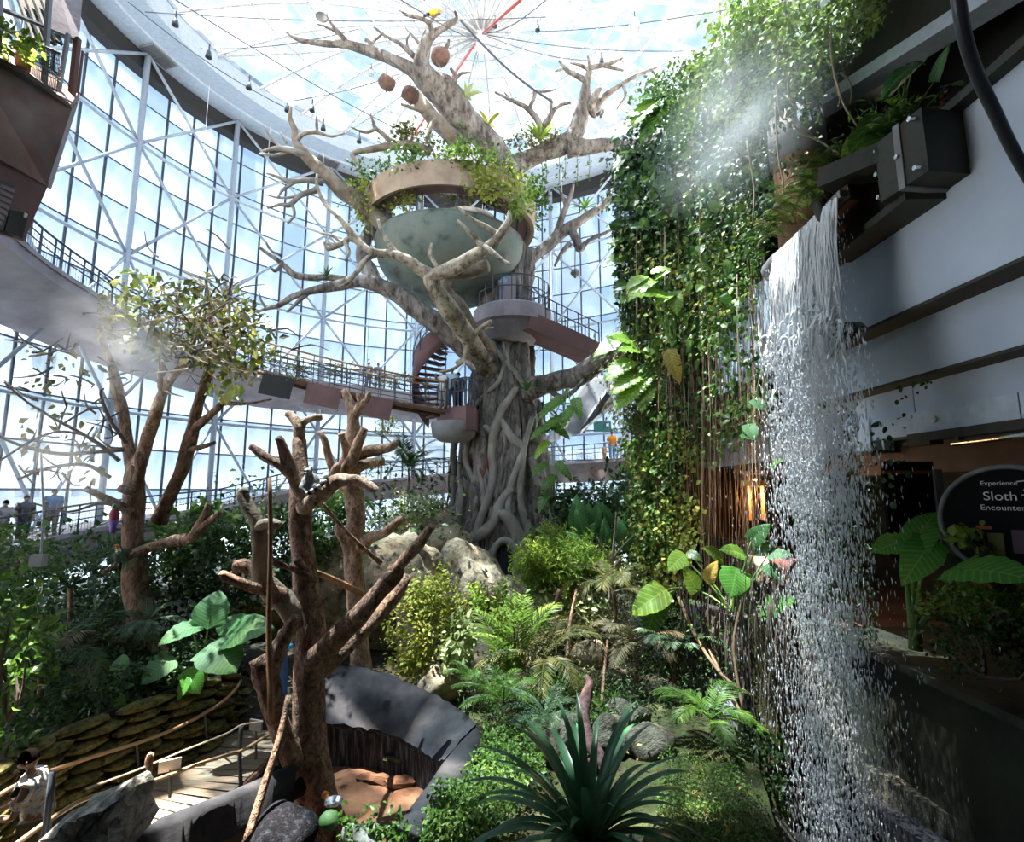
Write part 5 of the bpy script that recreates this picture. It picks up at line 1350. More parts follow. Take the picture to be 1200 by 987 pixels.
boulder('shadowed stone behind the ribbed stone', 735, 845, 10.6, .4, .35, .3, M['stone_dark'], 25)
boulder('black rough boulder at the foot of the climbing tree', 328, 985, 6.9, .42, .40, .36, mottled('black_rough', [(.006, .006, .008), (.009, .009, .011), (.03, .035, .045)], 14, .9, .79, (1, 1, 1), 40, bdist=.03, spec=.05), 27, .12, 22)
boulder('small grey boulder beside the green gourd', 425, 985, 6.9, .24, .22, .18, M['rock_grey'], 28)
MB().blob(P(386, 962, 7.1), (.13, .12, .115), 16, 10, .04).build('gourd', mottled('gourd_skin', [(.03, .08, .02), (.08, .16, .05)], 6, .6, .1), loc=P(386, 962, 7.1), smooth=True, label='round green gourd at the foot of the climbing tree', cat='fruit')

# pointed grey boulder by the rope rail
gb = P(125, 960, 6.2)
pts = [(-.72, -.45), (-.1, -.5), (.28, -.42), (.34, .05), (.29, .40), (.0, .28), (-.3, .12), (-.62, -.25)]
mb = MB()
rows = []
for j, (dy, s) in enumerate([(-.38, .80), (-.26, .96), (0, 1.0), (.25, .9), (.38, .6)]):
    rows.append([tuple(gb + Vector((x * s + .03 * RNG.normal(), dy + .03 * RNG.normal(), z * s + .02 * RNG.normal()))) for x, z in smooth_path(pts + pts[:1], 4)[:-1]])
V = np.array(rows); k = V.shape[1]
mb.grid(V, closed_v=True)
for r_, rev in ((0, False), (len(rows) - 1, True)):
    c = V[r_].mean(0); b = mb.n
    mb.add(np.vstack([V[r_], c]), [(k, (i + 1) % k, i) if not rev else (k, i, (i + 1) % k) for i in range(k)])
mb.build('boulder', M['rock_grey'], loc=gb, label='pointed grey boulder beside the visitor on the boardwalk', cat='rock', smooth=False)

# ------------------------------------------------------------------ basin with a red dirt floor
bs = thing('dirt_basin', P(450, 930, 9.2), 'grey rendered basin enclosing a red dirt floor', 'basin')
outer = [(372, 783, 11.2), (400, 782, 11.3), (430, 783, 11.2), (460, 792, 11.0), (490, 806, 10.7), (520, 820, 10.4), (545, 836, 9.9), (558, 850, 9.4)]
inner = [(372, 846, 10.2), (398, 849, 10.2), (425, 853, 10.1), (450, 858, 10.0), (472, 867, 9.8), (492, 879, 9.5), (508, 890, 9.2), (520, 893, 8.9)]
o3 = smooth_path([tuple(P(*a)) for a in outer], 5); i3 = smooth_path([tuple(P(*a)) for a in inner], 5)
rows = []
for t in np.linspace(0, 1, 7):
    r = o3 * (1 - t) + i3 * t; r = r.copy(); r[:, 2] += .03 * math.sin(PI * t) + .015 * RNG.normal(size=len(r)); rows.append(r)
lower = i3.copy(); lower[:, 2] = -.3; lower[:, 1] += .12
mid = i3.copy(); mid[:, 2] -= .12; mid[:, 1] += .06
rows += [mid, lower]
back = o3.copy(); back[:, 2] = -.7; back[:, 1] += .1
mbz = mottled('basin_wall', [(.008, .008, .009), (.035, .037, .043), (.14, .15, .17)], 3.5, .9, .3, (5, 5, .5), 9, bdist=.015, spec=.05)
MB().grid(np.array([back] + rows[:7])).build('sloped_top', M['basin'], bs, smooth=True)
MB().grid(np.array(rows[6:])).build('streaked_wall', mbz, bs, smooth=True)
# right-hand rim coming towards the camera
ro = [tuple(P(*a)) for a in [(560, 850, 9.4), (562, 872, 9.1), (548, 900, 8.7), (520, 935, 8.2), (500, 965, 7.8), (480, 1000, 7.4)]]
ri = [tuple(P(*a)) for a in [(520, 893, 8.9), (512, 905, 8.75), (500, 922, 8.5), (482, 945, 8.1), (462, 972, 7.7), (440, 1005, 7.35)]]
ro = smooth_path(ro, 5); ri = smooth_path(ri, 5)
lo = ri.copy(); lo[:, 2] = -.75
lo2 = ro.copy(); lo2[:, 2] = -.75
MB().grid(np.array([lo2, ro, (ro + ri) / 2 + np.array((0, 0, .03)), ri, lo])).build('right_rim', M['basin'], bs, smooth=True)
gx2, gy2 = np.meshgrid(np.linspace(-3.8, -.4, 26), np.linspace(7.2, 10.6, 26), indexing='ij')
MB().grid(np.stack([gx2, gy2, -.10 + .05 * np.sin(gx2 * 4) * np.sin(gy2 * 3.3) + .015 * RNG.normal(size=gx2.shape)], -1)).build('dirt_floor', M['dirt'], bs, smooth=True)
for k, (x, y, L) in enumerate([(445, 913, .5), (470, 917, .6), (500, 915, .4), (430, 912, .35)]):
    c = G(x, y, -.06)
    MB().blob(c, (L / 2, .12, .09), 10, 6, .2, seed=k).build('edge_stone', M['dirt'], bs)

# metal bowl on a stand with fruit
mbw = thing('feeding_bowl', P(390, 942, 7.4), 'shiny steel feeding bowl on the climbing tree foot', 'bowl')
c = P(391, 940, 7.4)
MB().lathe([(.01, -.05), (.08, -.045), (.12, .0), (.125, .02), (.115, .02), (.075, -.035), (.01, -.04)], c, 24).build('bowl', M['chrome'], mbw, smooth=True)
MB().tube([c - Vector((0, 0, .05)), c + Vector((.03, .05, -.7))], .05, 8).build('stand', M['tree_bark'], mbw)
MB().blob(P(381, 932, 7.4), (.05, .05, .05), 10, 8).build('orange_fruit', plain('orange_peel', (.65, .2, .03)), loc=P(381, 932, 7.4), smooth=True, label='small orange fruit beside the steel feeding bowl', cat='fruit')

# ------------------------------------------------------------------ boardwalk, front wall, mossy planter wall
bw_ = thing('boardwalk', G(240, 900, 0), 'curving plank boardwalk in patchy sun at lower left', 'boardwalk')
pathc = [(-30, 1060), (60, 1010), (150, 965), (215, 925), (265, 885), (305, 850), (330, 820), (335, 790)]
cz = 0.0
pc = smooth_path([tuple(G(x, y, cz)) for x, y in pathc], 10)
Tn = np.gradient(pc, axis=0); Tn /= np.linalg.norm(Tn, axis=1)[:, None]
acc = np.concatenate([[0], np.cumsum(np.linalg.norm(np.diff(pc, axis=0), axis=1))])
s = 0.0; w = .19
while s < acc[-1] - w:
    p = np.array([np.interp(s + w / 2, acc, pc[:, i]) for i in range(3)]); tdir = np.array([np.interp(s + w / 2, acc, Tn[:, i]) for i in range(3)])
    a = math.atan2(tdir[1], tdir[0])
    MB().box(p + np.array((0, 0, .004 * RNG.normal())), (w * .93, 1.75, .05), rz=a).build('plank', M['plank'], bw_)
    s += w
def edge(off, dz=0): return [Vector((p[0] - t[1] * off, p[1] + t[0] * off, p[2] + dz)) for p, t in zip(pc, Tn)]
MB().tube(edge(-.9, -.05), .06, 6).build('edge_beam', M['brown_panel'], bw_)
MB().tube(edge(.9, -.05), .06, 6).build('edge_beam', M['brown_panel'], bw_)
# rope rail in front of the boardwalk
rr_ = thing('rope_rail', G(172, 950, -.3), 'low dark-post rope rail along the front of the boardwalk', 'railing')
pp = [(15, 1000, 5.9), (100, 938, 6.5), (172, 925, 6.9), (283, 880, 8.0), (312, 862, 8.4)]
for (x, y, d, h) in ((172, 970, 8.4, .95), (283, 925, 9.35, 1.0), (62, 945, 6.3, .75)):
    b = P(x, y, d); b.z = min(b.z, 0.0) if x != 62 else -.2
    top_ = P(x + (6 if x == 172 else 0), 884 if x == 172 else (850 if x == 283 else 905), d)
    MB().tube(smooth_path([tuple(b), tuple(b.lerp(top_, .5) + Vector((-.03, 0, 0))), tuple(top_)], 4), [.035] * 9, 8, .15).build('post', M['tree_bark'] if x == 172 else M['steel_dark'], rr_, smooth=True)
MB().tube(smooth_path([tuple(P(*a)) for a in [(5, 1000, 6.0), (60, 960, 6.4), (105, 935, 7.2), (172, 918, 8.35), (240, 893, 9.0), (283, 880, 9.3), (312, 863, 9.7), (335, 855, 9.9)]], 5), .028, 7).build('lower_rail', M['bamboo'], rr_, smooth=True)
MB().tube(smooth_path([tuple(P(*a)) for a in [(100, 925, 7.2), (160, 903, 8.2), (215, 880, 8.8), (265, 860, 9.2), (283, 850, 9.3), (308, 846, 9.6)]], 5), .014, 6).build('rope', M['twig_pale'], rr_)
MB().tube(smooth_path([tuple(P(*a)) for a in [(175, 905, 8.35), (172, 895, 8.35), (174, 887, 8.35), (177, 883, 8.35)]], 4), .03, 7).build('bent_cap', M['snag_pale'], rr_, smooth=True)
nb = thing('notice_plate', P(199, 898, 8.7), 'small pale plate on the rope rail beside the bent post', 'sign')
MB().box(P(199, 897, 8.7), (.3, .03, .17), rz=.5).build('plate', M['white'], nb)
MB().bar(P(199, 902, 8.7), P(199, 935, 8.7), .03).build('stem', M['steel_dark'], nb)
nb2 = thing('notice_plate', P(298, 850, 9.7), 'grey framed plate at the boardwalk end by the forked stem', 'sign')
MB().box(P(300, 850, 9.7), (.26, .03, .18), rz=-.3).build('plate', M['concrete'], nb2)
MB().bar(P(300, 856, 9.7), P(300, 890, 9.7), .03).build('stem', M['steel_dark'], nb2)
# front wall, grey above brown
fwp = smooth_path([tuple(P(*a)) for a in [(160, 985, 5.9), (225, 959, 6.4), (283, 934, 7.0), (327, 913, 7.5), (347, 906, 7.8)]], 6)
def wall_rows(pts, zs, thick=.35):
    rows = []
    for (dzz, dyy) in zs:
        r = pts.copy(); r[:, 2] += dzz; r[:, 1] += dyy; rows.append(r)
    return np.array(rows)
mb = MB().grid(wall_rows(fwp, [(-.3, .4), (0, .38), (.03, .2), (0, 0), (-.35, -.04), (-.4, -.12)]))
mb.build('trim_9', M['basin'], kind='structure', smooth=True, label='grey rendered kerb wall in front of the boardwalk')
mb = MB().grid(wall_rows(fwp, [(-.38, -.05), (-.40, -.22), (-.62, -.30), (-1.1, -.5)]))
mb.build('trim_10', M['dirt'], kind='structure', smooth=True, label='brown earth step below the grey kerb wall')

# mossy stone wall of the round planter, stone by stone
mw = thing('mossy_planter', P(200, 860, 9.0), 'curved mossy stone planter wall with dark joints, lower left', 'planter')
botl = [(-20, 1010), (40, 975), (110, 938), (180, 910), (232, 884), (262, 864), (276, 850)]
topl = [(-20, 905), (40, 868), (110, 838), (180, 815), (235, 798), (268, 787), (280, 790)]
bq = [G(x, y, .02) for x, y in botl]
botc = smooth_path([tuple(p) for p in bq], 10)
topc = smooth_path([tuple(P(x, y, p.y + .22)) for (x, y), p in zip(topl, bq)], 10)
core = np.array([topc + np.array((-.3, 1.2, -.5)), topc + np.array((0, .3, -.04)), topc + np.array((0, .05, -.05)), botc + np.array((0, .05, 0))])
MB().grid(core).build('core', M['joint'], mw)
nr = 8
kk = 0
accu = np.concatenate([[0], np.cumsum(np.linalg.norm(np.diff(topc, axis=0), axis=1))])
for r_ in range(nr):
    s = -RNG.random() * .3
    while s < accu[-1]:
        L = RNG.uniform(.35, 1.05)
        sm = s + L / 2
        f = lambda C: np.array([np.interp(sm, accu, C[:, i]) for i in range(3)])
        t0, t1 = f(topc), f(botc)
        v = (r_ + .5) / nr
        c = t0 * (1 - v) + t1 * v
        g0 = np.array([np.interp(sm + .05, accu, topc[:, i]) - np.interp(sm - .05, accu, topc[:, i]) for i in range(3)])
        a = math.atan2(g0[1], g0[0]); hgt = (t0[2] - t1[2]) / nr
        sl = math.atan2(g0[2], math.hypot(g0[0], g0[1]))
        Mr = Matrix.Rotation(a, 3, 'Z') @ Matrix.Rotation(-sl, 3, 'Y')
        MB().blob(c + np.array((0, -.05 - .06 * RNG.random(), 0)), (L * .52, .16 + .08 * RNG.random(), hgt * .52), 10, 6, .14, Mr).build('stone', M['moss_rock'], mw)
        s += L * .97
# bronze handrails following it
hr = thing('bronze_handrail', P(150, 865, 8.4), 'long bronze handrail curving round the mossy planter', 'railing')
MB().tube(smooth_path([tuple(P(*a)) for a in [(-30, 950, 7.4), (30, 915, 8.0), (100, 890, 8.7), (170, 868, 9.5), (220, 847, 10.1), (260, 823, 10.7), (278, 805, 11.2), (282, 793, 11.8), (272, 782, 12.4), (255, 778, 13)]], 6), .03, 8).build('rail', M['bamboo'], hr, smooth=True)
for (x, y, d) in ((60, 905, 8.3), (160, 872, 9.4), (240, 836, 10.4)):
    p = P(x, y, d); MB().tube([p, p - Vector((0, -.15, .6))], .02, 6).build('bracket_post', M['steel_dark'], hr)
# water jet bowl thing behind the leaning stems: blue staff in blue
b = P(332, 800, 10.2)
bl = thing('blue_barrel', b, 'blue stand glimpsed behind the forked climbing stem', 'stand')
MB().bar(P(331, 755, 10.2), P(331, 850, 10.2), .13, .13).build('post', plain('blue_paint', (.02, .09, .32)), bl)
MB().box(P(335, 758, 10.2), (.22, .16, .07)).build('top', plain('sky_blue_paint', (.06, .35, .62)), bl)
gbx = thing('grey_box', P(45, 657, 9.0), 'small grey junction box on a cable at far left', 'box')
MB().box(P(45, 657, 9.0), (.22, .12, .2)).build('case', plain('grey_box_paint', (.2, .22, .24)), gbx)
MB().tube([P(48, 530, 9.0), P(51, 600, 9.0), P(48, 650, 9.0)], .018, 5).build('cable', M['steel_blue'], gbx)

# ------------------------------------------------------------------ rusty lookout pod, upper left
lo_ = thing('lookout_pod', P(50, 150, 7.0), 'rusty steel lookout pod with railing and louvre at upper left', 'balcony')
def facet(t, nm, mat, pts, thick=.08):
    q = [P(*a) for a in pts]; n = len(q); nn = (q[1] - q[0]).cross(q[2] - q[0]).normalized()
    if nn.dot(EYE - q[0]) < 0: nn = -nn
    V = [tuple(p) for p in q] + [tuple(p - nn * thick) for p in q]
    m = MB(); m.add(V, [(i, (i + 1) % n, n + (i + 1) % n, n + i) for i in range(n)]); m.F3.append(np.array([(0, i, i + 1) for i in range(1, n - 1)] + [(n, n + i + 1, n + i) for i in range(1, n - 1)]))
    return m.build(nm, mat, t)
facet(lo_, 'hull_plate', M['rust'], [(-40, 55, 6.0), (30, 88, 6.6), (84, 128, 7.4), (55, 218, 7.2), (-40, 165, 5.9)])
facet(lo_, 'edge_plate', M['rust'], [(84, 128, 7.4), (92, 120, 8.2), (60, 222, 8.0), (55, 218, 7.2)])
facet(lo_, 'lower_plate', M['mauve_dark'], [(-40, 158, 5.95), (58, 214, 7.25), (28, 283, 7.0), (-40, 262, 5.8)])
facet(lo_, 'deck', M['rust'], [(-40, 55, 6.0), (30, 88, 6.6), (84, 128, 7.4), (92, 115, 8.2), (-40, 20, 8.0)])
for zz_ in (-.35, .35):
    MB().bar(P(20, 130, 7.4) + Vector((0, 0, zz_)), Vector((-13.5, 3.9, P(20, 130, 7.4).z + zz_)), .22, .3).build('support_beam', M['steel_dark'], lo_)
lv = facet(lo_, 'louvre', M['net'], [(-10, 205, 5.7), (18, 219, 6.4), (4, 270, 6.3), (-20, 262, 5.7)], .04)
for k in range(7):
    MB().bar(P(-12, 212 + k * 7, 5.75), P(16 - k * 2, 224 + k * 6.6, 6.33), .02, .05).build('slat', M['rust'], lv)
facet(lo_, 'panel', M['net'], [(12, 246, 6.5), (34, 250, 6.85), (26, 280, 6.8), (6, 270, 6.45)], .04)
facet(lo_, 'white_tag', M['white'], [(29, 249, 6.7), (33, 251, 6.75), (31, 256, 6.75), (28, 254, 6.7)], .01)
for (x0, y0, d0, x1, y1, d1, rr) in ((0, 10, 6.4, 88, 46, 7.9, .035), (0, 32, 6.4, 68, 62, 7.6, .03)):
    MB().tube([P(x0, y0, d0), P(x1, y1, d1)], rr, 6).build('rail', M['steel_dark'], lo_)
for (x, y, x1, y1, d, w) in ((58, -10, 51, 108, 7.2, .06), (80, 40, 66, 122, 7.5, .05), (91, 45, 83, 120, 7.9, .08), (0, -10, -2, 60, 6.3, .05), (97, 60, 90, 118, 8.2, .03)):
    MB().bar(P(x, y, d), P(x1, y1, d), w).build('post', M['steel_blue'] if w in (.06, .05) else M['rust'], lo_)
mm = MB()
for k in range(30):
    mm.tube([P(24 + k * 1.6, 42 + k * .7, 7.0), P(22 + k * 1.5, 72 + k * 1.4, 7.0)], .007, 3, cap=False)
for k in range(8):
    mm.tube([P(24, 42 + k * 4, 7.0), P(72, 62 + k * 5, 7.0)], .007, 3, cap=False)
mm.build('mesh_panel', M['steel_dark'], lo_, kind='stuff')
facet(lo_, 'rear_plate', M['mauve'], [(62, -30, 8.6), (100, -40, 9.2), (93, 40, 8.8), (86, 48, 8.6), (58, 30, 8.3)])
for k in range(4):
    MB().bar(P(22 + k * 9, -5, 8.6), P(42 + k * 9, 50, 8.4), .12, .05).build('rear_slat', M['spout'], lo_)
pt = MB().lathe([(.01, 0), (.13, 0), (.15, .42), (.01, .40)], P(26, 80, 6.9), 14, .7, .7).build('plant_pot', plain('tan_pot', (.42, .26, .14)), loc=P(26, 76, 6.9), smooth=True, label='tan pot on the lookout pod deck', cat='pot')
mb = MB(); crown(mb, P(5, 55, 6.4), (.28, .3, .28), 260, .12, OVAL, 8, .3)
mb.build('potted_shrub', M['leaf_bright'], loc=P(5, 70, 6.4), kind='thing', label='bright green bush growing on the lookout pod deck', cat='plant')

# ------------------------------------------------------------------ animals
# ring-tailed animal curled in the fork
lm = thing('lemur', P(364, 574, 7.75), 'grey ring-tailed lemur curled up in the fork of the climbing tree', 'lemur')
fur = mottled('grey_fur', [(.17, .165, .16), (.33, .32, .31)], 30, .95, .5, bdist=.01); furw = plain('white_fur', (.5, .49, .46), .95); furb = plain('black_fur', (.02, .018, .018), .95)
c = P(364, 566, 7.72)
b = MB().blob(c, (.135, .12, .155), 18, 13, .05)
b.build('body', fur, lm, smooth=True)
hc = P(361, 553, 7.64)
hm = MB(); hm.blob(hc, (.065, .062, .06), 14, 10); hm.blob(hc + Vector((-.012, -.06, -.025)), (.026, .035, .022), 10, 7)
hm.build('head', fur, lm, smooth=True)
MB().blob(hc + Vector((0, -.042, .012)), (.05, .03, .036), 12, 8).build('white_mask', furw, lm, smooth=True)
for s in (-1, 1):
    MB().blob(hc + Vector((s * .024 - .003, -.068, .012)), (.014, .012, .014), 8, 6).build('eye_patch', furb, lm, smooth=True)
    e = MB().blob(hc + Vector((s * .05, .0, .055)), (.02, .014, .032), 8, 6); e.build('ear', furw, lm, smooth=True)
    MB().tube(smooth_path([tuple(c + Vector((s * .09, -.07, -.02))), tuple(c + Vector((s * .08, -.13, -.08))), tuple(c + Vector((s * .03, -.12, -.14)))], 4), [.04] * 4 + [.03] * 5, 8).build('arm', fur, lm, smooth=True)
MB().blob(hc + Vector((-.014, -.094, -.026)), (.011, .01, .01), 8, 6).build('nose', furb, lm, smooth=True)
tl = smooth_path([tuple(P(382, 556, 7.75)), tuple(P(381, 563, 7.66)), tuple(P(375, 569, 7.6)), tuple(P(368, 574, 7.56)), tuple(P(362, 578, 7.56)), tuple(P(358, 577, 7.6))], 6)
for k in range(len(tl) // 3):
    seg = tl[k * 3:k * 3 + 4]
    if len(seg) > 1: MB().tube(seg, .034, 10).build('tail_band', furb if k % 2 else furw, lm, smooth=True)
# toucan
tc = thing('toucan', P(139, 562, 9.2), 'black toucan with white bib and orange bill perched on the thin branch', 'bird')
c = P(139, 652, 11.3)
tc.location = c; OFF[tc.name] = c.copy()
blk = plain('black_plumage', (.012, .012, .014), .5)
MB().blob(c + Vector((0, .03, 0)), (.075, .11, .12), 14, 10, M=Matrix.Rotation(.35, 3, 'X')).build('body', blk, tc, smooth=True)
MB().blob(c + Vector((0, -.02, .13)), (.05, .055, .055), 12, 9).build('head', blk, tc, smooth=True)
MB().blob(c + Vector((.025, -.05, .09)), (.045, .04, .06), 10, 8).build('bib', furw, tc, smooth=True)
MB().tube(smooth_path([tuple(c + Vector((.02, -.06, .15))), tuple(c + Vector((.03, -.11, .19))), tuple(c + Vector((.035, -.15, .20)))], 4), [.028] * 4 + [.024, .02, .016, .012, .006], 8).build('bill', plain('orange_bill', (.75, .22, .03), .4), tc, smooth=True)
MB().tube([c + Vector((-.03, .08, -.08)), c + Vector((-.06, .14, -.26))], [.04, .02], 8).build('tail', blk, tc, smooth=True)
for s in (-1, 1):
    MB().tube([c + Vector((s * .025, 0, -.1)), c + Vector((s * .025, -.01, -.15))], .009, 5).build('leg', plain('bird_leg', (.15, .12, .1)), tc)
    MB().blob(c + Vector((s * .07, .05, 0)), (.02, .10, .085), 10, 7, M=Matrix.Rotation(.4, 3, 'X')).build('wing', blk, tc, smooth=True)
tc.scale = (1.25,) * 3
# purple parrot-like bird on the branch
pb = thing('purple_bird', P(134, 604, 11.5), 'purple and red parrot hanging by the trunk of the misty tree', 'bird')
c = P(134, 604, 11.5)
MB().blob(c, (.08, .08, .13), 12, 9).build('body', plain('red_plumage', (.22, .03, .05)), pb, smooth=True)
MB().tube([c - Vector((0, 0, .08)), c - Vector((0, 0, .32))], [.07, .04], 8).build('tail', plain('purple_plumage', (.12, .07, .30)), pb, smooth=True)
MB().blob(c + Vector((.02, -.02, .16)), (.055, .06, .055), 10, 8).build('head', plain('green_plumage', (.10, .18, .10)), pb, smooth=True)
MB().tube([c + Vector((.04, -.06, .17)), c + Vector((.05, -.10, .13))], [.02, .006], 6).build('beak', M['black'], pb)
pb.scale = (1.25,) * 3
# yellow bird on the top limb
yb = thing('yellow_bird', P(508, 15, 20.3), 'yellow bird with an orange bill at the top of the giant tree', 'bird')
c = P(507, 15.5, 20.3)
MB().blob(c, (.2, .16, .13), 12, 9, M=Matrix.Rotation(.3, 3, 'Y')).build('body', plain('yellow_plumage', (.62, .45, .04)), yb, smooth=True)
MB().blob(c + Vector((.17, -.03, .10)), (.10, .10, .09), 10, 8).build('head', plain('yellow_head', (.62, .48, .05)), yb, smooth=True)
MB().tube([c + Vector((.24, -.05, .10)), c + Vector((.46, -.08, .02))], [.05, .015], 8).build('bill', plain('orange_beak', (.7, .28, .04)), yb)
MB().tube([c + Vector((-.12, 0, -.02)), c + Vector((-.42, .05, -.12))], [.08, .04], 7).build('tail', blk, yb)
for s in (-1, 1): MB().tube([c + Vector((.02, s * .05, -.1)), c + Vector((.02, s * .05, -.22))], .02, 5).build('leg', blk, yb)
# ------------------------------------------------------------------ big leaf meshes (shared)
def big_leaf(nm, mat, w=.42, lobe=.28, wave=.02, droop=.25, cup=.10, rows=13, cols=9, split=0, tipw=2.2):
    """Unit-length heart or arrow leaf: attach point at the origin, tip at y = 1, lobes behind."""
    def hw(y):
        if y >= 0: return w * max(.0, (1 - y ** tipw)) ** .85 * (1 - .18 * (1 - y) ** 6)
        return w * math.sqrt(max(0, 1 - (y / -lobe) ** 2)) * .96
    ys = np.concatenate([np.linspace(-lobe, 0, 5)[:-1], np.linspace(0, 1, rows)])
    V = np.zeros((len(ys), cols, 3))
    for i, y in enumerate(ys):
        W_ = hw(y) + .003
        for j, s in enumerate(np.linspace(-1, 1, cols)):
            x = s * W_
            if y < 0:
                gap = .18 * w * (y / -lobe)
                x = math.copysign(max(abs(x), min(gap, W_)), s) if s else (gap * .0)
                if s == 0: 
                    V[i, j] = (0, 0 + .002 * y, 0); continue
            z = -droop * max(0, y) ** 2 + cup * abs(s) * W_ * 1.6 - .25 * cup * s * s + wave * math.sin(y * 26 - abs(s) * 9) * abs(s)
            if split and abs(s) > .45 and y > .05 and (i % 2): x *= .74
            V[i, j] = (x, y, z)
    return MB().grid(V).mesh(nm, mat, smooth=True)
L_TARO = big_leaf('taro_leaf', M['taro']); L_TAROB = big_leaf('taro_leaf', M['taro_bright'], .40); L_AGED = big_leaf('aged_leaf', M['taro_yellow'], .34, .2, .03)
L_PHI = big_leaf('philodendron_leaf', M['philo'], .36, .2, .03); L_PHIL = big_leaf('philodendron_leaf', M['philo_lit_tint'], .36, .2, .03)
L_SPLIT = big_leaf('split_leaf', M['philo'], .46, .22, .03, rows=21, split=1); L_SPLITL = big_leaf('split_leaf', M['philo_lit_tint'], .46, .22, .03, rows=21, split=1)
L_BROAD = big_leaf('broad_leaf', M['taro'], .26, .04, .02, .3, .2)
def set_leaf(parent, me, A, B, n=(0, -.6, .8), name='leaf', wide=1.0):
    A, B = Vector(A), Vector(B); d = B - A; L = d.length; d.normalize()
    u = Vector(n); x = d.cross(u).normalized(); z = x.cross(d)
    Mt = Matrix((x * L * wide, d * L, z * L)).transposed().to_4x4(); Mt.translation = A
    return put(name, me, parent, Mt)
def petiole(parent, a, b, r=.018, bow=.1, mat=None, nm='stalk'):
    a, b = Vector(a), Vector(b); m = (a + b) / 2 + Vector((0, 0, bow))
    q = smooth_path([tuple(a), tuple(m), tuple(b)], 5)
    return MB().tube(q, np.linspace(r * 1.5, r * .7, len(q)), 7).build(nm, mat or M['stalk'], parent, smooth=True)
def big_plant(label, base, spec, cat='plant', nm='elephant_ear', r=.02):
    b = P(*base); t = thing(nm, b, label, cat)
    for s in spec:
        A, B, me = s[0], s[1], s[2]; nrm = s[3] if len(s) > 3 else (0, -.6, .8); wd = s[4] if len(s) > 4 else 1
        a = P(*A)
        petiole(t, b, a, r)
        set_leaf(t, me, a, P(*B), nrm, wide=wd)
    return t
big_plant('large elephant ear plant with six big ribbed leaves on the mossy planter', (234, 808, 10.77), [
 ((245, 727, 10.77), (254, 690, 10.99), L_TARO, (.15, -.9, .3), 1.45),
 ((272, 744, 10.43), (312, 727, 10.21), L_TARO, (.1, -.55, .8), 1.2),
 ((226, 735, 10.66), (185, 748, 10.21), L_TARO, (-.1, -.5, .85), 1.2),
 ((196, 776, 10.21), (162, 797, 9.88), L_TARO, (-.1, -.65, .75), 1.6),
 ((252, 760, 10.21), (274, 781, 9.88), L_TARO, (.1, -.6, .8), 1.6),
 ((222, 790, 10.32), (233, 812, 10.21), L_TAROB, (.4, -.8, .3), 1.3),
 ((219, 800, 10.21), (204, 820, 10.10), L_TAROB, (-.4, -.8, .3), 1.2),
 ((262, 738, 11.10), (285, 716, 11.32), L_TARO, (.1, -.6, .7))])
big_plant('small elephant ear plant left of the large one', (143, 835, 9.99), [
 ((140, 785, 10.10), (141, 766, 10.21), L_TARO, (0, -.9, .3), 1.56), ((138, 806, 9.99), (126, 800, 9.88), L_TARO), ((140, 808, 9.88), (155, 801, 9.88), L_TARO), ((140, 820, 9.77), (143, 838, 9.66), L_TAROB, (0, -.9, .3)), ((158, 790, 10.21), (180, 792, 10.10), L_TARO)], r=.012)
big_plant('elephant ear with one upright leaf and one broad flat leaf by the round sign', (1070, 752, 7.7), [
 ((1072, 636, 7.5), (1097, 592, 7.6), L_TAROB, (-.7, -.6, .25), .85),
 ((1088, 640, 7.4), (1063, 676, 7.1), L_TAROB, (-.3, -.75, .5), .85),
 ((1058, 636, 7.6), (1026, 640, 7.5), L_TAROB, (-.1, -.6, .7), 1.1),
 ((1128, 668, 6.9), (1205, 664, 6.2), L_TAROB, (-.25, -.28, .9), 1.5)], r=.03)
t = thing('elephant_ear_stump', P(1073, 745, 7.7), 'thick pale green stem foot of the elephant ear by the sign', 'plant')
MB().tube([P(1073, 762, 7.7), P(1073, 735, 7.7), P(1068, 718, 7.7)], [.09, .08, .04], 9).build('stem', M['stalk'], t, smooth=True)
MB().tube([P(1073, 735, 7.7), P(1080, 722, 7.65)], [.05, .03], 8).build('stem', M['stalk'], t, smooth=True)

# ------------------------------------------------------------------ strap-leaved plant in front
sp_ = thing('strap_plant', P(690, 985, 6.4), 'large strap-leaved plant with glossy blue-green leaves, front centre', 'plant')
b0 = P(690, 985, 6.4)
for k in range(58):
    az = k * 2.39996 + RNG.normal() * .15
    f = (k / 58)
    el = 1.42 - 1.15 * f + RNG.normal() * .08
    L = RNG.uniform(1.25, 1.75)
    bb_ = b0 + Vector((math.sin(az), math.cos(az), 0)) * .10
    if math.cos(az) < -.4: L *= .7
    MB().grid(strap(bb_, az, el, L, RNG.uniform(.05, .074), 1.1 + .7 * f, 12, .35)).build('leaf', M['leaf_strap'], sp_, smooth=True)

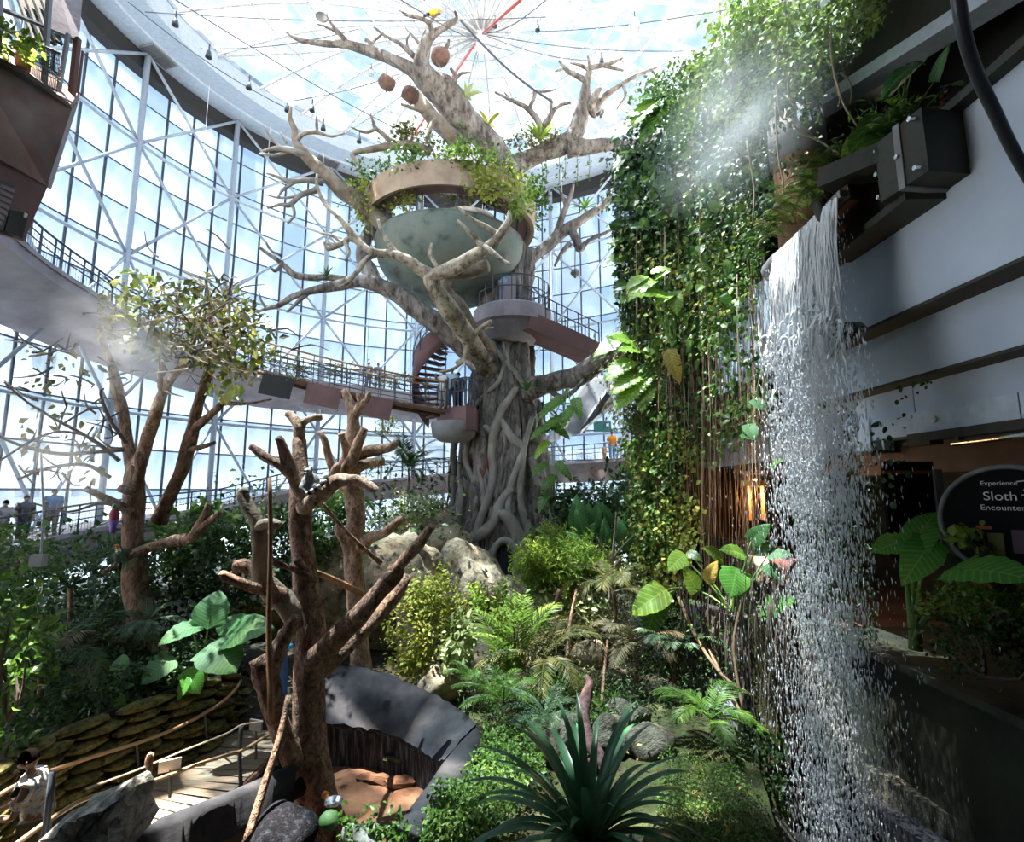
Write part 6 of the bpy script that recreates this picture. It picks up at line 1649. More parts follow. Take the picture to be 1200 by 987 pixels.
# ------------------------------------------------------------------ palms and ferns
def frond(mb, base, az, el, L, droop, n=26, ll=.35, lw=.035, tmpl=LANCE, vee=.5, rach=.012, sweep=.9):
    p = Vector(base); h = Vector((math.sin(az), math.cos(az), 0)); e = el
    side = np.array((h.y, -h.x, 0.0)); st = L / n
    pos, ds, us, sc, line = [], [], [], [], []
    for i in range(n + 1):
        t = i / n
        d = np.array(tuple(h * math.cos(e) + Vector((0, 0, math.sin(e)))))
        nrm = np.array(tuple(h * -math.sin(e) + Vector((0, 0, math.cos(e)))))
        line.append(tuple(p))
        if t > .12:
            k = math.sin(PI * min(1, (t - .1) * 1.02)) ** .6 * .9 + .12
            for s in (-1, 1):
                pos.append(tuple(p)); ds.append(side * s + d * (sweep * (.5 + t)) + nrm * vee * (1 - t) - np.array((0, 0, .25)) + RNG.normal(size=3) * .06); us.append(nrm + side * -s * .3); sc.append((lw / .13 * .5, ll * k, ll * k))
        p = p + Vector(tuple(d)) * st
        e -= droop / n * (.3 + 1.4 * t)
    ds = np.array(ds); tv, tf = tmpl
    R_ = rot_frames(ds, np.array(us))
    sc = np.array(sc)
    V = np.einsum('nij,nvj->nvi', R_, tv[None] * sc[:, None, :]) + np.array(pos)[:, None]
    F = (tf[None] + (np.arange(len(pos)) * len(tv))[:, None, None]).reshape(-1, tf.shape[1])
    mb.add(V.reshape(-1, 3), F)
    mb.tube(line[::3] + [line[-1]], np.linspace(rach, rach * .3, len(line[::3]) + 1), 4, cap=False)
    return mb
def palm(label, base, n, L, mat, el=(.5, 1.3), droop=(.9, 1.7), stem=0, az0=None, ll=.35, lw=.035, nm='palm', nl=26, trunk_mat=None, spread=6.28):
    b = P(*base); t = thing(nm, b, label, 'palm' if 'palm' in nm else 'plant')
    top_ = b + Vector((0, 0, stem))
    if stem: MB().tube(smooth_path([tuple(b), tuple(b.lerp(top_, .5) + Vector((.04, .02, 0))), tuple(top_)], 4), .05, 8, .1).build('stem', trunk_mat or M['tree_bark'], t, smooth=True)
    for k in range(n):
        az = (az0 or 0) + (k + .5) / n * spread - spread / 2 + RNG.normal() * .2
        m = MB(); frond(m, top_ + Vector((0, 0, RNG.uniform(-.05, .05))), az, RNG.uniform(*el), L * RNG.uniform(.75, 1.15), RNG.uniform(*droop), nl, ll, lw)
        m.build('frond', mat, t)
    return t
FROM = PI
palm('yellow-green young palm with upright fronds in the middle of the bed', (600, 800, 12.3), 7, 2.0, M['leaf_bright'], (.95, 1.5), (.5, 1.1), 0, ll=.55, lw=.05)
palm('arching grey-green palm right of the yellow-green palm', (640, 790, 12.0), 8, 1.5, M['leaf_olive'], (.3, 1.1), (1.0, 1.6), .35, ll=.38)
palm('low bushy fern palm beside the basin rim', (590, 830, 10.4), 14, .95, M['leaf_mid'], (.3, 1.2), (.9, 1.8), .1, ll=.22, lw=.02)
palm('low feathery palm left of the purple bare trunk', (640, 848, 10.0), 10, .8, M['leaf_blue'], (.2, 1.1), (.8, 1.7), .1, ll=.22, lw=.022)
palm('feathery palm at the foot of the yellow-green palm', (560, 815, 11.0), 10, 1.0, M['leaf_mid'], (.4, 1.2), (.9, 1.6), .1, ll=.22, lw=.02)
palm('dark palm behind the strap plant, right of the purple trunk', (745, 800, 12.5), 10, 1.3, M['leaf_dry'], (.3, 1.2), (1.0, 1.8), .8, ll=.34)
palm('grey drooping palm below the vine curtain', (720, 740, 13.5), 12, 1.5, M['leaf_olive'], (.2, 1.2), (1.1, 2.0), 1.0, ll=.36)
palm('dark palm in the shade under the big philodendron leaf', (790, 800, 12.5), 12, 1.3, M['leaf_blue'], (.2, 1.1), (1.0, 1.8), .6, ll=.33)
palm('green split palm at the end of the mossy slope', (835, 865, 9.8), 9, .95, M['leaf_mid'], (.3, 1.0), (.9, 1.5), .3, ll=.3, lw=.045)
palm('black-green palm at the far left edge', (40, 840, 10.5), 10, 2.2, M['leaf_dark'], (.4, 1.3), (1.0, 1.8), .9, ll=.42)
palm('tall drooping palm left of the misty tree', (75, 760, 12), 11, 2.4, M['leaf_dark'], (.4, 1.2), (1.1, 1.9), 1.3, ll=.45)
palm('dark drooping palm right of the misty tree trunk', (205, 690, 13.4), 11, 1.9, M['leaf_dark'], (.1, 1.1), (1.2, 2.0), 1.2, ll=.40)
palm('dry grey palm under the misty tree', (110, 800, 11.4), 10, 1.6, M['leaf_dry'], (.2, 1.1), (1.1, 1.9), .6, ll=.36)
palm('silver fern palm clump on the foot of the misty tree', (172, 738, 11.5), 13, .95, M['leaf_blue'], (.0, 1.0), (1.1, 1.9), .15, ll=.21, lw=.036, nm='fern_palm', nl=20)
palm('dark tufted palm before the lower walkway', (478, 580, 22), 16, 1.9, M['leaf_dark'], (.1, 1.4), (.8, 1.6), 1.0, ll=.5, lw=.06)
palm('fan of dark fronds between the leaning boulder and the walkway', (395, 610, 17), 10, 1.6, M['leaf_dark'], (.2, 1.2), (1.0, 1.8), .5, ll=.42)
palm('fern tuft on the right ledge near the sign', (1122, 745, 7.3), 12, .55, M['leaf_blue'], (.1, 1.1), (1.0, 1.8), .1, ll=.13, lw=.018, nm='fern_tuft', nl=18)
palm('grey-leaved tuft before the round sign', (1122, 660, 7.5), 12, .5, M['leaf_blue'], (-.1, .9), (.6, 1.4), .0, ll=.15, lw=.03, nm='fern_tuft', nl=14)
# fern fringe along the spout trough
ff_ = thing('fern_fringe', P(945, 245, 9), 'dense fern fringe along the top of the spout trough', 'fern')
for k in range(70):
    t_ = RNG.random()
    b = P(898 + 90 * t_, 292 - 96 * t_, 10.6 - 2.4 * t_) + Vector((RNG.uniform(-.1, .3), 0, RNG.uniform(-.05, .2)))
    m = MB(); frond(m, b, RNG.uniform(3.6, 5.6), RNG.uniform(.2, 1.1), RNG.uniform(.5, .85), RNG.uniform(1.0, 1.9), 18, .14, .022, LANCE)
    m.build('frond', M['leaf_mid'] if k % 3 else M['leaf_olive'], ff_)

# ------------------------------------------------------------------ shrubs and mounds
def shrub(label, c, r, n, size, mat, tmpl=OVAL, clumps=16, tight=.25, nm='shrub', stems=4, up=.5, base=None, shell=.55, droop=0.0):
    c = P(*c); b = c - Vector((0, 0, r[2])) if base is None else P(*base)
    t = thing(nm, b, label, 'shrub' if nm == 'shrub' else 'plant')
    m = MB(); crown(m, c, r, n, size, tmpl, clumps, tight, up, shell, droop)
    m.build('foliage', mat, t, kind='stuff')
    for k in range(stems):
        e = c + Vector(tuple(RNG.normal(size=3) * np.array(r) * .4))
        MB().tube(smooth_path([tuple(b), tuple(b.lerp(e, .5) + Vector(tuple(RNG.normal(size=3) * .05))), tuple(e)], 3), np.linspace(.03, .01, 7), 5).build('stem', M['twig'], t)
    return t
shrub('bright lime-green bush before the giant tree opening', (648, 662, 16.5), (1.15, .9, .85), 2600, .20, M['leaf_bright'], PALM5, 26)
shrub('lower pale half of the lime-green bush group', (665, 715, 16.0), (1.0, .8, .65), 1500, .17, M['leaf_pale'], OVAL, 20)
shrub('sunlit yellow-green bush right of the lime one', (710, 665, 16.5), (.5, .6, .6), 700, .16, M['leaf_bright'], OVAL, 12)
shrub('bright green sapling beside the yellow-green palm', (600, 745, 12.2), (.42, .4, .7), 620, .13, M['leaf_bright'], OVAL, 12)
shrub('yellow-green top growth just left of the lime bush', (577, 700, 14.5), (.45, .5, .5), 650, .13, M['leaf_bright'], OVAL, 12)
shrub('variegated leafy mound on the rocks by the basin', (503, 738, 13.2), (.95, .7, 1.2), 3600, .11, M['leaf_yellow'], OVAL, 40, .18, 'leafy_mound', 3)
shrub('pale rosette herbs on the right flank of the leafy mound', (538, 757, 12.6), (.35, .4, .5), 420, .16, M['leaf_pale'], BROAD, 10, .25, 'leafy_mound', 3)
shrub('pale variegated shrub below the dark tufted palm', (478, 600, 20.5), (1.25, .9, .75), 1400, .24, M['leaf_pale'], LANCE, 18)
shrub('dark leafy shrub left of the giant trunk', (505, 612, 21.5), (.7, .7, .8), 600, .2, M['leaf_olive'], OVAL, 12)
shrub('dark shrub behind the lemur tree', (330, 640, 14), (.9, .9, 1.0), 1100, .2, M['leaf_dark'], OVAL, 16)
shrub('dark shrub between the two bare trees', (388, 625, 15), (.8, .8, .8), 900, .2, M['leaf_mid'], OVAL, 14)
shrub('dark leafy thicket right of the giant trunk', (690, 615, 21), (1.5, 1.2, 1.4), 1700, .28, M['leaf_dark'], OVAL, 26)
shrub('dark thicket beneath the right walkway', (740, 590, 24), (1.8, 1.4, 1.5), 1500, .3, M['leaf_dark'], OVAL, 22)
shrub('olive thicket above the slender white sapling', (720, 680, 16.8), (.9, .9, .9), 1200, .17, M['leaf_olive'], LANCE, 18)
shrub('dark thicket at the foot of the vine curtain', (770, 760, 14.5), (1.1, 1.2, 1.3), 1500, .18, M['leaf_dark'], LANCE, 22)
shrub('olive undergrowth left of the purple trunk', (620, 800, 12.5), (1.2, .8, .5), 1400, .13, M['leaf_olive'], LANCE, 22)
shrub('yellowish undergrowth below the palms', (655, 815, 11.5), (.6, .6, .4), 700, .11, M['leaf_mid'], OVAL, 14)
shrub('green herb clump beside the purple trunk', (700, 830, 11.0), (.4, .4, .35), 380, .12, M['leaf_mid'], OVAL, 9)
shrub('dark leafy mass at the far left edge', (15, 735, 9.2), (.75, .8, 1.0), 800, .17, M['leaf_mid'], OVAL, 14)
shrub('light green branch of leaves entering at the left edge', (18, 770, 6.8), (.35, .4, .75), 300, .13, M['leaf_mid'], OVAL, 8)
shrub('mid green bush under the left walkway rail', (22, 640, 9.5), (.5, .5, .4), 260, .14, M['leaf_mid'], OVAL, 10)
shrub('bush around the base of the misty tree fork', (232, 628, 14.5), (.8, .8, .7), 700, .22, M['leaf_mid'], BROAD, 12)
shrub('shadowed thicket behind the misty tree', (95, 690, 14.5), (2.0, 1.0, 1.4), 2000, .20, M['leaf_dark'], OVAL, 30)
shrub('dark thicket between misty tree and bare tree', (262, 665, 13.5), (1.3, 1.0, 1.0), 1500, .18, M['leaf_dark'], OVAL, 24)
shrub('black undergrowth above the mossy planter', (95, 790, 11.6), (1.5, .9, .9), 1500, .16, M['leaf_dark'], OVAL, 24)
shrub('dark undergrowth under the large elephant ear', (215, 800, 12.4), (1.0, .6, .55), 900, .15, M['leaf_dark'], BROAD, 16)
shrub('dark herbs by the visitor at the planter edge', (5, 872, 8.4), (.4, .4, .35), 300, .13, M['leaf_mid'], OVAL, 8)
shrub('small leafy bush on the right planter ledge', (1120, 705, 7.2), (.33, .35, .28), 520, .09, M['leaf_bright'], OVAL, 12)
shrub('glossy green bush at the ledge below the sign', (1165, 712, 6.7), (.42, .4, .25), 460, .085, M['leaf_mid'], OVAL, 12)
shrub('sprig with broad green leaves before the sign', (1150, 635, 7.0), (.3, .2, .16), 90, .12, M['leaf_bright'], BROAD, 7)
shrub('dark trailing plant on the black planter wall', (1150, 760, 6.9), (.6, .4, .35), 520, .09, M['leaf_dark'], OVAL, 16)
# calathea clump right of the trunk
cl_ = thing('broad_leaf_clump', P(700, 650, 18.5), 'clump of broad upright dark leaves right of the giant trunk', 'plant')
for k in range(22):
    x, y = 662 + 76 * RNG.random(), 605 + 40 * RNG.random()
    a = P(x, y, 18.5 + RNG.normal() * .4); az = RNG.uniform(-1.3, 1.3)
    set_leaf(cl_, L_BROAD, a, a + Vector((math.sin(az) * .7, -.2, math.cos(az) * .8 + .15)) * RNG.uniform(.8, 1.2), (0, -.9, .3))
petiole(cl_, P(700, 660, 18.5), P(700, 625, 18.5), .05)
# banana-like pot at (710,680) and white sapling
ws_ = thing('white_sapling', P(714, 720, 15.5), 'slender white-stemmed bare sapling below the vine curtain', 'tree')
m = MB()
for c in [[(714, 722, 15.5, 2.6), (715, 690, 15.5, 2.4), (717, 660, 15.5, 2.2), (720, 630, 15.5, 1.5), (722, 600, 15.5, .8)], [(717, 660, 15.5, 1.8), (708, 645, 15.4, 1.2), (700, 630, 15.3, .6)], [(718, 655, 15.5, 1.6), (730, 640, 15.3, 1.1), (742, 628, 15.2, .6)], [(717, 670, 15.5, 1.4), (728, 655, 15.3, .9), (744, 652, 15.2, .5)]]: limb(m, c, 6, .08)
m.build('stem', M['wood_pale'], ws_, smooth=True)
MB().lathe([(.01, 0), (.22, .02), (.28, .3), (.3, .32), (.01, .3)], P(714, 682, 16.8), 18).build('clay_pot', mottled('brown_clay', [(.14, .07, .04), (.24, .13, .08)], 4, .8, .1), loc=P(714, 682, 16.8), smooth=True, label='brown clay pot half hidden behind the white sapling', cat='pot')
# purple bare trunk
pt_ = thing('leaning_tree', P(693, 880, 9.6), 'leaning purple-brown bare trunk behind the strap plant', 'tree')
pm = mottled('purple_bark', [(.04, .022, .022), (.10, .055, .055), (.15, .095, .09)], 6, .9, .8, (1, 1, .6), 22, bdist=.02)
m = MB()
limb(m, [(706, 905, 9.2, 11), (700, 885, 9.3, 10), (690, 868, 9.5, 10), (684, 850, 9.7, 10), (683, 832, 9.9, 9.5), (687, 815, 10.1, 8), (691, 802, 10.2, 6), (686, 792, 10.3, 3)], 12, .12)
m.build('trunk', pm, pt_, smooth=True)
for a_ in ((730, 905), (718, 912), (694, 906), (680, 892)):
    m = MB(); limb(m, [(703, 888, 9.3, 6), ((703 + a_[0]) / 2, 893, 9.2, 5), (a_[0], a_[1], 9.0, 2)], 7, .15); m.build('root', pm, pt_, smooth=True)
for k, (pts, lab) in enumerate([([(668, 812, 11.5, 2.6), (665, 770, 12, 2.6), (668, 730, 12.5, 2.2), (676, 690, 12.8, 1.6)], 'reddish bare stem rising left of the purple trunk'), ([(705, 830, 11, 2.4), (708, 790, 11.3, 2.2), (712, 750, 11.6, 1.6)], 'thin brown stem right of the purple trunk'), ([(655, 745, 13.5, 3), (650, 720, 13.8, 3), (655, 690, 14, 2.4)], 'short reddish stem under the lime bush')]):
    m = MB(); limb(m, pts, 6, .1); m.build('sapling', M['snag'], loc=P(*pts[0][:3]), smooth=True, label=lab, cat='sapling')

# ------------------------------------------------------------------ the planting bed in front and its ground cover
def bil(u, v):
    TLp, TRp, BLp, BRp = P(470, 805, 12.8), P(860, 800, 13.2), P(400, 1030, 6.6), P(935, 1030, 6.0)
    return (TLp * (1 - u) + TRp * u) * (1 - v) + (BLp * (1 - u) + BRp * u) * v
us = np.linspace(0, 1, 40); vs = np.linspace(0, 1, 44)
V = np.zeros((40, 44, 3))
for i, u in enumerate(us):
    for j, v in enumerate(vs):
        p = bil(u, v)
        p.z += -.25 + .28 * math.exp(-((u - .82) / .16) ** 2) * v + .06 * math.sin(u * 17 + v * 5) * math.sin(v * 13) + .025 * RNG.normal()
        V[i, j] = tuple(p)
# keep the bed out of the dirt basin
edge_px = [(560, 850, 9.4), (552, 885, 8.8), (520, 935, 8.2), (500, 965, 7.8), (470, 1005, 7.3), (450, 1030, 7.0)]
ed = np.array([tuple(P(*a)) for a in edge_px])
for i in range(40):
    for j in range(44):
        y = V[i, j, 1]
        if y < 9.8:
            xm = np.interp(y, ed[::-1, 1], ed[::-1, 0])
            if V[i, j, 0] < xm + .03: V[i, j, 0] = xm + .03; V[i, j, 2] = min(V[i, j, 2], -.0)
MB().grid(V).build('floor_bed', M['moss'], kind='structure', smooth=True, label='mossy planting bed sloping down to the pool')
def bed_cover(label, poly, n, size, mat, tmpl=OVAL, lift=.12, dd=None, nm='ground_cover', jit=.05):
    q = in_poly(poly, n)
    D = np.array([dd(a, b) for a, b in q])
    pos = Pn(q, D); pos[:, 2] += RNG.random(n) * lift
    pos += RNG.normal(size=(n, 3)) * jit
    d = rand_dirs(n) + np.array((0, -.2, .15)); u = rand_dirs(n) * .5 + np.array((0, -.25, .9))
    m = MB().leaves(tmpl, pos, rot_frames(d, u), (size * (.5 + .9 * RNG.random(n)))[:, None])
    c = pos.mean(0)
    return m.build(nm, mat, loc=(c[0], c[1], pos[:, 2].min()), kind='stuff', label=label)
def bed_d(x, y): return np.interp(y, [800, 850, 900, 950, 1000], [12.6, 10.4, 8.7, 7.5, 6.7])
bed_cover('small-leaved green ground cover right of the dirt basin', [(575, 855), (625, 850), (640, 900), (600, 960), (560, 1000), (490, 1000), (512, 965), (548, 915)], 3800, .075, M['leaf_mid'], OVAL, .22, bed_d)
bed_cover('dense small-leaved ground cover at the lower front edge', [(515, 930), (575, 930), (560, 1000), (490, 1000)], 1300, .07, M['leaf_mid'], OVAL, .3, lambda a, b: bed_d(a, b) - .15)
bed_cover('creeping herbs at the corner by the green gourd', [(400, 968), (440, 965), (475, 970), (480, 1000), (400, 1000)], 260, .09, M['leaf_mid'], OVAL, .2, lambda a, b: 7.0 - (b - 955) * .006)
bed_cover('low green moss herbs on the right slope', [(780, 880), (860, 900), (900, 960), (900, 1000), (790, 1000), (770, 940)], 5200, .04, M['leaf_mid'], OVAL, .07, lambda a, b: bed_d(a, b) - .2)
bed_cover('fallen pale leaves on the mossy slope', [(720, 860), (860, 880), (900, 990), (780, 990)], 70, .08, M['leaf_gold'], OVAL, .04, lambda a, b: bed_d(a, b) - .25)
bed_cover('mixed undergrowth between palms and basin', [(540, 820), (740, 800), (760, 860), (560, 860)], 2200, .10, M['leaf_dark'], LANCE, .5, bed_d, 'undergrowth', .12)
bed_cover('sunlit undergrowth under the lime bush', [(560, 740), (740, 720), (750, 800), (580, 800)], 2200, .13, M['leaf_olive'], LANCE, .5, lambda a, b: np.interp(b, [720, 800], [16, 12.6]), 'undergrowth', .15)
bed_cover('dark undergrowth across the left planter', [(-10, 800), (60, 700), (250, 690), (290, 780), (200, 810), (60, 860), (-10, 900)], 3600, .16, M['leaf_dark'], OVAL, .6, lambda a, b: np.interp(b, [690, 800, 900], [13.5, 12.0, 9.6]), 'undergrowth', .2)
bed_cover('dark creeping leaves on top of the mossy planter', [(40, 860), (110, 835), (180, 812), (235, 795), (275, 782), (265, 765), (180, 785), (60, 830)], 1500, .11, M['leaf_dark'], OVAL, .3, lambda a, b: np.interp(a, [0, 110, 232, 276], [8.4, 9.5, 11.0, 12.2]), 'undergrowth', .12)
bed_cover('dark undergrowth right under the vine curtain', [(740, 680), (850, 700), (880, 850), (760, 850)], 1800, .12, M['leaf_dark'], LANCE, .4, lambda a, b: np.interp(b, [680, 850], [14.5, 11]), 'undergrowth', .25)
bed_cover('dark undergrowth round the giant trunk foot', [(640, 590), (760, 570), (760, 690), (660, 690)], 1300, .25, M['leaf_dark'], OVAL, .6, lambda a, b: 20, 'undergrowth', .5)
bed_cover('grey-green undergrowth below the lower walkway', [(230, 590), (520, 560), (520, 640), (380, 680), (240, 690)], 1700, .22, M['leaf_dark'], OVAL, .6, lambda a, b: np.interp(b, [560, 690], [22, 15]), 'undergrowth', .6)

# greenery in the ring planter and on the limbs
rp = MB()
for k in range(15):
    a = k / 15 * 2 * PI + RNG.normal() * .1
    crown(rp, (bx + 3.9 * math.cos(a), by + 3.9 * math.sin(a), 18.6), (.75, .75, .45), 230, .19, OVAL, 5, .4)
rp.build('ring_foliage', M['leaf_mid'], loc=(bx, by, 18), kind='stuff', label='dark green leaves spilling over the ring planter')
for (x, y, d, r, mat, lab, n) in ((585, 205, 19.3, (.9, .5, .7), 'leaf_yellow', 'yellow-green creeper spilling over the ring planter right side', 700), (550, 187, 19.4, (.8, .4, .4), 'leaf_bright', 'bright creeper on the near rim of the ring planter', 450), (430, 235, 21.0, (.5, .6, .9), 'leaf_yellow', 'yellow-green creeper at the left end of the ring planter', 450), (612, 235, 20.5, (.4, .6, .9), 'leaf_bright', 'hanging creeper at the right end of the ring planter', 350), (470, 232, 20.5, (.6, .5, .5), 'leaf_yellow', 'yellowish plants between ring planter and bowl at left', 350), (540, 222, 21.5, (.9, .5, .35), 'leaf_olive', 'plants between ring planter and bowl in the middle', 400), (580, 226, 21, (.5, .5, .4), 'leaf_dark', 'dark plants between ring planter and bowl at right', 250), (630, 165, 22.8, (1.1, .6, .35), 'leaf_olive', 'creeper along the right upper limb', 450), (490, 165, 21.8, (.8, .6, .5), 'leaf_olive', 'grey-green bush behind the ring planter left of the top limb', 450)):
    shrub(lab, (x, y, d), r, n, .19, M[mat], OVAL, 10, .35, 'creeper', 2)
def rosette(label, x, y, d, n, L, w, mat, el=(.3, 1.3), nm='bromeliad'):
    b = P(x, y, d); t = thing(nm, b, label, 'plant')
    for k in range(n):
        MB().grid(strap(b, k * 2.4 + RNG.normal() * .2, RNG.uniform(*el), L * RNG.uniform(.75, 1.1), w, RNG.uniform(.8, 1.5), 6, .35)).build('leaf', mat, t, smooth=True)
    return t
rosette('bright fern rosette on the right upper limb', 632, 165, 22.4, 20, 1.1, .075, M['leaf_bright'])
rosette('pale rosette high on the top limb', 546, 115, 21.6, 12, .85, .085, M['leaf_pale'], (.0, 1.2))
rosette('ochre-green rosette low on the top limb', 572, 147, 22.2, 11, .9, .09, M['leaf_yellow'], (-.2, 1.0))
rosette('fern tuft on the right middle branch', 685, 245, 25.6, 12, .9, .06, M['leaf_mid'])
rosette('green rosette where the right limb leaves the trunk', 617, 458, 21.8, 12, .9, .06, M['leaf_mid'])
rosette('small rosette on the far left lower limb', 383, 325, 20.6, 10, .5, .04, M['leaf_dark'])
rosette('grey tuft at the dark tuft under the right limb', 640, 480, 22, 12, 1.0, .10, M['leaf_blue'], (-.8, .5))
# growth along the upper walkway and bridge
for (x, y, lab) in ((400, 432, 'planter greenery along the upper walkway'), (455, 500, 'small fern below the bridge end'), (345, 438, 'tuft at the left start of the hanging bridge'), (470, 448, 'pale tuft along the walkway near the balcony')):
    shrub(lab, (x, y, 24 if x != 345 else 20.4), (.9, .5, .35) if x in (400, 470) else (.5, .4, .35), 260, .2, M['leaf_olive'], LANCE, 8, .35, 'creeper', 2)
# ------------------------------------------------------------------ vine curtain on the end of the right-hand building
def cur_d(x, y): return np.interp(x, [700, 740, 800, 850, 900, 960, 1040], [19.5, 18.6, 16.4, 13.7, 11.5, 10.4, 9.2])
def sheet(label, poly, n, size, mat, tmpl=OVAL, jit=.35, dfun=None, droop=.8, up=.25, nm='vine_foliage', group=None, clump=0, kind='stuff'):
    dfun = dfun or cur_d
    if clump:
        cq = in_poly(poly, clump); q = cq[RNG.integers(0, clump, n)] + RNG.normal(size=(n, 2)) * 9
    else: q = in_poly(poly, n)
    D = np.array([dfun(a, b) for a, b in q]) + RNG.normal(size=n) * jit - np.abs(RNG.normal(size=n)) * jit * .5
    pos = Pn(q, D)
    d = rand_dirs(n) * .8 + np.array((-.25, -.25, -droop)); u = rand_dirs(n) * .6 + np.array((-.5, -.6, up))
    sc = size * (.5 + .9 * RNG.random(n)) * (D / 14)
    m = MB().leaves(tmpl, pos, rot_frames(d, u), sc[:, None])
    c = pos.mean(0)
    return m.build(nm, mat, loc=(c[0], c[1], pos[:, 2].min()), kind=kind, label=label, group=group)
sheet('bright green climber crowning the vine wall at the top', [(862, -10), (1035, -10), (1010, 45), (960, 80), (905, 120), (850, 140), (805, 120), (815, 70)], 5600, .21, M['leaf_bright'], OVAL, .5, clump=170, up=.6)
sheet('mid green leaves under the crowning climber', [(740, 105), (820, 70), (960, 60), (960, 130), (900, 170), (800, 190), (735, 180)], 3800, .17, M['leaf_mid'], OVAL, .5, clump=120)
sheet('blue-green leaf curtain behind the drifting mist', [(725, 160), (830, 150), (950, 110), (960, 170), (915, 215), (890, 265), (850, 270), (800, 260), (740, 275), (716, 255)], 6800, .17, M['leaf_blue'], OVAL, .45, clump=190)
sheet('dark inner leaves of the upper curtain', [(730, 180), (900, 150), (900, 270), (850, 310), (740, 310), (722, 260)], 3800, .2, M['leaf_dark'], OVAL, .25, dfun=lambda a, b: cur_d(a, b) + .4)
sheet('dark dense ivy at the left edge of the curtain', [(718, 265), (760, 260), (765, 420), (735, 430), (722, 330)], 2600, .15, M['leaf_dark'], OVAL, .35)
sheet('mixed leaves over the middle of the curtain', [(760, 260), (893, 250), (890, 300), (850, 400), (800, 420), (760, 400)], 5200, .15, M['leaf_mid'], OVAL, .4, clump=200)
sheet('larger glossy leaves scattered over the middle of the curtain', [(730, 200), (890, 190), (885, 330), (840, 420), (745, 430)], 620, .30, M['leaf_mid'], BROAD, .45, dfun=lambda a, b: cur_d(a, b) - .35, clump=70)
sheet('yellow-green young leaves dotted over the curtain', [(725, 230), (880, 220), (860, 400), (740, 430)], 900, .17, M['leaf_yellow'], OVAL, .45, dfun=lambda a, b: cur_d(a, b) - .3, clump=60)
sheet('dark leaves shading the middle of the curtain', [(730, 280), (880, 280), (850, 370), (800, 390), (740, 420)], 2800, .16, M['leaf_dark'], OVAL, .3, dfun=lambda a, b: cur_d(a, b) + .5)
sheet('heart-leaved vines trailing over the lower fascia', [(830, 300), (892, 290), (890, 500), (840, 545), (790, 540), (800, 430)], 760, .16, M['leaf_mid'], BROAD, .25)
sheet('yellow-green heart vines at the bottom of the curtain', [(748, 520), (805, 500), (815, 640), (775, 700), (748, 690)], 2000, .15, M['leaf_yellow'], ROUND, .4, clump=90)
sheet('dense green climber at the lower left of the curtain', [(738, 480), (785, 480), (785, 640), (745, 680), (738, 600)], 2800, .16, M['leaf_mid'], OVAL, .45, clump=100)
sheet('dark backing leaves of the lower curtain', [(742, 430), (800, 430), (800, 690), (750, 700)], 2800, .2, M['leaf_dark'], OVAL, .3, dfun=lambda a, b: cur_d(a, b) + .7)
sheet('leafy sprays above the column', [(900, 120), (985, 20), (1010, 40), (1010, 65), (960, 110), (935, 130)], 700, .11, M['leaf_mid'], OVAL, .3)
sheet('hanging heart leaves beside the waterfall edge', [(1015, 500), (1060, 470), (1065, 560), (1040, 600), (1030, 620)], 46, .16, M['leaf_blue'], BROAD, .12, dfun=lambda a, b: 7.4, nm='trailing_leaves')
sheet('dark heart leaves tucked under the fascia right of the waterfall', [(1040, 450), (1095, 435), (1095, 455), (1050, 475)], 16, .16, M['leaf_dark'], BROAD, .08, dfun=lambda a, b: 7.3, nm='trailing_leaves')
sheet('wet dark leaves behind the lower waterfall', [(930, 560), (1020, 540), (1030, 760), (940, 760)], 1500, .12, M['leaf_blue'], OVAL, .3, dfun=lambda a, b: 9.6)
sheet('wet climber behind the middle of the waterfall', [(955, 470), (1005, 470), (1010, 560), (960, 560)], 420, .12, M['leaf_blue'], OVAL, .2, dfun=lambda a, b: 9.3)
sheet('small ivy on the root-covered pier', [(790, 700), (900, 690), (905, 900), (850, 880)], 360, .10, M['leaf_mid'], OVAL, .25, dfun=lambda a, b: 11.3)
sheet('dark creepers above the pool edge', [(850, 850), (920, 860), (930, 960), (880, 960)], 420, .12, M['leaf_dark'], BROAD, .25, dfun=lambda a, b: 9.3)
sheet('drips of ivy over the planter wall at right', [(1090, 690), (1200, 690), (1200, 790), (1110, 800)], 700, .08, M['leaf_dark'], OVAL, .25, dfun=lambda a, b: 7.0)

# hanging roots: the plainest ones singly, the rest as one mass
hang = thing('hanging_roots', P(800, 480, 15), 'long brown hanging roots combing down the vine wall', 'roots')
def strand(mb, x, y0, y1, d, r, wob=3.0, n=7):
    rows = []; ph = RNG.random() * 6
    for k in range(n):
        t = k / (n - 1); xx = x + wob * math.sin(t * 5 + ph) + (x - 600) * .03 * t
        p = P(xx, y0 + (y1 - y0) * t, d + .12 * math.sin(t * 4 + ph)); rows.append((p.x, p.y, p.z, r * (1 - .5 * t)))
    q = smooth_path(rows, 2)
    mb.tube(q[:, :3], q[:, 3], 4, 0, cap=False)
for k in range(60):
    x = RNG.uniform(742, 892); m = MB()
    strand(m, x, RNG.uniform(215, 400), RNG.uniform(480, 720), float(cur_d(x, 0)) - RNG.uniform(-.1, .9), RNG.uniform(.010, .020))
    m.build('root_strand', M['root_hang'] if k % 3 else M['twig_pale'], hang)
m = MB()
for k in range(300):
    x = RNG.uniform(738, 900)
    strand(m, x, RNG.uniform(220, 560), min(730, RNG.uniform(380, 740)), float(cur_d(x, 0)) - RNG.uniform(-.6, .2), RNG.uniform(.005, .012), 4)
m.build('thin_roots', M['root_hang'], hang, kind='stuff')
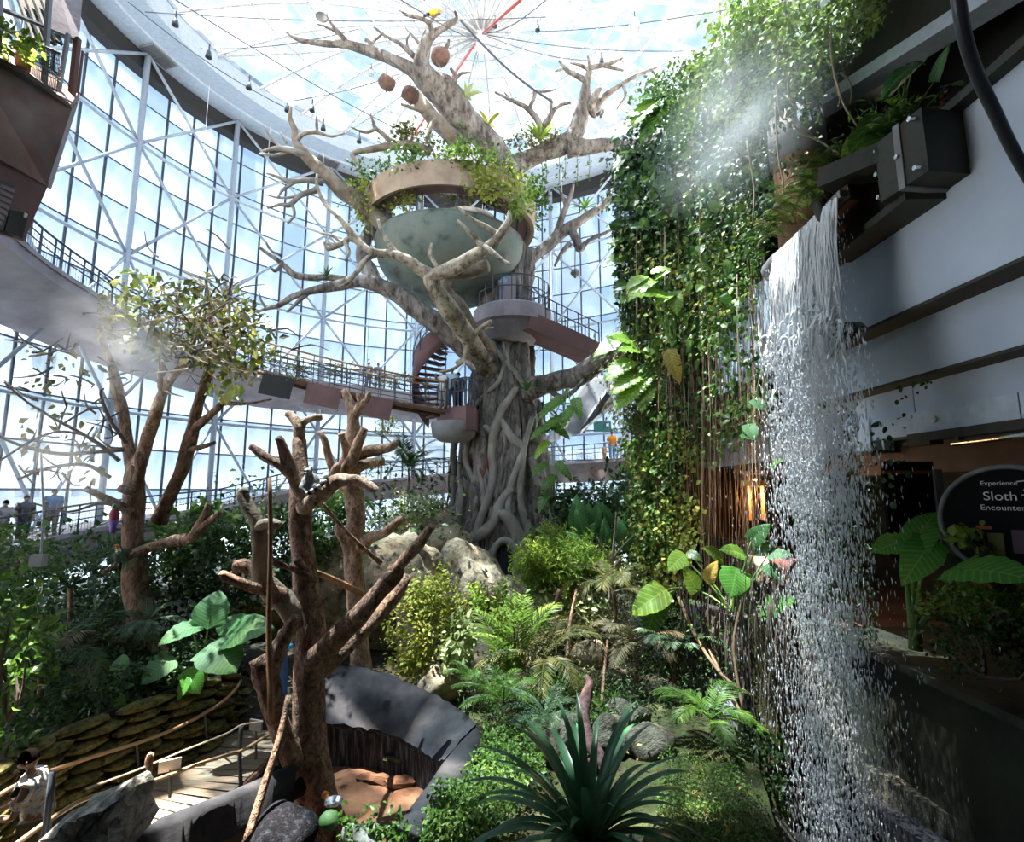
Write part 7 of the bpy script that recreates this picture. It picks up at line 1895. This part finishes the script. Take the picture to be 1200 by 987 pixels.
# pale bare vines near the column
pvs = [([(912, 60), (910, 110), (918, 140), (932, 128), (925, 115)], 9.6), ([(925, 85), (924, 110), (940, 121), (950, 122)], 9.6), ([(974, 30), (975, 70), (982, 100), (990, 125), (1004, 147)], 9.0), ([(972, 50), (978, 90), (984, 115), (982, 125)], 9.1), ([(908, 120), (910, 160), (913, 190), (917, 210), (918, 235)], 9.8), ([(927, 140), (938, 155), (960, 165), (985, 182)], 9.4), ([(875, 165), (880, 195), (884, 225), (882, 262)], 11.0), ([(985, 85), (995, 95), (998, 110), (996, 122)], 9.0)]
for k, (pts, d) in enumerate(pvs):
    m = MB(); limb(m, [(x, y, d, 1.3) for x, y in pts], 5, .1)
    m.build('bare_vine', M['twig_pale'], loc=P(*pts[0], d), smooth=True, label=['pale bare vine looping before the brown column head', 'short pale vine crossing to the beam edge', 'pale vine dangling in front of the dark recess', 'second pale vine beside the dangling one', 'pale vine running down the brown column', 'pale vine sagging from the column to the spout arm', 'pale vine on the grey slab left of the column', 'small crooked vine tip before the recess'][k], cat='vine')
# philodendrons on the curtain
def vine_leaves(label, spec, base, nm='philodendron', r=.02):
    b = P(*base); t = thing(nm, b, label, 'plant')
    for (A, B, d, me, *rest) in spec:
        a = P(A[0], A[1], d); petiole(t, b, a, r, .05)
        set_leaf(t, me, a, P(B[0], B[1], d - .3), rest[0] if rest else (-.3, -.7, .6), wide=rest[1] if len(rest) > 1 else 1.0)
    return t
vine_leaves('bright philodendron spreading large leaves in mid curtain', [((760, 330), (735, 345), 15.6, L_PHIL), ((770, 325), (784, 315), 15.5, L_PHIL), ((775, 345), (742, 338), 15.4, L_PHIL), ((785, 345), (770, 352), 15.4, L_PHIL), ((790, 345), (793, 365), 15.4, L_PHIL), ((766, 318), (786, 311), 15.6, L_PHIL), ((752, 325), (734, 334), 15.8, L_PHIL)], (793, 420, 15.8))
vine_leaves('hanging ochre leaf below the bright philodendron', [((785, 415), (797, 446), 15.3, L_AGED, (-.2, -.95, .1), .8)], (792, 400, 15.6), 'aged_philodendron')
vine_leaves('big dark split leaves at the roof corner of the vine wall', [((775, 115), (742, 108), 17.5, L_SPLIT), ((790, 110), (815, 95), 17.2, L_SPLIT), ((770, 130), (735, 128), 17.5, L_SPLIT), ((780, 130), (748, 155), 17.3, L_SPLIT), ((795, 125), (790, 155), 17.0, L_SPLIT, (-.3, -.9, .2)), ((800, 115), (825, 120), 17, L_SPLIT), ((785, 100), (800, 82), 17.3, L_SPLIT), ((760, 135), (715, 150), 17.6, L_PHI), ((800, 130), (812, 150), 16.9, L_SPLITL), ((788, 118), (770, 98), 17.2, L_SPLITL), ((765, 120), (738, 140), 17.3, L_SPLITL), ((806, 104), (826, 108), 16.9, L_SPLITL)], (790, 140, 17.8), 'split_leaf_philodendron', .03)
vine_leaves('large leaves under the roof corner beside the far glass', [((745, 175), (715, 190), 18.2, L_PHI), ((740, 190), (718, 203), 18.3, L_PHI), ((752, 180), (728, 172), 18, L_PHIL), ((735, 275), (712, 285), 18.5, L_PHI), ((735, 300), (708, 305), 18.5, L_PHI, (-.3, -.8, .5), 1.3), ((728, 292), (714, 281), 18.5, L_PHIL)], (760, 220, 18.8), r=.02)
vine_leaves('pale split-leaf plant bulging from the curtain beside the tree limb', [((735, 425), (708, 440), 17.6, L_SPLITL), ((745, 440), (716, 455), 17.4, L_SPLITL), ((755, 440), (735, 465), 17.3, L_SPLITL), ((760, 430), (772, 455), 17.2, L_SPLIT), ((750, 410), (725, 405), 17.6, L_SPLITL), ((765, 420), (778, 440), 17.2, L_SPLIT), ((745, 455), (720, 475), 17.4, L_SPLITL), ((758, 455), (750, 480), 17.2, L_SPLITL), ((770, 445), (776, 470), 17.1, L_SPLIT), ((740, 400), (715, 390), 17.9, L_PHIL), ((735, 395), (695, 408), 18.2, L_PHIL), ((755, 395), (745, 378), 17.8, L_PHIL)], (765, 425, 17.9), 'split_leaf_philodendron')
sheet('olive leaves filling the pale split-leaf plant', [(700, 400), (760, 370), (790, 420), (785, 480), (720, 490)], 1800, .15, M['leaf_olive'], LANCE, .4, clump=60)
sheet('reddish sprays above the pale split-leaf plant', [(740, 385), (780, 370), (790, 400), (750, 405)], 260, .14, leafy('reddish_leaf', [(.12, .06, .03), (.22, .14, .05), (.12, .13, .03)]), OVAL, .35)
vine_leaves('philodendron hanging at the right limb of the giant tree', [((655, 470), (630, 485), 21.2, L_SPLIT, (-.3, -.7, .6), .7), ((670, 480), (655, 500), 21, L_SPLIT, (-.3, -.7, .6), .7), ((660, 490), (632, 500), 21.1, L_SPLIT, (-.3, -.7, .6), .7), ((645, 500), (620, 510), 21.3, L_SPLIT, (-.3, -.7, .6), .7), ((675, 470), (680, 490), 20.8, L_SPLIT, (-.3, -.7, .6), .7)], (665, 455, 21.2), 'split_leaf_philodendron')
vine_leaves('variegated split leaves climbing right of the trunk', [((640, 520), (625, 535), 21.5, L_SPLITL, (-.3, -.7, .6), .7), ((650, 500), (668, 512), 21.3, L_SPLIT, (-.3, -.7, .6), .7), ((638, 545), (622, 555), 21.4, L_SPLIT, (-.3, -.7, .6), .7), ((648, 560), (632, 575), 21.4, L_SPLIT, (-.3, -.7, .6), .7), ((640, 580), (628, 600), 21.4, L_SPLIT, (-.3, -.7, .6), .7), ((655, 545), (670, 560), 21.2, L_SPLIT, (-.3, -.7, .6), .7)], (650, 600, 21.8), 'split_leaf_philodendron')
vine_leaves('large philodendron leaf reaching left under the curtain', [((775, 695), (742, 715), 12.4, L_PHIL, (-.2, -.75, .6), 1.2), ((770, 705), (758, 745), 12.4, L_SPLIT, (-.2, -.9, .3))], (800, 690, 12.8))
vine_leaves('row of big leaves on top of the root-covered pier', [((800, 652), (785, 665), 12.4, L_PHIL, (-.2, -.8, .5), 1.3), ((808, 648), (822, 655), 12.3, L_PHI), ((862, 672), (858, 697), 11.2, L_TAROB, (-.2, -.9, .3), 1.6), ((880, 635), (898, 615), 11, L_BROAD, (-.2, -.8, .5), 1.5), ((885, 645), (905, 635), 11, L_BROAD, (-.2, -.8, .5), 1.5), ((900, 650), (925, 645), 10.8, L_BROAD, (-.1, -.7, .7), 1.5), ((898, 662), (915, 678), 10.8, L_BROAD, (-.2, -.8, .4), 1.6), ((905, 710), (928, 700), 10.7, L_TAROB, (-.3, -.8, .5), 1.2), ((815, 690), (806, 668), 12, L_PHIL), ((830, 680), (836, 660), 11.8, L_AGED), ((905, 715), (895, 722), 10.7, L_TARO), ((845, 655), (830, 640), 12, L_PHI), ((870, 650), (850, 640), 11.6, L_PHI)], (860, 720, 11.4))
vine_leaves('scattered heart leaves on a long vine over the grey fascia', [((885, 470), (897, 478), 11.3, L_TARO), ((878, 500), (884, 512), 11.3, L_TARO), ((902, 465), (898, 455), 11.2, L_TARO), ((905, 545), (914, 537), 11, L_TAROB), ((880, 515), (872, 508), 11.3, L_TARO)], (893, 430, 11.5), r=.006)
# recess plants with tall canna leaves
vine_leaves('leafy plant with two tall leaves in the dark recess above the spout', [((1095, 95), (1106, 52), 6.9, L_BROAD, (-.5, -.6, .4), .8), ((1070, 78), (1034, 92), 7.1, L_BROAD, (-.2, -.5, .8), .8), ((1065, 75), (1085, 66), 7.1, L_BROAD, (-.2, -.5, .8), .7), ((1050, 120), (1032, 105), 7.2, L_PHIL), ((1075, 120), (1095, 106), 7, L_PHIL), ((1110, 100), (1128, 92), 6.8, L_PHI), ((1040, 135), (1010, 142), 7.3, L_PHI), ((1035, 145), (1000, 160), 7.4, L_PHI), ((1050, 130), (1065, 120), 7.2, L_PHI), ((1060, 140), (1075, 130), 7.1, L_PHI), ((1045, 150), (1020, 165), 7.2, L_PHI), ((1030, 155), (992, 172), 7.5, L_PHIL), ((1065, 150), (1078, 160), 7, L_AGED), ((1050, 160), (1062, 172), 7, L_PHI), ((1085, 130), (1090, 148), 6.9, L_PHI)], (1050, 172, 7.2), 'recess_plant', .012)
mb = MB(); crown(mb, P(1035, 152, 7.3), (.55, .4, .25), 240, .15, LANCE, 10, .35)
mb.build('recess_foliage', M['leaf_mid'], loc=P(1035, 170, 7.3), kind='stuff', label='dark leaves at the foot of the recess plant')
mb = MB()
for k in range(12): mb.blob(P(1110 - k * 1.6, 108 + k * 3.4, 6.8) + Vector(tuple(RNG.normal(size=3) * .015)), (.045, .04, .03), 7, 5)
mb.build('seed_cluster', plain('dark_red_bracts', (.12, .04, .03)), loc=P(1100, 125, 6.8), smooth=True, label='hanging dark red bract cluster in the recess', cat='flower', kind='thing')
# trailing creepers from the right upper limb
tr_ = thing('trailing_creeper', P(670, 180, 23), 'thin strings of leaves dangling from the right upper limb', 'vine')
for (x, y0, y1) in ((655, 180, 215), (662, 182, 208), (676, 180, 218), (690, 178, 212), (635, 190, 225), (640, 190, 212)):
    m = MB(); m.tube([P(x, y0, 23), P(x + 1, (y0 + y1) / 2, 23), P(x, y1, 23)], .015, 4)
    n = 16; q = np.c_[x + RNG.normal(size=n) * 1.5, RNG.uniform(y0, y1, n)]
    m.leaves(OVAL, Pn(q, np.full(n, 22.95)), rot_frames(rand_dirs(n) + np.array((0, 0, -.6)), rand_dirs(n) + np.array((0, -1, .3))), np.full((n, 1), .17))
    m.build('string', M['leaf_mid'], tr_)

# ------------------------------------------------------------------ root-covered pier, lamp and figures behind the vines
pier = thing('root_pier', P(845, 760, 12), 'grey pier overgrown with hanging black roots', 'pier')
pa, pb_ = P(800, 720, 13.0), P(905, 740, 10.6)
def vwall(t, nm, mat, a, b, z0, z1, th=.4):
    a = Vector(a); b = Vector(b); d = b - a; d.z = 0; nrm = Vector((d.y, -d.x, 0)).normalized()
    if nrm.dot(EYE - a) < 0: nrm = -nrm
    V = [(a.x, a.y, z0), (b.x, b.y, z0), (b.x, b.y, z1), (a.x, a.y, z1)]
    W2 = [(x - nrm.x * th, y - nrm.y * th, z) for x, y, z in V]
    m = MB(); m.add(V + W2, [(0, 1, 2, 3), (7, 6, 5, 4), (0, 4, 5, 1), (1, 5, 6, 2), (2, 6, 7, 3), (3, 7, 4, 0)])
    return m.build(nm, mat, t)
streak = mottled('streaked_pier', [(.03, .028, .024), (.10, .10, .095), (.26, .26, .25)], 2.2, .85, .3, (4, 4, .5), 8)
vwall(pier, 'face', streak, pa, pb_, -1.3, 2.3)
vwall(pier, 'mossy_post', M['moss_rock'], P(880, 740, 10.8), P(905, 740, 10.4), -1.3, 2.5, .5)
m = MB()
for k in range(240):
    x = RNG.uniform(798, 925); strand(m, x, RNG.uniform(660, 760), RNG.uniform(760, 900), float(np.interp(x, [798, 925], [12.9, 10.0])) - RNG.uniform(.05, .35), RNG.uniform(.006, .016), 5)
m.build('black_roots', M['twig'], pier, kind='stuff')
m = MB()
for c in [[(795, 700, 12.6, 2.4), (815, 745, 12.0, 2.2), (845, 790, 11.2, 2), (880, 815, 10.5, 1.6)], [(830, 760, 11.8, 2), (850, 800, 11.2, 2), (875, 850, 10.4, 2)], [(870, 700, 11, 2), (860, 760, 10.9, 2), (872, 840, 10.5, 2)]]: limb(m, c, 6, .12)
m.build('thick_roots', M['root_hang'], pier, smooth=True)
MB().bar(P(830, 800, 12.2), P(868, 850, 10.6), .12, .35).build('broken_beam', M['concrete'], pier)
hl = thing('wooden_lamp', P(885, 572, 13), 'ring-shaped wooden lamp glowing in the room behind the roots', 'lamp')
c = P(885, 570, 13.0)
MB().lathe([(.25, .0), (.34, .0), (.34, .14), (.25, .14), (.25, 0)], c, 24).build('ring', mottled('lamp_wood', [(.35, .2, .06), (.5, .32, .1)], 4, .6, .1), hl)
MB().lathe([(.25, .3), (.30, .3), (.30, .38), (.25, .38), (.25, .3)], c, 24).build('ring', M['bronze_rim'], hl)
for s in (-.18, .16):
    MB().bar(c + Vector((s, 0, .1)), c + Vector((s, 0, -.85)), .07).build('post', plain('orange_wood', (.42, .17, .06)), hl)
MB().blob(c + Vector((0, 0, .1)), (.09, .09, .09), 12, 8).build('bulb', emit('warm_bulb', (1, .62, .25), 14), hl, smooth=True)
pl_ = bpy.data.lights.new('lamp_glow', 'POINT'); pl_.energy = 60; pl_.color = (1, .6, .28); pl_.shadow_soft_size = .1
plo = bpy.data.objects.new('lamp_glow', pl_); plo.location = c + Vector((0, -.2, -.25)); COL.objects.link(plo); plo.parent = hl; plo.location = plo.location - OFF[hl.name]
fz = P(895, 612, 11.9)
for (x, y, d, lab, c1, f_) in ((889, 618, 11.8, 'person in a cream top half hidden behind the broad leaves', (.66, .52, .38), .6), (917, 616, 11.4, 'person in a red top standing at the edge of the waterfall', (.40, .12, .09), 3.6)):
    p = P(x, y, d); p.z = 2.15
    person(p, f_, 1.62, lab, SK2, cloth('room_top', c1), cloth('room_legs', (.08, .06, .06)), hair_b, 'stand', 0)

# ------------------------------------------------------------------ the waterfall
wfm, t_, o_, b_ = nodes('falling_water')
b_.inputs['Base Color'].default_value = (.92, .95, .98, 1); b_.inputs['Roughness'].default_value = .12; b_.inputs['IOR'].default_value = 1.33
b_.inputs['Transmission Weight'].default_value = .15; b_.inputs['Specular IOR Level'].default_value = .8
wf = thing('waterfall', (5.2, 8.7, 0), 'white sheet of water falling from the dark spout into the pool', 'waterfall')
m = MB()
def fall_pt(s, z):
    """s along the lip 0..1, z height: the sheet drifts forward and widens slightly."""
    q = lipA.lerp(lipB, s)
    k = max(0, (q.z - z)) / 9.5
    return Vector((q.x - .08 - .30 * math.sqrt(k), q.y + (s - .5) * .10 * k, z))
for k in range(190):
    s = RNG.random(); z1 = 9.58; z0 = RNG.uniform(6.6, 8.6)
    rows = []; ph = RNG.random() * 6; off = RNG.normal() * .05
    for j in range(9):
        t = j / 8; p = fall_pt(s, z1 + (z0 - z1) * t)
        rows.append((p.x + off * t + .02 * math.sin(ph + t * 9), p.y + .03 * math.sin(ph * 2 + t * 7) * t, p.z, (.014 + .010 * RNG.random()) * (1 - .6 * t)))
    q = np.array(rows); m.tube(q[:, :3], q[:, 3], 4, .4, cap=False)
m.build('strands', wfm, wf, smooth=True, kind='stuff')
OCT = (np.array([(0, 0, 1), (.5, 0, 0), (0, .5, 0), (-.5, 0, 0), (0, -.5, 0), (0, 0, -1.2)], float), np.array([(0, 1, 2), (0, 2, 3), (0, 3, 4), (0, 4, 1), (5, 2, 1), (5, 3, 2), (5, 4, 3), (5, 1, 4)]))
def drops(mb, n, zr, smin, smax, spread, stretch, slo=0.0, shi=1.0, bunch=0):
    z = RNG.uniform(zr[0], zr[1], n)
    s = RNG.uniform(slo, shi, n)
    if bunch:
        cs = RNG.uniform(slo, shi, bunch); s = cs[RNG.integers(0, bunch, n)] + RNG.normal(size=n) * .035
    p = np.array([tuple(fall_pt(a, b)) for a, b in zip(s, z)])
    p += RNG.normal(size=(n, 3)) * np.array((spread, spread, .05)) 
    r = RNG.uniform(smin, smax, n)
    ax = np.stack([RNG.normal(size=n) * .12, RNG.normal(size=n) * .12, np.ones(n)], 1)
    R_ = rot_frames(np.cross(ax, np.array((1.0, .2, 0))), ax)
    mb.leaves(OCT, p, R_, np.c_[r, r, r * RNG.uniform(stretch * .6, stretch * 1.4, n)])
m = MB()
drops(m, 3800, (7.2, 9.3), .007, .018, .09, 2.6)
drops(m, 3700, (4.6, 7.6), .012, .030, .16, 2.2, bunch=14)
drops(m, 2200, (5.2, 7.5), .018, .042, .22, 1.6, bunch=12)
m.build('upper_spray', wfm, wf, kind='stuff')
m = MB()
drops(m, 5000, (-.9, 5.2), .010, .024, .22, 2.6)
drops(m, 3600, (-.9, 5.2), .012, .026, .12, 2.6, .0, .62, 9)
drops(m, 2600, (-.9, 5.6), .008, .018, .5, 2.2)
m.build('falling_drops', wfm, wf, kind='stuff')
# ledge where the sheet breaks
for k in range(7):
    p = fall_pt(.22 + k * .115, 7.55 + .05 * RNG.normal()) + Vector((.42, 0, 0))
    MB().blob(p, (.32, .2, .13), 10, 7, .25, seed=60 + k).build('rock_ledge', M['rock_grey'], wf)
m = MB()
for k in range(260):
    s = RNG.random(); p = fall_pt(s, 7.6 + .25 * RNG.normal()) + Vector((RNG.uniform(-.1, .1), 0, 0))
    a = RNG.uniform(-PI, PI); L = RNG.uniform(.1, .35)
    m.tube(smooth_path([tuple(p), tuple(p + Vector((-.1 * RNG.random(), math.cos(a) * L * .5, math.sin(a) * L * .3))), tuple(p + Vector((-.1, math.cos(a) * L * .8, -.35 * RNG.random())))], 3), [.012, .02, .026, .024, .018, .014, .006][:7], 5, .4)
m.build('splash', wfm, wf, smooth=True, kind='stuff')

# ------------------------------------------------------------------ drifting mist
def mist(label, c, r, dens, rot=None, scale=1.2):
    mt = bpy.data.materials.new('mist'); mt.use_nodes = True; t = mt.node_tree; t.nodes.clear()
    o = t.nodes.new('ShaderNodeOutputMaterial'); v = t.nodes.new('ShaderNodeVolumePrincipled')
    v.inputs['Color'].default_value = (.93, .96, 1, 1); v.inputs['Anisotropy'].default_value = 0
    tc = t.nodes.new('ShaderNodeTexCoord'); ln = t.nodes.new('ShaderNodeVectorMath'); ln.operation = 'LENGTH'
    t.links.new(tc.outputs['Object'], ln.inputs[0])
    mr = t.nodes.new('ShaderNodeMapRange'); mr.inputs[1].default_value = 1.0; mr.inputs[2].default_value = .15; mr.inputs[3].default_value = 0; mr.inputs[4].default_value = 1
    t.links.new(ln.outputs['Value'], mr.inputs[0])
    no = t.nodes.new('ShaderNodeTexNoise'); no.inputs['Scale'].default_value = scale * 2; no.inputs['Detail'].default_value = 3
    t.links.new(tc.outputs['Object'], no.inputs['Vector'])
    m2 = t.nodes.new('ShaderNodeMapRange'); m2.inputs[1].default_value = .30; m2.inputs[2].default_value = .75
    t.links.new(no.outputs['Fac'], m2.inputs[0])
    mu = t.nodes.new('ShaderNodeMath'); mu.operation = 'MULTIPLY'; t.links.new(mr.outputs[0], mu.inputs[0]); t.links.new(m2.outputs[0], mu.inputs[1])
    m3 = t.nodes.new('ShaderNodeMath'); m3.operation = 'MULTIPLY'; m3.inputs[1].default_value = dens; t.links.new(mu.outputs[0], m3.inputs[0])
    t.links.new(m3.outputs[0], v.inputs['Density']); t.links.new(v.outputs[0], o.inputs['Volume'])
    me = MB().blob((0, 0, 0), (1, 1, 1), 16, 10).mesh('mist', mt, smooth=True)
    ob = put('mist', me, None, Matrix.Translation(c) @ (rot or Matrix.Identity(4)) @ Matrix.Diagonal((*r, 1)))
    tag(ob, label, kind='stuff')
    return ob
def along(a, b, r):
    a, b = P(*a), P(*b); d = b - a
    q = d.to_track_quat('X', 'Z').to_matrix().to_4x4()
    return (a + b) / 2, q, (d.length / 2, r, r)
c, q, r = along((1030, -60, 7.4), (775, 250, 12.0), 1.5)
mist('drifting white mist plume slanting across the vine wall top', c, r, .55, q)
c, q, r = along((60, 350, 9.4), (230, 470, 10.0), 1.05)
mist('drifting white mist around the misty tree', c, r, .33, q)
c, q, r = along((-40, 480, 8.6), (150, 590, 9.0), .9)
mist('thin mist veiling the left walkway visitors', c, r, .25, q)
c, q, r = along((-20, 90, 5.2), (90, 170, 6.2), .55)
mist('thin mist before the lookout pod', c, r, .45, q)
# every top-level mass carries an everyday word too
WORDS = {'vine_foliage': 'vines', 'trailing_leaves': 'vines', 'ground_cover': 'ground cover', 'undergrowth': 'undergrowth', 'ring_foliage': 'foliage', 'recess_foliage': 'foliage', 'mist': 'mist'}
for o in S.objects:
    if o.parent is None and o.get('kind') == 'stuff' and not o.get('category'):
        o['category'] = WORDS.get(o.name.split('.')[0], 'foliage')
